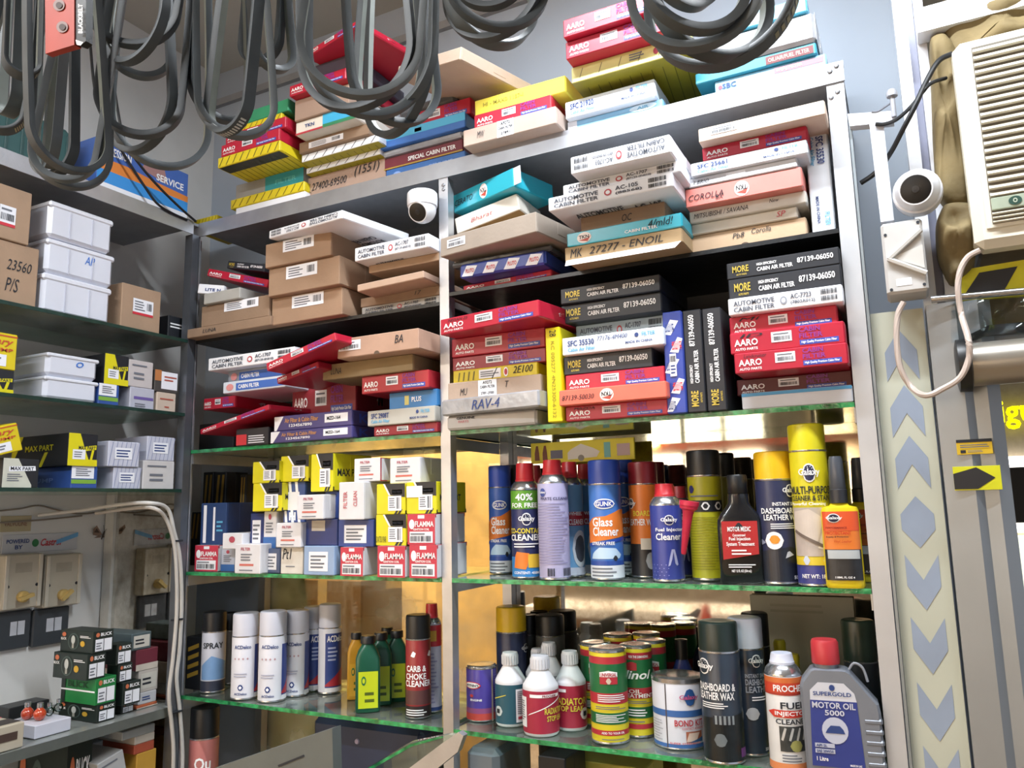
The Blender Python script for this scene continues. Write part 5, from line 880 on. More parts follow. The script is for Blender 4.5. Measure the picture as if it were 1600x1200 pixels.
S = c.S; glx(S, -.55, .88, 1.0, M('#28323e', .4, 0, 0)); S.text('DASHBOARD &', -.8, .66, .45, .73, INKW); S.text('LEATHER WAX', -.8, .58, .4, .65, INKW); S.lines(-.7, .50, .4, .56, 3, INKW); S.poly([(-.9, .03), (.9, .03), (.9, .46), (-.9, .40)], M('#1a2226', .3, 0, .4, 50), 'interior_picture', .0007); S.rect(-.3, .36, .35, .44, M('#8d979c', .4, 0, .2), 'grille_picture', .0012); [S.rect(-.3+.13*i, .36, -.24+.13*i, .44, INK, 'grille_bar', .0017) for i in range(5)]; S.disc(-.1, .22, .2, .06, M('#6a747a', .4), 'dial_picture', .0012); S.rect(.55, .06, .85, .14, M('#6a3a7a', .4), 'hazard_label', .0012); S.done()
c = aerosol('slate polish can with white cap beside the dark green one', 1143, 1196, 1184, 964, .07, L3, GALD, M('#c9ccdc', .4, 0, .04), .22)
S = c.S; glx(S, .35, .90, .85, M('#28323e', .4, 0, 0)); S.text('INSTANT SHINE', -.1, .74, .8, .78, M('#9aa2ac', .5, 0, 0)); S.text('DASHBOARD', -.1, .67, .9, .73, M('#9aa2ac', .5, 0, 0)); S.text('LEATHER', -.1, .60, .9, .66, M('#9aa2ac', .5, 0, 0)); S.lines(.1, .52, .8, .57, 2, INKW); S.disc(.1, .40, .25, .06, M('#b9bec4', .4, 0, 0), 'sticker_disc', .001); S.text('500ml', .5, .05, .8, .08, INKW); S.done()
aerosol('black can behind the white capped one', 1164, 1206, 1165, 957, .14, L3, M('#1e2226', .35), DCAP, .25)
def jugy(label, u0, u1, vb, vt, Y):
    c = moulded(label, u0, u1, vb, vt, Y, L3, M('#c9bc24', .4, 0, .06), ((0, .9, .9, .5, 0), (.03, 1, 1, .5, 0), (.6, 1, 1, .5, 0), (.72, .85, .9, .6, 0), (.80, .55, .7, .8, 0), (.84, .45, .6, 1, 0)), .6); MB().lathe([(c.r*.5, c.H*.83), (c.r*.55, c.H*.97), (c.r*.45, c.H), (0, c.H)], 18).build('cap', M('#b8a81e', .4), c.o, True); c.S(.8).rect(-.9, .1, .9, .5, M('#2f3c72', .4), 'label').done()
jugy('yellow bottle with navy label behind the injector cleaner', 1226, 1262, 1160, 1022, .11); jugy('yellow bottle farther back behind the injector cleaner', 1205, 1240, 1140, 1000, .19)
c = aerosol('white fuel injector cleaner can with orange band and white cap', 1199, 1255, 1199, 1020, .015, L3, M('#d8d9da', .35, 0, .05), M('#c9cede', .4, 0, .03), .09, True, bands=((.87, .985, M('#d2703a', .4, 0, .05)), (.80, .85, M('#b8443a', .4, 0, .05)), (.02, .10, M('#d98a5a', .4, 0, .06))))
S = c.S; S.rect(-.8, .82, .9, .93, M('#c6442c', .4, 0, 0), 'red_plate', .001); S.text('PROCHEM', -.35, .84, .8, .91, INKW, off=.0018); S.text('FUEL', -.15, .66, .75, .73, INK); S.poly([(-.65, .62), (-.4, .57), (.9, .57), (.9, .64), (-.4, .65)], M('#c83c30', .4, 0, 0), 'red_arrow', .001); S.text('INJECTOR', -.35, .58, .85, .635, INKW, off=.0018); S.text('CLEANER', -.35, .50, .85, .555, INK); S.poly([(-.25, .22), (.85, .22), (.85, .48), (-.25, .48)], M('#4a4e50', .35, .3, .5, 60), 'engine_picture'); S.disc(.3, .28, .22, .06, M('#9a9a5a', .4), 'engine_part_picture', .0012); [S.poly([(-.2+.25*i, .34), (-.12+.25*i, .33), (.0+.25*i, .46), (-.08+.25*i, .47)], M('#c9cccc', .3, .3), 'engine_part_picture', .0012) for i in range(4)]; S.lines(-.2, .11, .5, .2, 3); S.rect(-.92, .1, -.86, .98, INK, 'seam'); S.done()
# motor oil jug: flat jug extruded from its side outline, with grip ridges
pos, r, H = spot(1257, 1378, 1204, 1000, .0, L3, .6); r *= .97; pos.x -= .004
OILG = M('#7d838e', .38, .25, .06, 20)
jug = empty('oil_jug', pos); tag(jug, 'grey motor oil jug with blue label and red cap by the post', 'jug'); f = Vector((CAM.x-pos.x, CAM.y-pos.y)); jug.rotation_euler = (0, 0, math.atan2(f.y, f.x)+math.pi/2)
pl_ = [(-.86, 0), (.92, 0), (.96, .015), (.96, .50), (.93, .56), (.30, .775), (.20, .792), (.10, .795), (-.62, .795), (-.70, .785), (-.93, .70), (-.98, .66), (-.95, .05), (-.93, .015)]
ins = lambda k: [(x*k, H*.5+(z-.5)*H*(1-(1-k)*.5)) for x, z in [(x*r, z) for x, z in pl_]]
dp = r*.36; rings = []
for k, y in ((.93, -dp), (1, -dp*.82), (1, dp*.82), (.93, dp)): rings.append([Vector((x, y, max(z, 0))) for x, z in ins(k)])
bm_ = MB(); n = len(pl_); V = [p for q in rings for p in q]; Fs = [tuple(range(n)), tuple(range(3*n, 4*n))[::-1]]
for i in range(3):
    for j in range(n): Fs.append((i*n+j, (i+1)*n+j, (i+1)*n+(j+1) % n, i*n+(j+1) % n))
bm_.add(V, Fs).build('body', OILG, jug)
for i in range(6): z = H*(.04+.075*i); MB().bbox(r*.52, -dp*1.04, z, r*.985, dp*.9, z+H*.045, .004).build('grip_ridge', OILG, jug)
MB().lathe([(r*.30, H*.79), (r*.30, H*.83)], 24, (-r*.28, 0, 0)).build('neck', OILG, jug, True); MB().lathe([(r*.35, H*.825), (r*.36, H*.84), (r*.35, H*.98), (r*.31, H), (0, H)], 28, (-r*.28, 0, 0)).build('cap', M('#b8343c', .4, 0, .05), jug, True)
MB().tube(smooth_path([(r*.28, 0, H*.78), (r*.42, 0, H*.83), (r*.62, 0, H*.80), (r*.72, 0, H*.70)]), r*.035, 8).build('carry_loop', M('#8a8f98', .35), jug, True)
S = Surf(lambda u, v, off: Vector((u*r, -dp-off, v*H)), jug); S.poly([(-.80, .10), (.48, .10), (.40, .57), (-.74, .57)], M('#2f3d86', .4, 0, .05), 'blue_label', .001); S.poly([(-.74, .57), (.40, .57), (.36, .63), (.12, .70), (-.52, .70), (-.73, .64)], M('#c9ccd6', .45, 0, .03), 'white_label', .001)
S.text('SUPERGOLD', -.66, .605, .28, .635, NAVYINK, off=.002); S.disc(-.18, .665, .07, .022, NAVYINK, 'drop_logo', .002); S.text('MOTOR OIL', -.70, .515, .36, .56, M('#c6cad8', .5, 0, 0), off=.002); S.text('5000', -.40, .465, .08, .505, M('#c6cad8', .5, 0, 0), off=.002); S.disc(-.18, .36, .32, .095, M('#b8bed2', .5, 0, 0), 'car_badge', .0018); S.poly([(-.42, .34), (.06, .34), (.02, .37), (-.06, .395), (-.28, .395), (-.36, .37)], NAVYINK, 'car_picture', .0024); S.rect(-.70, .235, -.22, .265, M('#b8bed2'), 'grade_panel', .0018); S.text('API SL', -.67, .24, -.4, .26, NAVYINK, off=.0026); S.rect(-.70, .195, -.22, .225, M('#b8bed2'), 'grade_panel', .0018); S.text('SAE 20W50', -.67, .2, -.26, .22, NAVYINK, off=.0026); S.text('1 Litre', -.68, .14, -.40, .17, INKW, off=.002); S.text('MADE IN UAE', .12, .115, .40, .13, INKW, off=.002); S.done()
aerosol('dark green capped can in the back corner behind the oil jug', 1322, 1372, 1150, 968, .13, L3, M('#2a3138', .35), M('#22332a', .35, 0, .1), .3)
# ---------- third glass shelf, corner bay
k = carton('part_box', 'dark box with gold slanted bars beside the corner post, lower shelf', 'box', DKB, 288, 1081, 995, 312, 1082, 995, .05, .08, base=L3); S = k.S('F'); [S.poly([(.15, .2+.17*i), (.85, .3+.17*i), (.85, .38+.17*i), (.15, .28+.17*i)], M('#b8963c', .5, .2, 0), 'gold_bar') for i in range(4)]; S.done()
c = aerosol('spray paint can with black cap and picture label near the corner', 316, 352, 1079, 955, .06, L3, M('#b9bcc8', .4, 0, .05), DCAP, .24, bands=((.03, .2, M('#2c3040', .4)),)); S = c.S; S.text('SPRAY', -.6, .74, .5, .84, INK); S.poly([(-.7, .22), (.8, .22), (.8, .5), (-.1, .62), (-.7, .45)], M('#6f94c0', .4, 0, .1), 'picture_patch'); S.done()
aerosol('grey can with black cap behind the spray paint can', 344, 372, 1075, 957, .14, L3, M('#8a8c96', .4), DCAP, .24)
def delco(label, u0, u1, vb, vt, Y, side):
    c = aerosol(label, u0, u1, vb, vt, Y, L3, M('#d6d8e2', .4, 0, .04), M('#c6c8d4', .42, 0, .03), .26); S = c.S; b_ = M('#2f4488', .4, 0, .05); r_ = M('#b0303c', .4, 0, .05)
    u = -.25 if side else .45
    S.rect(u, .08, 1.25, .93 if side else .88, b_, 'blue_label', .0008); S.poly([(u, .12), (1.25, .12), (1.25, .5), (u, .14)], r_, 'red_corner', .0012); S.rect(u, .03, 1.25, .10, STICK, 'white_foot', .0013)
    if side: S.text('ACDelco', -.15, .80, .8, .90, INKW, off=.0016); S.lines(-.1, .5, .5, .74, 4, M('#a8b4d8', .5, 0, 0))
    else: S.text('ACDelco', -.55, .82, .25, .88, NAVYINK); S.lines(-.55, .36, .25, .44, 2, M('#a8acc0', .5, 0, 0)); S.disc(-.2, .2, .14, .05, NAVYINK, 'recycling_mark'); S.disc(-.2, .2, .08, .03, STICK, 'recycling_mark', .0014); S.text('ACDelco', -.5, .08, .1, .12, NAVYINK); [S.disc(-.5+.2*i, .66, .05, .02, M('#b8949c', .5, 0, 0), 'hazard_mark') for i in range(4)]
    S.done()
delco('white spray can with blue and red label, first of the slanting row', 363, 404, 1093, 957, .04, 0); delco('white spray can, second of the slanting row of white cans', 405, 447, 1096, 954, .045, 0)
delco('white spray can with fine print, third of the slanting row', 444, 482, 1084, 953, .09, 0); delco('blue and red labelled spray can, fourth of the slanting row', 474, 506, 1076, 947, .14, 1); delco('blue and red labelled spray can, last of the slanting row', 498, 533, 1070, 943, .185, 1)
def green(label, u0, u1, vb, vt, Y, mat, lab):
    c = moulded(label, u0, u1, vb, vt, Y, L3, mat, ((0, .93, .9, .35, 0), (.02, 1, 1, .35, 0), (.70, 1, 1, .35, 0), (.80, .8, .9, .45, 0), (.87, .55, .7, .7, 0), (.90, .5, .65, 1, 0)), .75); MB().lathe([(c.r*.5, c.H*.895), (c.r*.62, c.H*.90), (c.r*.62, c.H*.985), (c.r*.55, c.H), (0, c.H)], 20).build('cap', DCAP, c.o, True)
    S = c.S(.85, 1.0); S.rect(-.9, .06, .95, .54, lab, 'label', .001); S.disc(-.4, .42, .22, .06, M('#1f6a44', .4), 'logo_disc', .0016); S.disc(-.4, .42, .13, .035, lab, 'logo_disc', .0022); S.lines(-.3, .12, .8, .3, 2, M('#4a5a10', .5, 0, 0)); S.done()
GB = M('#15503c', .3, 0, .08); YG = M('#b9c81e', .4, 0, .05)
green('green coolant bottle with lime label, in front of its cluster', 556, 594, 1099, 993, .05, GB, YG); green('green coolant bottle with lime label, just behind the front one', 578, 612, 1090, 988, .11, GB, YG); green('green coolant bottle next to the carburettor cleaner', 604, 636, 1085, 985, .15, GB, YG); green('green coolant bottle at the back of its cluster', 590, 620, 1076, 980, .2, GB, YG)
green('amber bottle with black cap beside the green cluster', 543, 570, 1084, 988, .13, M('#b98a22', .35, 0, .08), M('#c89a2c', .4)); 
c = aerosol('red carburettor cleaner can with black cap', 634, 673, 1109, 960, .055, L3, M('#8c2a2e', .35, 0, .08), DCAP, .23, bands=((.02, .16, M('#2c2426', .4)), (.18, .36, M('#5c3a3a', .4)))); S = c.S; S.text('CARB &', -.65, .60, .4, .68, INKW); S.text('CHOKE', -.7, .50, .4, .58, INKW); S.text('CLEANER', -.75, .41, .7, .49, INKW); [S.poly([(u, .80), (u+.2, .78), (u+.28, .84), (u+.12, .87)], INKW, 'bird_logo') for u in (-.4, .5)]; S.lines(-.7, .04, .7, .13, 3, INKW, off=.0016); S.done()
c = aerosol('white and blue can with red cap peeping beside the middle post', 660, 690, 1113, 943, .08, L3, M('#b9b6cc', .4, 0, .05), REDC, .13, True, bands=((.74, .98, REDC), (.02, .06, NAVYINK))); S = c.S; S.lines(-.7, .1, .5, .68, 14, M('#8d8ab0', .5, 0, 0), .4); S.rect(-.3, .8, .3, .92, M('#d8a83a'), 'yellow_patch', .001); S.done()
Z4 = .815
for x0, x1 in ((.002, .736), (.761, 1.532)):
    g = us('glass_shelf', x0, .0, Z4, x1, .283, Z4+TH-.001, GLASS); us('green_edge', x0, -.0016, Z4-.0004, x1, -.0001, Z4+TH, EDGE, g)
c = aerosol('pinkish spray can with tall black cap below the lowest visible shelf', 297, 341, 1225, 1103, .06, Z4+TH, M('#b8706c', .4, 0, .12, 12), DCAP, .26); c.S.text('Qu', -.4, .62, .3, .80, INKW); c.S.lines(-.6, .3, .6, .5, 3, INKW); c.S.done()
from mathutils import noise as mnoise
# ================================================================== door side: panels, column, air conditioner
def pprism(name, px, Y, thick, mat, parent=None, off=Vector((0, 0, 0))):
    P_ = [onY(u, v, Y)-off for u, v in px]; n = len(P_)
    a = sum((P_[i].x*P_[(i+1) % n].z-P_[(i+1) % n].x*P_[i].z) for i in range(n))
    if a < 0: P_ = P_[::-1]
    return MB().prism([(p.x, p.z) for p in P_], P_[0].y, P_[0].y+thick).build(name, mat, parent)
XC0 = onY(1452, 533, 0).x; XC1 = onY(1569, 650, 0).x; XS = 1.567
# cream board with chevrons
cb = slab('chevron_board', XS, .016, 0, XC0-.004, .024, onY(1400, 486, .016).z, M('#b4b8aa', .5, 0, .05, 6)); tag(cb, 'cream board with faded blue chevrons between post and grey column', 'board')
CH = M('#8b99ae', .5, 0, .12, 10); cxm = (XS+XC0)/2-.001; hw = .0235
def chev(v, up, parts=None):
    z = onY(1435, v, .016).z; t = .048; s = 1 if up else -1; dz = .036
    mb = MB(); pts = [(cxm-hw, z-s*dz), (cxm, z), (cxm+hw, z-s*dz), (cxm+hw, z-s*(dz+t)), (cxm, z-s*t*.95), (cxm-hw, z-s*(dz+t))]
    V = [(x, .0152, zz) for x, zz in pts]; mb.add(V, [(0, 5, 4, 1), (1, 4, 3, 2)] if up else [(0, 1, 4, 5), (1, 2, 3, 4)]); mb.build('printed_chevron', CH, cb)
for v in (512, 600, 680): chev(v, True)
z = onY(1440, 775, .016).z; z2 = onY(1440, 856, .016).z; MB().add([(cxm, .0152, z), (cxm-hw, .0152, (z+z2)/2+.012), (cxm-hw, .0152, (z+z2)/2-.012), (cxm, .0152, z2), (cxm+hw, .0152, (z+z2)/2-.012), (cxm+hw, .0152, (z+z2)/2+.012)], [(0, 1, 2, 3, 4, 5)]).build('printed_chevron', CH, cb)
for v in (953, 1052, 1155, 1255): chev(v, False)
# strip between post and board
st = slab('wall_channel', 1.5625, .002, 0, 1.5665, .03, 2.2, M('#8f979c', .4, .5)); struct(st); st.name = 'trim_2'
# aluminium column with folded faces
colm = MB(); zz = 2.95; pf = [(XC0, .02), (XC0, -.004), (XC0+.040, -.010), (XC0+.052, .0), (XC1-.018, -.004), (XC1, .01), (XC1, .09), (XC0, .09)]
colm.loft([[Vector((x, y, z)) for x, y in pf] for z in (0, onY(1480, 474, 0).z)]); col_ = struct(colm.build('trim_3', M('#8d9296', .4, .5, .06, 8)))
# panel above the board: pale wall sheet, slots
sx = [onY(u, 150, .05).x for u in (1409, 1429, 1442, 1457)]
struct(slab('trim_4', sx[0], .045, 1.6, sx[1], .09, 2.95, M('#e6e9ef', .4, .1))); struct(slab('trim_6', sx[1]+.0005, .06, 1.6, sx[2]-.0005, .07, 2.95, M('#8a8da0', .35, .1, .2, 10))); struct(slab('trim_7', sx[2], .04, 1.6, sx[3], .09, 2.95, M('#e0e3ea', .4, .1)))
s1 = carton('label_sticker', 'small yellow warning sticker on the grey column', 'sticker', M('#d8b62a', .5, 0, .05), 1496, 712, 689, 1552, 708, 683, -.0125, .0015, flap=False, bevel=.0003); S = s1.S('F'); S.rect(0, .8, 1, 1, INK, 'black_band'); S.lines(.1, .42, .95, .7, 2); S.lines(.3, .12, .8, .3, 2); S.rect(.1, .1, .25, .3, INK, 'icon'); S.done()
s2 = carton('arrow_sticker', 'yellow sticker with black arrow on the grey column', 'sticker', M('#cfd11c', .5, 0, .05), 1492, 766, 732, 1567, 766, 724, -.0125, .0015, flap=False, bevel=.0003); s2.S('F').poly([(0, .05), (.5, .05), (.88, .5), (.5, .95), (0, .7)], DKB, 'black_arrow').done()
# upper beam and channel
struct(slab('trim_5', sx[2], -.002, onY(1450, 48, .0).z, 2.6, .038, onY(1450, 10, .0).z, M('#e6e9ee', .4, .2, .05)))
struct(slab('wall_right', XC1+.0, .12, 1.78, 3.2, .2, 2.96, M('#8d7d5c', .8, 0, .2, 4)))
# expanding foam round the air conditioner
FO = M('#7c6c48', .8, 0, .35, 9, .6, 40)
def foam(px, Y, label, seed, bulge=.03):
    rr = random.Random(seed); P_ = [onY(u, v, Y) for u, v in px]; c = sum(P_, Vector())/len(P_); V = []; Fs = []; n = 36; ring = []
    tot = len(P_)
    for i in range(n):
        t = i/n*tot; a = int(t); f_ = t-a; a0, a1, a2, a3 = P_[(a-1) % tot], P_[a], P_[(a+1) % tot], P_[(a+2) % tot]
        p = .5*((2*a1)+(a2-a0)*f_+(2*a0-5*a1+4*a2-a3)*f_*f_+(3*a1-a0-3*a2+a3)*f_**3); ring.append(a1.lerp(a2, f_)*.6+p*.4)
    mb = MB(); rings = []
    for k, (s, y) in enumerate(((1.0, .05), (1.01, .02), (1.0, 0), (.96, -.35), (.86, -.65), (.70, -.85), (.50, -.96), (.28, -1), (.1, -1.02))):
        rg = []
        for p in ring:
            q = Vector((c.x+(p.x-c.x)*s, Y, c.z+(p.z-c.z)*s)); nz_ = mnoise.noise(q*28+Vector((seed*3.1, 0, 0)))*.9+mnoise.noise(q*70)*.35
            rg.append(q+Vector((0, (y if y > 0 else y*bulge*(1+nz_))-(0 if y > 0 else 0), 0)))
        rings.append(rg)
    mb.loft(rings); cc = Vector((c.x, Y, c.z)); o = mb.build('foam_filler', FO, smooth=True, angle=180); me = o.data; me.flip_normals() if False else None
    tag(o, label, 'foam'); m_ = o.modifiers.new('subdivide', 'SUBSURF'); m_.levels = 1; m_.render_levels = 1
    return o
foam([(1470, 20), (1560, -10), (1680, -40), (1690, 60), (1600, 75), (1500, 95), (1480, 110)], .03, 'brown foam filler swelling over the top of the air conditioner', 1)
foam([(1452, 60), (1475, 50), (1500, 90), (1505, 200), (1515, 320), (1480, 322), (1464, 300), (1458, 220), (1455, 140)], .02, 'brown foam filler running down beside the air conditioner', 2)
foam([(1474, 322), (1500, 318), (1522, 322), (1526, 370), (1522, 420), (1500, 440), (1484, 440), (1465, 400), (1462, 350)], .01, 'lumpy brown foam block under the foam strip by the air conditioner', 3, .04)
# air conditioner
ax0 = onY(1487, 70, -.06).x; az1 = onY(1487, 66, -.06).z; az0 = onY(1530, 388, -.06).z; AW = .62; AH = az1-az0
ac = empty('air_conditioner', (ax0+AW/2, -.06, az0)); tag(ac, 'cream window air conditioner with horizontal louvres above the opening', 'air conditioner'); ACM = M('#d9d4c4', .45, 0, .05, 5); ACD = M('#b4ae9d', .5, 0, .05)
MB().bbox(-AW/2, 0, 0, AW/2, .05, AH, .012).build('front_panel', ACM, ac); MB().bbox(-AW/2+.012, .05, .012, AW/2-.012, .24, AH-.012, .004).build('cabinet', M('#8d8470', .6), ac)
gx0 = onY(1508, 80, -.06).x-(ax0+AW/2); gt = onY(1512, 72, -.06).z-az0; gb = onY(1549, 358, -.06).z-az0
MB().bbox(gx0, -.003, gb, AW/2-.03, .0005, gt, .003).build('grille_frame', ACM, ac); MB().bbox(gx0+.008, -.0036, gb+.006, AW/2-.04, -.0025, gt-.006, .0005).build('grille_recess', M('#6a6458', .6), ac)
zl = onY(1545, 332, -.06).z-az0; zlt = onY(1545, 313, -.06).z-az0; N_ = 21; step = (gt-.008-zlt)/N_
slat = None
def slat_at(z, h):
    o = MB().add([(gx0+.009, -.0036, z), (AW/2-.042, -.0036, z), (AW/2-.042, -.0095, z+h*.15), (gx0+.009, -.0095, z+h*.15), (gx0+.009, -.0045, z+h), (AW/2-.042, -.0045, z+h)], [(0, 1, 2, 3)[::-1], (3, 2, 5, 4), (0, 4, 5, 1)[::-1], (0, 3, 4), (1, 5, 2)]).build('slat', M('#d3cebe', .45, 0, .03), ac)
for i in range(N_): slat_at(zlt+.002+i*step, step*.62)
for i in range(3): slat_at(gb+.007+i*(zl-gb-.007)/3, (zl-gb-.007)/3*.6)
MB().bbox(gx0+.009, -.0085, zl, AW/2-.042, -.0036, zlt, .001).build('badge_strip', M('#a9b5a2', .35, .2), ac); S = Surf(lambda u, v, off: Vector((u, -.0085-off, v)), ac); bx = onY(1587, 320, -.06).x-(ax0+AW/2); hz = (zlt-zl); S.disc(bx-.001, zl+hz*.5, .0085, hz*.36, M('#2a4a40', .4), 'logo'); S.text('o', bx-.004, zl+hz*.3, bx+.002, zl+hz*.7, M('#a9b5a2'), off=.0016); S.text('GENERAL', bx+.011, zl+hz*.22, bx+.075, zl+hz*.78, M('#2a4a40', .4)); S.done()
# power cable of the air conditioner
def cable(label, px, r, mat, Y=-.05, name='cable', pj=onY):
    P_ = [pj(u, v, Y if not isinstance(Y, (list, tuple)) else Y[i]) for i, (u, v) in enumerate(px)]; o = MB().tube(smooth_path(P_), r, 8).build(name, mat, smooth=True); return tag(o, label, 'cable')
CBL = M('#b9aba2', .5, 0, .08)
cable('pinkish grey power cable looping from the air conditioner', [(1531, 391), (1512, 402), (1500, 425), (1497, 455), (1503, 495), (1513, 530), (1514, 560), (1500, 590), (1472, 608), (1447, 618), (1425, 606), (1407, 575), (1401, 530), (1403, 492), (1412, 472)], .0045, CBL, [-.045]*5+[-.08]*5+[-.05]*5, 'power_cable')
cable('black cable crossing from the air conditioner down behind the trunking', [(1488, 84), (1466, 96), (1446, 130), (1430, 165), (1412, 200), (1392, 238), (1370, 268), (1345, 286)], .0042, DCAP, [-.03, -.03, -.03, -.03, -.02, 0, .015, .025])
cable('thinner black cable running beside the crossing one', [(1478, 122), (1455, 130), (1440, 146), (1424, 166), (1402, 186), (1382, 194), (1368, 194)], .0032, DCAP, [-.01, -.03, -.028, -.02, -.02, -.016, -.016])
cable('thin grey lead on the trunking top beside the white camera', [(1362, 175), (1372, 174), (1386, 165), (1394, 160)], .0016, M('#6d7078'), -.012)
# trunking
TRM = M('#dfe2ea', .4, 0, .03)
t1 = pprism('cable_trunking', [(1324, 178), (1397, 173), (1397, 190), (1328, 197)], -.012, .02, TRM); tag(t1, 'short horizontal white cable trunking beside the shelf post', 'trunking')
MB().add([], []); 
t2 = pprism('cable_trunking', [(1358, 192), (1380, 190), (1397, 344), (1376, 347)], -.012, .024, M('#c6cad4', .4, 0, .04)); tag(t2, 'vertical white cable trunking above the junction box', 'trunking')
kn = empty('cable_clip', onY(1394, 152, -.015)); tag(kn, 'small grey cable gland on a stalk above the trunking', 'clip'); MB().lathe([(.004, -.035), (.004, 0), (.0085, .001), (.0085, .008), (.006, .013), (0, .014)], 14).build('gland', M('#9a9ca4', .4), kn, True)
# junction box
jb = carton('junction_box', 'grey-white plastic junction box with raised triangle, over the chevron board', 'junction box', M('#b9b8b6', .45, 0, .05), 1386, 462, 349, 1452, 452, 337, -.05, .065, flap=False, bevel=.004); w_, h, dd = jb.w, jb.h, jb.d; JM = M('#c3c2be', .45, 0, .04)
for p0, p1 in (((-.38, .48), (.45, .82)), ((-.38, .48), (.48, .22))):
    a_, b_ = Vector((p0[0]*w_, -dd/2-.004, p0[1]*h)), Vector((p1[0]*w_, -dd/2-.004, p1[1]*h)); MB().tube([a_, b_], .004, 6).build('raised_ridge', JM, jb.o)
MB().add([(-.30*w_, -dd/2-.001, .50*h), (.45*w_, -dd/2-.001, .30*h), (.45*w_, -dd/2-.003, .62*h)], [(0, 1, 2)]).build('raised_panel', JM, jb.o)
S = jb.S('F'); S.rect(.25, .1, .62, .2, STICK, 'sticker'); [S.disc(u, v, .04, .022, INK, 'screw_hole') for u, v in ((.1, .83), (.9, .94), (.12, .06), (.9, .08))]; S.done()
# cameras
def turret(label, px, t_Y, rpx, look, base_dir):
    c = onY(px[0], px[1], t_Y); dep = (c-CAM).dot(_F); R_ = rpx*dep/FPX; q = (look-c).normalized(); CW = M('#dcdee4', .35, 0, .03)
    e = empty('security_camera', c); tag(e, label, 'camera'); bd = Vector(base_dir).normalized(); rot = bd.to_track_quat('Z', 'Y').to_matrix()
    MB().add([rot @ v for v in MB().lathe([(R_*.86, R_*.15), (R_*.97, R_*.2), (R_*1.0, R_*.6), (R_*.98, R_*1.05), (R_*.9, R_*1.15), (0, R_*1.15)], 32).v], MB().lathe([(R_*.86, R_*.15), (R_*.97, R_*.2), (R_*1.0, R_*.6), (R_*.98, R_*1.05), (R_*.9, R_*1.15), (0, R_*1.15)], 32).f).build('base', CW, e, True)
    prof = [(R_*.9*math.sin(a), -R_*.9*math.cos(a)) for a in [math.pi*i/14 for i in range(1, 11)]]; prof += [(R_*.70, R_*.60), (R_*.66, R_*.70), (R_*.60, R_*.70)]
    rq = q.to_track_quat('Z', 'Y').to_matrix(); l_ = MB().lathe(prof, 32); MB().add([rq @ v for v in l_.v], l_.f).build('ball', CW, e, True)
    l_ = MB().lathe([(R_*.61, R_*.64), (R_*.60, R_*.70), (R_*.4, R_*.74), (0, R_*.76)], 28); MB().add([rq @ v for v in l_.v], l_.f).build('lens_window', M('#0e1013', .35, 0, 0), e, True)
    l_ = MB().lathe([(R_*.16, R_*.74), (R_*.15, R_*.775), (0, R_*.78)], 16); MB().add([rq @ v for v in l_.v], l_.f).build('lens', M('#1c2026', .3, 0, 0), e, True); return e
turret('white turret camera facing the room beside the air conditioner', (1433, 297), -.045, 36, CAM+Vector((-.1, 0, .1)), (.05, 1, .12))
turret('white turret camera hanging under the rail beside the middle post', (660, 328), -.035, 24, Vector((.75, -1.1, 1.55)), (0, .0, 1))
# hazard board, rod, film, roller tube above the opening
hb = pprism('hazard_board', [(1490, 424), (1720, 386), (1720, 452), (1496, 470)], .0, .01, M('#c3bd1e', .5, 0, .08)); tag(hb, 'yellow and black hazard board under the air conditioner', 'board')
def onb(px, name, mat): pprism(name, px, -.001, .0008, mat, hb)
onb([(1506, 462), (1530, 426), (1590, 416), (1570, 452)], 'black_stripe', DKB); onb([(1640, 444), (1665, 405), (1715, 398), (1690, 436)], 'black_stripe', DKB)
a_, b_ = onY(1455, 468, -.02), onY(1720, 444, -.02); tag(MB().tube([a_, b_], .0055, 10).build('steel_rod', M('#b9bbc0', .2, .9), smooth=True), 'thin shiny steel rod across the hazard board', 'rod')
rs = pprism('rubber_strip', [(1516, 522), (1545, 508), (1720, 492), (1720, 510), (1540, 524), (1520, 532)], -.01, .012, DCAP); tag(rs, 'black rubber strip sagging above the roller tube', 'strip')
ma = pprism('metal_plate', [(1490, 528), (1720, 505), (1720, 560), (1500, 570)], .02, .01, M('#8d8f92', .4, .6, .2)); tag(ma, 'dull metal plate behind the black rubber strip', 'plate')
fm = MB(); rr = random.Random(3); NX, NZ = 14, 8
for j in range(NZ+1):
    for i in range(NX+1):
        p = onY(1486+i*17, 468-i*2.2+j*8.5, -.022+.012*math.sin(i*1.3+j*.9)+rr.uniform(-.004, .004)); fm.v.append(p)
for j in range(NZ):
    for i in range(NX): q = j*(NX+1)+i; fm.f.append((q, q+NX+1, q+NX+2, q+1))
tag(fm.build('plastic_film', FILM, smooth=True), 'crumpled clear plastic film hanging below the steel rod', 'film')
rc = onY(1508, 571, -.03); rt_ = empty('roller_tube', rc); tag(rt_, 'brushed silver roller shutter tube above the opening', 'roller tube')
def xt(prof, n=28): l_ = MB().lathe(prof, n); l_.v = [Vector((v.z, v.x, v.y)) for v in l_.v]; return l_
xt([(.033, 0), (.033, .9)]).build('tube', M('#a8a39a', .3, .7, .08, 4), rt_, True); xt([(.030, -.012), (.040, -.01), (.041, .006), (.034, .008)]).build('end_ring', DCAP, rt_, True)
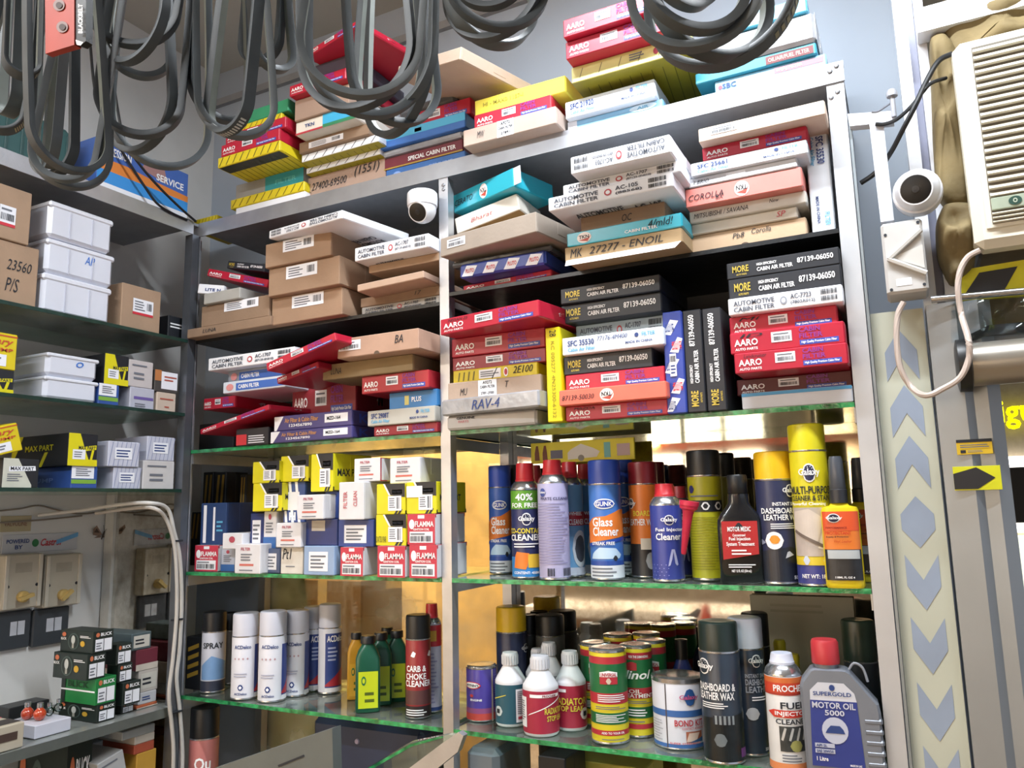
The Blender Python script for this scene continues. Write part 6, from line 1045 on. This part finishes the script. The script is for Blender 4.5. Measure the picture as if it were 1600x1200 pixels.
# ================================================================== hanging belts
BM = [M('#4d5357', .5, 0, .25, 25), M('#585f63', .45, 0, .25, 25), M('#42484c', .5, 0, .3, 25)]; BIN = M('#8a928c', .5, 0, .2, 25)
def belt(label, uc, vb, hwpx, yaw, t, wd=.012, th=.008, Lh=.42, m_=1., mat=0, ribs=False, roll=0., group=None, mark=None):
    bot = at(uc, vb, t); R_ = hwpx*t/FPX/.77/max(.25, math.cos(math.radians(yaw))); o_y = math.radians(yaw)
    X = _R0*math.cos(o_y)+Vector((-math.sin(_y), math.cos(_y), 0))*math.sin(o_y); Zv = Vector((0, 0, 1)); rl = math.radians(roll); X, Zv = X*math.cos(rl)+Zv*math.sin(rl), Zv*math.cos(rl)-X*math.sin(rl); Nn = X.cross(Zv)
    R_ *= .77; n = 72; pts = []; r1 = .013; Lh = max(Lh, R_*2.6)       # round bottom, sides closing slowly towards the hook
    for i in range(28): a = -math.pi+math.pi*(i+.5)/28; pts.append((R_*math.cos(a), R_+R_*math.sin(a)))
    side = [(i+.5)/16 for i in range(16)]; fx = lambda q: R_+(r1-R_)*q*q*(3-2*q); z_ = lambda q: R_+(Lh-r1-R_)*q
    pts += [(fx(q), z_(q)) for q in side]
    for i in range(12): a = math.pi*(i+.5)/12; pts.append((r1*math.cos(a), Lh-r1+r1*math.sin(a)))
    pts += [(-fx(q), z_(q)) for q in side[::-1]]
    V = []; Fs = []; idx = []; org = bot
    for i in range(n):
        x, z = pts[i]; x0, z0 = pts[i-1]; x1, z1 = pts[(i+1) % n]; T = Vector((x1-x0, z1-z0)); T.normalize(); nx, nz = -T.y, T.x   # outward
        nx, nz = T.y, -T.x
        def pp(o, s): return X*(x+nx*o)+Zv*(z+nz*o)+Nn*s
        V += [pp(0, wd/2), pp(0, -wd/2), pp(-th*.25, -wd/2), pp(-th, -wd*.30), pp(-th, wd*.30), pp(-th*.25, wd/2)]
    for i in range(n):
        j = (i+1) % n
        for k in range(6): Fs.append((i*6+k, i*6+(k+1) % 6, j*6+(k+1) % 6, j*6+k)); idx.append(1 if k == 3 else 0)
    o = mobj('drive_belt', V, Fs, [BM[mat], BIN], None, idx, True, 35); o.location = org; tag(o, label, 'belt', group)
    cen = X*0+Zv*(Lh*.35)
    if mark:
        i0 = {'L': 0, 'R': 20, 'B': 10}[mark[1]]; mk = MB()
        for q in range(int(mark[0])):
            i = (i0+q) % n; a_, b_ = V[i*6], V[i*6+1]; c2 = V[((i+1) % n)*6]; d2 = V[((i+1) % n)*6+1]; nn_ = (b_-a_).cross(c2-a_).normalized(); ctr = (a_+b_)/2-cen; nn_ = nn_ if nn_.dot(ctr) > 0 else -nn_
            f1_, f2_ = .25, .75; A, B = a_.lerp(b_, f1_), a_.lerp(b_, f2_); C2, D2 = c2.lerp(d2, f1_), c2.lerp(d2, f2_); e = .0006
            mk.add([A.lerp(C2, .2)+nn_*e, B.lerp(D2, .2)+nn_*e, B.lerp(D2, .75)+nn_*e, A.lerp(C2, .75)+nn_*e], [(0, 1, 2, 3)])
        mk.build('printed_marking', M(mark[2], .5, 0, 0), o)
    return o
bunches = [
 # uc, vbottom, half width px, yaw, depth, width, thick, loop height, mark
 ('ribbed belt in the bundle with printed code beside the red sleeve', [(-5, 205, 30, 25, .72, .020, .005, .40, (9, 'R', '#c9b98a')), (14, 180, 26, -35, .74, .016, .006, .38, None), (34, 120, 20, 40, .70, .02, .005, .40, (10, 'R', '#d8d2c0'))]),
 ('narrow belt in the long bundle below the red sleeve', [(92, 283, 46, 20, .70, .010, .007, .44, None), (84, 276, 42, -20, .72, .012, .007, .43, None), (110, 295, 48, 35, .73, .012, .007, .45, None), (78, 262, 30, -50, .71, .010, .007, .42, None), (112, 270, 36, 55, .69, .012, .007, .43, None)]),
 ('belt in the bundle over the printed carton', [(195, 72, 70, 12, .74, .012, .008, .34, None), (210, 96, 66, -28, .72, .011, .008, .35, None), (218, 122, 44, 30, .78, .012, .008, .36, None), (212, 214, 62, 18, .74, .013, .008, .46, None), (222, 236, 66, -26, .77, .012, .008, .46, None), (248, 262, 60, 38, .80, .012, .008, .48, None)]),
 ('belt in the bundle with white code print', [(352, 210, 42, -30, .74, .015, .008, .44, (12, 'B', '#c9ccca')), (372, 216, 56, 25, .76, .014, .008, .44, (10, 'R', '#c9b36a')), (345, 190, 34, 50, .79, .012, .008, .42, None), (405, 100, 36, -20, .82, .013, .008, .38, None), (430, 112, 26, 45, .80, .012, .008, .38, None)]),
 ('belt in the widest bundle before the red boxes', [(552, 152, 98, 8, .72, .012, .009, .44, None), (562, 172, 96, -14, .74, .013, .009, .46, None), (575, 184, 88, 20, .76, .012, .009, .46, None), (612, 178, 70, -34, .79, .012, .009, .46, None), (625, 196, 66, 30, .80, .014, .009, .47, None), (620, 210, 60, -48, .82, .012, .009, .47, None)]),
 ('belt in the short bundle above the pale wall', [(770, 46, 84, 10, .72, .012, .009, .34, None), (778, 60, 80, -22, .74, .012, .009, .34, None), (772, 72, 70, 26, .76, .020, .007, .35, None), (765, 14, 62, -10, .70, .011, .008, .30, None)]),
 ('belt in the thick bundle before the yellow box', [(1082, 50, 92, 10, .66, .014, .010, .36, None), (1100, 76, 104, -16, .68, .015, .010, .38, None), (1120, 92, 104, 18, .70, .020, .009, .38, (10, 'R', '#8a8468')), (1126, 106, 108, -26, .72, .021, .009, .39, (12, 'R', '#8a8468')), (1075, 14, 70, 30, .66, .012, .009, .34, None)]),
]
hooks = []
for bi, (nm, lst) in enumerate(bunches):
    for k, (uc, vb, hw_, yw, t, wd, th, Lh, mk) in enumerate(lst):
        rank = sorted(range(len(lst)), key=lambda q: -lst[q][1]).index(k); rk = 'shortest-hanging ' if rank == len(lst)-1 else ('lowest-hanging ', 'second-lowest ', 'third-lowest ', 'fourth-lowest ', 'fifth-lowest ')[rank]
        o = belt(rk+nm, uc, vb, hw_*1.0, yw, t, wd*.82, th*.8, Lh*1.5, .8, (bi+k) % 3, mark=mk, roll=(-6, 4, 2, -3, 6, 0)[k % 6], group=('drive belts '+nm.split('belt ')[1]))
    hooks.append(at(lst[0][0], lst[0][1], lst[0][4])+Vector((0, 0, lst[0][7]*1.5-.01)))
for i, hk in enumerate(hooks):
    e = empty('belt_hook', hk); tag(e, 'steel ceiling hook carrying the '+bunches[i][0].replace('belt in the ', '').replace('narrow ', '').replace('ribbed ', ''), 'hook')
    MB().tube(smooth_path([(0, 0, 2.955-hk.z), (0, 0, .10), (0, .012, .04), (0, 0, -.004), (0, -.02, -.004), (0, -.034, .02)]), .003, 8).build('wire', M('#8d8f94', .35, .8), e, True); MB().lathe([(.018, 2.949-hk.z), (.018, 2.957-hk.z)], 16).build('plate', M('#8d8f94', .4, .7), e)
# red card sleeve hung in front of the second bundle
sp = at(98, 20, .64); sl = empty('belt_sleeve', sp); tag(sl, 'red and black card sleeve with white lettering on the long belt bundle', 'sleeve'); YS = sp.y
pprism('card_front', [(70, -45), (116, -48), (116, 70), (96, 76), (71, 84)], YS, .006, M('#a33a2c', .5, 0, .1), sl, sp)
pprism('black_side', [(116.6, -48), (135, -50), (134, 64), (126, 71), (116.6, 68)], YS+.001, .006, M('#1c1e22', .4), sl, sp)
S = Surf(lambda u, v, off: onY(u, v, YS-off)-sp, sl); S.text('BLACKBELT', 122, 52, 129, 6, INKW, 90, off=.0014); S.poly([(120, 70), (126, 71), (130, 66), (118, 62)], INKW, 'white_corner', off=.001)
for u, v in ((97, 42), (92, 8)): S.poly([(u+9*math.cos(a), v-9*math.sin(a)) for a in [2*math.pi*i/16 for i in range(16)]], M('#7c6a68', .5, .3), 'eyelet', off=.0008); S.poly([(u+5*math.cos(a), v-5*math.sin(a)) for a in [2*math.pi*i/16 for i in range(16)]], M('#3a2a28', .6), 'eyelet_hole', off=.0014)
S.done()
# ================================================================== corner unit, lower part
# wall fittings on the left wall (X = -.30)
def wallbox(name, label, cat, mat, u0, b0, t0, u1, b1, t1, d, X=-.298): return carton(name, label, cat, mat, u0, b0, t0, u1, b1, t1, X+d, d, plane='X', flap=False, bevel=.003)
BEI = M('#b9b2a2', .5, 0, .06)
for i, (x0, x1, b0, t0, b1, t1) in enumerate(((2, 62, 953, 866, 950, 866), (67, 124, 950, 866, 945, 866))):
    k = wallbox('isolator_switch', 'beige isolator switch with yellow knob '+('beside the wall edge' if i == 0 else 'below the oil sticker'), 'switch', BEI, x0, b0, t0, x1, b1, t1, .035); w_, h, dd = k.w, k.h, k.d
    l_ = MB().lathe([(.013, 0), (.013, .010), (.010, .014), (0, .014)], 20); kn = MB().add([Vector((v.x, -v.z, v.y)) for v in l_.v], [f[::-1] for f in l_.f]).box(-.004, -.024, -.016, .004, -.013, .016).build('knob', M('#c3a868', .45), k.o); kn.location = (0, -dd/2, h*.22); kn.rotation_euler = (0, .9 if i else 1.3, 0)
    for u in (-.38, .38): l_ = MB().lathe([(.004, 0), (.003, .002), (0, .002)], 10); q = MB().add([Vector((v.x, -v.z, v.y)) for v in l_.v], l_.f).build('screw', INK, k.o); q.location = (u*w_, -dd/2, h*.42)
    for u in (-.5, .38): MB().bbox(u*w_+.001, -dd/2-.004, .002, u*w_+.12*w_-.001, -dd/2+.001, h-.002, .001).build('side_rail', M('#c6c0b2', .5), k.o)
    k.S('F').rect(.28, .66, .72, .84, M('#a8a192', .5), 'name_plate').done()
for i, (x0, x1, b0, t0, b1, t1) in enumerate(((-6, 46, 1018, 958, 1012, 952), (49, 106, 1011, 952, 1004, 948))):
    k = wallbox('socket_plate', 'dark grey switch plate with white rocker '+('at the wall edge' if i == 0 else 'under the knob with sticker above'), 'switch', M('#3f444a', .4, 0, .08), x0, b0, t0, x1, b1, t1, .012)
    S = k.S('F'); S.rect(.36, .36, .80 if i == 0 else .78, .72, M('#c9cdd6', .4), 'rocker'); S.rect(.56, .36, .58, .72, INK, 'rocker_gap', .0012); S.done()
k = wallbox('wall_sticker', 'white and blue powered-by sticker on the white wall', 'sticker', M('#c3c6cc', .5, 0, .04), 2, 866, 836, 120, 858, 832, .0015); S = k.S('F'); S.text('POWERED', .05, .52, .34, .75, NAVYINK); S.text('BY', .16, .2, .26, .42, NAVYINK); S.disc(.42, .5, .045, .22, M('#2f7a4a', .5), 'green_mark'); S.text('Castrol', .49, .3, .78, .72, M('#b83a44', .5, 0, 0), shear=.3); S.poly([(.7, .35), (1, .75), (1, 1), (.7, .6)], M('#6aa8d8', .5, 0, 0), 'blue_ribbon', .0016); S.done()
k = wallbox('paper_label', 'faded yellow paper label above the powered-by sticker', 'label', M('#b3a888', .6, 0, .08), 0, 832, 806, 48, 830, 806, .001); k.S('F').text('VALVOLINE', .1, .35, .85, .65, M('#8a6a58', .5, 0, 0)).done()
bc = onX(160, 836, -.2975); bf = empty('wall_butterfly', bc); tag(bf, 'brown paper butterfly stuck on the white wall', 'butterfly'); bf.rotation_euler = (0, .5, 0); Bm = M('#8a7466', .6, 0, .3, 60); Bd = M('#3f3630', .6)
def wing(pts, m, x): MB().add([(x, y, z) for y, z in pts], [tuple(range(len(pts)))]).build('wing' if x < .0015 else 'wing_spot', m, bf)
for sy in (-1, 1):
    wing([(sy*.002, .002), (sy*.028, .030), (sy*.034, .020), (sy*.028, .002), (sy*.010, -.002)][::sy], Bm, .001); wing([(sy*.002, -.002), (sy*.014, -.002), (sy*.024, -.008), (sy*.018, -.022), (sy*.006, -.014)][::sy], Bm, .001)
    wing([(sy*.012, .008), (sy*.026, .022), (sy*.028, .010)][::sy], Bd, .0018)
MB().tube([(0.002, 0, -.016), (.002, 0, .012)], .0018, 6).build('body', Bd, bf); MB().tube(smooth_path([(.002, 0, .012), (.002, .006, .022), (.002, .010, .03)]), .0005, 5).build('antenna', Bd, bf); MB().tube(smooth_path([(.002, 0, .012), (.002, -.006, .022), (.002, -.010, .03)]), .0005, 5).build('antenna', Bd, bf)
# cables along the shelf and down the post
WC = M('#c6c4c0', .5, 0, .06); GC = M('#8a8076', .6)
P3 = lambda L: [onX(u, v, x) for u, v, x in L]
def cab(label, L, r, mat): o = MB().tube(smooth_path(P3(L)), r, 8).build('cable', mat, smooth=True); return tag(o, label, 'cable')
cab('white cable bending down the corner post, outer of two', [(60, 805, -.28), (130, 797, -.2), (190, 788, -.06), (235, 786, .006), (262, 795, .008), (272, 830, .008), (281, 870, .008), (284, 940, .008), (281, 1010, .008), (276, 1060, .008), (281, 1110, .008), (285, 1170, .008), (284, 1230, .008)], .0045, WC)
cab('white cable bending down the corner post, inner of two', [(150, 802, -.2), (200, 795, -.08), (240, 794, .018), (260, 812, .019), (272, 850, .019), (276, 900, .019), (276, 960, .019), (270, 1030, .019), (264, 1085, .019), (268, 1130, .019), (271, 1170, .019), (270, 1230, .019)], .0045, M('#b9b4ae', .5, 0, .06))
cab('black lead slanting across the printed carton on the corner unit', [(128, -62, -.05), (140, 60, -.03), (150, 150, -.01), (172, 205, .004), (196, 245, .006), (225, 290, .006), (250, 322, .006), (292, 344, .004)], .0032, DCAP); cab('second black lead slanting down to the corner beside the first', [(156, -62, -.05), (170, 60, -.04), (182, 160, -.01), (196, 222, .006), (222, 262, .012), (252, 296, .012), (285, 328, .012), (306, 346, .012)], .0032, DCAP)
cab('dusty brown wire sagging along the white wall', [(-20, 800, -.294), (30, 795, -.294), (60, 790, -.294), (90, 797, -.294), (128, 803, -.294), (170, 797, -.294), (192, 794, -.294)], .002, GC); cab('lower dusty wire drooping to the hook on the wall', [(-20, 818, -.294), (30, 815, -.294), (80, 811, -.294), (128, 806, -.294)], .002, GC)
for i, (u, v) in enumerate(((276, 845), (276, 968), (274, 1112))): p = onX(u, v, .007); tag(MB().bbox(p.x-.006, p.y-.013, p.z-.002, p.x+.008, p.y+.013, p.z+.002, .001).build('cable_clip', INK), ('black cable tie highest on the corner post', 'black cable tie halfway down the corner post', 'black cable tie lowest on the corner post')[i], 'cable tie')
# bulb boxes on the metal-edged shelf: side faces show a bulb, ends a white label
BK = M('#1f2a26', .4, 0, .12)
def bulbbox(label, us0, us1, u2, t, b, X, on=None, base=None, mat=None, pic=True, band=None):
    # side face from us0..us1 (normal -Y), front face us1..u2 (normal +X)
    p = onX(us1, b, X); p2 = onX(u2, b, X); pt = onX(us1, t, X); d = .085; z0 = base if on is None else on.top; h = pt.z-z0
    d = max(.04, (us1-us0)*(p-CAM).dot(_F)/FPX/abs(ray(us1, b).normalized().dot(Vector((0, 1, 0))))*.9)
    w_ = abs(p2.y-p.y); o = MB().bbox(-w_/2, -d/2, 0, w_/2, d/2, h, .001).build('bulb_box', mat or BK); o.matrix_world = Matrix(((0, -1, 0, X-d/2), (1, 0, 0, p.y+w_/2), (0, 0, 1, z0+.0003), (0, 0, 0, 1))); tag(o, label, 'box')
    F_ = face_surf(o, w_, d, h, 'F'); L_ = face_surf(o, w_, d, h, 'L'); om = M('#c8704c', .5, 0, 0)
    F_.disc(.22, .82, .09, .10, om, 'flower_mark'); F_.text('BLICK', .36, .75, .9, .9, INKW); F_.rect(.12, .08, .92, .62, STICK, 'sticker'); F_.rect(.5, .08, .53, .62, INK, 'sticker_line', .0014); F_.lines(.16, .15, .46, .5, 3); F_.done()
    if pic:
        L_.disc(.42, .5, .17, .38, M('#4a5c58', .5), 'picture_ring'); L_.disc(.42, .5, .14, .33, BK, 'picture_disc', .0014); L_.disc(.42, .58, .06, .2, M('#c3c9c6', .5), 'bulb_picture', .002); L_.rect(.39, .2, .45, .4, M('#a8a8a0', .5), 'bulb_base_picture', .002); L_.disc(.70, .42, .07, .13, M('#c8a030', .5, 0, 0), 'gold_seal'); L_.disc(.12, .80, .06, .1, om, 'flower_mark'); L_.text('BLICK', .03, .55, .2, .66, INKW); L_.lines(.62, .68, .95, .8, 2, INKW)
    if band: L_.rect(0, .48, 1, .54, STICK, 'paper_band', .0016); L_.text('BLICK', .2, .62, .8, .85, M('#1a4a2a')); L_.rect(0, 0, .12, 1, BK, 'dark_edge', .0012)
    L_.done(); k = Carton(); k.o = o; k.top = z0+.0003+h; return k
k1 = bulbbox('black bulb box with bulb picture, lowest of the tall stack', 90, 150, 179, 1103, 1137, -.03, base=D1+.001)
k2 = bulbbox('green bulb box with paper band, on the lowest black one', 95, 148, 180, 1062, 1099, -.03, on=k1, mat=M('#1f7a3e', .4, 0, .08), pic=False, band=True)
k3 = bulbbox('black bulb box with bulb picture, third of the tall stack', 82, 135, 164, 1024, 1058, -.03, on=k2)
bulbbox('black bulb box with bulb picture, topmost of the tall stack', 93, 144, 176, 988, 1023, -.028, on=k3)
k1 = bulbbox('dark box with grey label, lowest beside the tall bulb stack', 181, 189, 208, 1101, 1122, -.05, base=D1+.001, pic=False)
k2 = bulbbox('black bulb box with white label, second beside the tall bulb stack', 181, 191, 219, 1068, 1099, -.03, on=k1, pic=False); k3 = bulbbox('small black bulb box third beside the tall bulb stack', 180, 184, 206, 1040, 1064, -.04, on=k2, pic=False); bulbbox('small black bulb box topmost beside the tall bulb stack', 177, 181, 205, 1008, 1038, -.04, on=k3, pic=False)
# cartons by the mirror
WO = M('#b8b0a8', .5, 0, .06); prev = None
for i, (x0, x1, t, b, hc, lab) in enumerate(((213, 245, 1102, 1118, '#b8603c', 'orange striped carton, lowest by the corner mirror'), (216, 244, 1082, 1102, '#c3c3c6', 'white carton with blue print above the orange one by the mirror'), (216, 246, 1047, 1082, '#bdb6ae', 'grey-white carton with panel, third by the corner mirror'), (212, 246, 1015, 1047, '#6c2a38', 'maroon carton, fourth by the corner mirror'), (205, 236, 990, 1015, '#4c5a5e', 'slate carton with cream label, topmost by the corner mirror'))):
    prev = plain(lab, M(hc, .5, 0, .08), x0, b, t, x1, b-4, t-3, -.05, .14, on=prev, base=None if prev else D1+.001, plane='X', name='part_box', paint=lambda c, i=i: (lambda S: (S.rect(.1, .15, .9, .85, M('#c9c6bc', .5), 'label_panel') if i in (2, 4) else None, S.lines(.18, .3, .8, .7, 2, NAVYINK if i == 1 else INK) if i in (1, 2, 4) else S.rect(0, .0, 1, .3, M('#c9c0b4', .5), 'pale_band'), S.done()))(c.S('F')))
# white tray with bulbs, black box, red and white box
tr = carton('card_tray', 'open white card tray holding loose bulbs', 'tray', M('#c9cad6', .5, 0, .04), 54, 1150, 1137, 111, 1133, 1118, -.035, .10, plane='X', base=D1+.001, flap=False); 
for i, (u, v, hc, lab) in enumerate(((43, 1112, '#a83a22', 'orange-red glass bulb beside the black carton'), (62, 1117, '#b8401f', 'orange-red glass bulb beside the clear ones'), (77, 1112, '#b9c0c4', 'clear glass bulb beside the orange ones'), (91, 1112, '#a9b0b4', 'clear glass bulb beside the black bulb box'))):
    X_ = (-.10, -.07, -.085, -.10)[i]; p = onX(u, v, X_); R_ = .0125 if i < 2 else .0095; e = empty('glass_bulb', Vector((p.x, p.y, tr.top+.0005))); tag(e, lab, 'bulb')
    gm = M(hc, .08, 0, .05, coat=.8) if i < 2 else thin_glass('bulb_glass_%d' % i, (.86, .88, .9), rough=.03)
    MB().lathe([(0, 0)]+[(R_*math.sin(a), R_*(1-math.cos(a))) for a in [math.pi*k/12 for k in range(1, 10)]]+[(R_*.5, R_*1.9), (R_*.45, R_*2.1)], 20).build('globe', gm, e, True); MB().lathe([(R_*.45, R_*2.08), (R_*.5, R_*2.1), (R_*.5, R_*2.8), (R_*.2, R_*2.9), (0, R_*2.9)], 16).build('metal_base', CHROME, e, True)
plain('black flat carton leaning behind the loose bulbs', M('#1c1e20', .4, 0, .1), 12, 1138, 1106, 76, 1122, 1094, -.17, .05, base=D1+.001, plane='X', name='part_box')
rb = plain('red, white and black striped carton at the open end of the metal-edged shelf', M('#b9b09e', .5, 0, .06), -30, 1182, 1130, 36, 1166, 1142, -.01, .12, base=D1+.001, plane='X', name='part_box', paint=lambda c: (c.S('T').rect(0, .62, 1, .95, M('#b8344c', .5, 0, 0), 'red_stripe').rect(0, .1, 1, .45, M('#3c3634', .5, 0, 0), 'dark_stripe').done(), c.S('F').lines(.3, .3, .9, .7, 1, M('#4a3a34'), .8).done()))
# below that shelf
LE = .748
k = plain('yellow carton with handwriting under the metal-edged shelf', M('#c3963c', .5, 0, .08), 210, 1260, 1178, 241, 1255, 1172, -.03, .14, base=LE, plane='X', name='part_box', paint=lambda c: hand(c.S('F'), 'New', .1, .55, .5, .75).done())
prev = k
for i, (t0, hc, lab) in enumerate(((1163, '#a8503a', 'rust red carton stacked on the yellow one'), (1150, '#c0b8ae', 'thin white striped carton above the rust red one'), (1140, '#a9b0b4', 'thin grey carton topmost under the metal-edged shelf'))): prev = plain(lab, M(hc, .5, 0, .08), 190 if i > 1 else 210, 1172, t0, 241, 1168, t0-5, -.03, .14, on=prev, plane='X', name='part_box')
a = plain('white and blue carton lying under the metal-edged shelf', M('#a9b4bc', .5, 0, .06), 128, 1262, 1162, 172, 1252, 1158, -.14, .16, base=LE, plane='X', name='part_box', paint=lambda c: c.S('F').rect(0, .68, 1, .82, M('#5a8cc0', .5, 0, 0), 'blue_band').text('filter', .2, .1, .8, .5, CYANINK).done())
plain('white carton leaning on the white and blue one', M('#b4b6b8', .5, 0, .05), 160, 1240, 1190, 200, 1214, 1172, -.03, .10, tilt=True, plane='X', name='part_box', paint=p_lines)
k1 = bulbbox('black bulb box lying under the metal-edged shelf', 25, 100, 140, 1168, 1260, -.06, base=LE)
# ================================================================== foreground by the counter
gp = [onY(330, 1202, -.42), onY(519, 1138, -.42), onY(522, 1260, -.42), onY(330, 1260, -.42)]; gb_ = MB().prism([(p.x, p.z) for p in (gp[3], gp[2], gp[1], gp[0])], -.42, -.40); pn = gb_.build('grey_panel', M('#5f6666', .5, .1, .08)); tag(pn, 'dark grey slanted panel top in front of the lowest shelf', 'panel')
MB().prism([(p.x, p.z) for p in (onY(435, 1195, -.42), onY(475, 1179, -.42), onY(476, 1182, -.42), onY(436, 1198, -.42))], -.4215, -.4202).build('slot', INK, pn)
nb = carton('storage_case', 'navy blue storage case below the lowest glass shelf', 'case', M('#26304a', .5, 0, .1), 485, 1235, 1122, 660, 1258, 1140, .08, .16, base=Z4+TH, bevel=.012, flap=False); l_ = MB().lathe([(.006, 0), (.005, .003), (0, .003)], 12); MB().add([Vector((v.x, -v.z, v.y)) for v in l_.v], l_.f).build('latch', M('#9a94b4', .4), nb.o).location = (-.02, -nb.d/2, nb.h*.85)
for nm, lab, px, Y, mt, ct in (('loose_glass', 'tilted glass panel with bright green edge below the corner bay', [(548, 1215), (640, 1160), (700, 1148), (720, 1150), (690, 1180), (600, 1230)], -.36, GLASS, 'glass'), ('aluminium_bar', 'scuffed aluminium bar sloping in front of the lower shelf', [(600, 1230), (690, 1162), (716, 1144), (724, 1150), (715, 1175), (640, 1235)], -.40, ALU, 'bar')):
    o = pprism(nm, px, Y, .012, mt); tag(o, lab, ct)
    if nm == 'loose_glass': pprism('green_edge', [(552, 1213), (640, 1163), (690, 1150), (692, 1153), (642, 1167), (556, 1216)], Y-.0015, .0012, EDGE, o)
gc = carton('tool_case', 'slate grey plastic case at the foot of the middle post', 'case', M('#6b747e', .45, 0, .08), 712, 1245, 1168, 778, 1252, 1172, .04, .16, base=Z4+TH, bevel=.012, flap=False); MB().tube(smooth_path([(-.02, -gc.d/2-.004, gc.h*.4), (-.01, -gc.d/2-.01, gc.h*.55), (.012, -gc.d/2-.01, gc.h*.5), (.02, -gc.d/2-.004, gc.h*.35)]), .004, 8).build('handle', DCAP, gc.o, True)
plain('yellow carton with pale picture under the lowest glass shelf', M('#b9ac4a', .5, 0, .15, 12), 892, 1245, 1188, 1010, 1262, 1200, .12, .12, base=Z4+TH, name='part_box'); plain('black carton with gold dots under the lowest glass shelf', DCAP, 842, 1240, 1181, 884, 1246, 1186, .0, .1, base=Z4+TH, name='part_box')
# ceiling tube lamps, the second one added out of view as fill
for i, (x, y, z) in enumerate((TUBE_A, FILL_TUBE)):
    e = empty('tube_lamp', (x, y, z+.02)); tag(e, ('white ceiling tube lamp over the front of the shelves', 'added white fill tube lamp farther out over the shop floor')[i], 'lamp'); MB().bbox(-.6, -.03, .06, .6, .03, .14, .004).build('housing', M('#d8d9dc', .5), e); 
    l_ = MB().lathe([(.013, -.58), (.013, .58)], 14); MB().add([Vector((v.z, v.x, v.y+.04)) for v in l_.v], l_.f).build('tube', lit('#f2f7ff', 4), e, True)
    for s in (-1, 1): MB().bbox(s*.59-.012, -.016, .02, s*.59+.012, .016, .07, .003).build('holder', M('#d8d9dc', .5), e)
# sheets resting at the back of the shelf
k = carton('card_sheet', 'dusty grey card sheet leaning at the back behind the oil jug', 'sheet', M('#8f8c80', .7, 0, .12, 8), 1186, 1150, 930, 1352, 1158, 934, .272, .003, base=L3, flap=False, bevel=.0005); k.S('F').lines(.2, .86, .8, .95, 2, M('#7f7c70', .7, 0, 0)).done()
e = empty('added_arcade_lamp', (-1.2, -3.6, 2.93)); tag(e, 'wide added warm lamp panel brightening the arcade floor', 'lamp'); slab('frame', -1.25, -.3, -.005, 1.25, .3, .028, M('#c9c4b8'), e)  # frame for the light added over the arcade
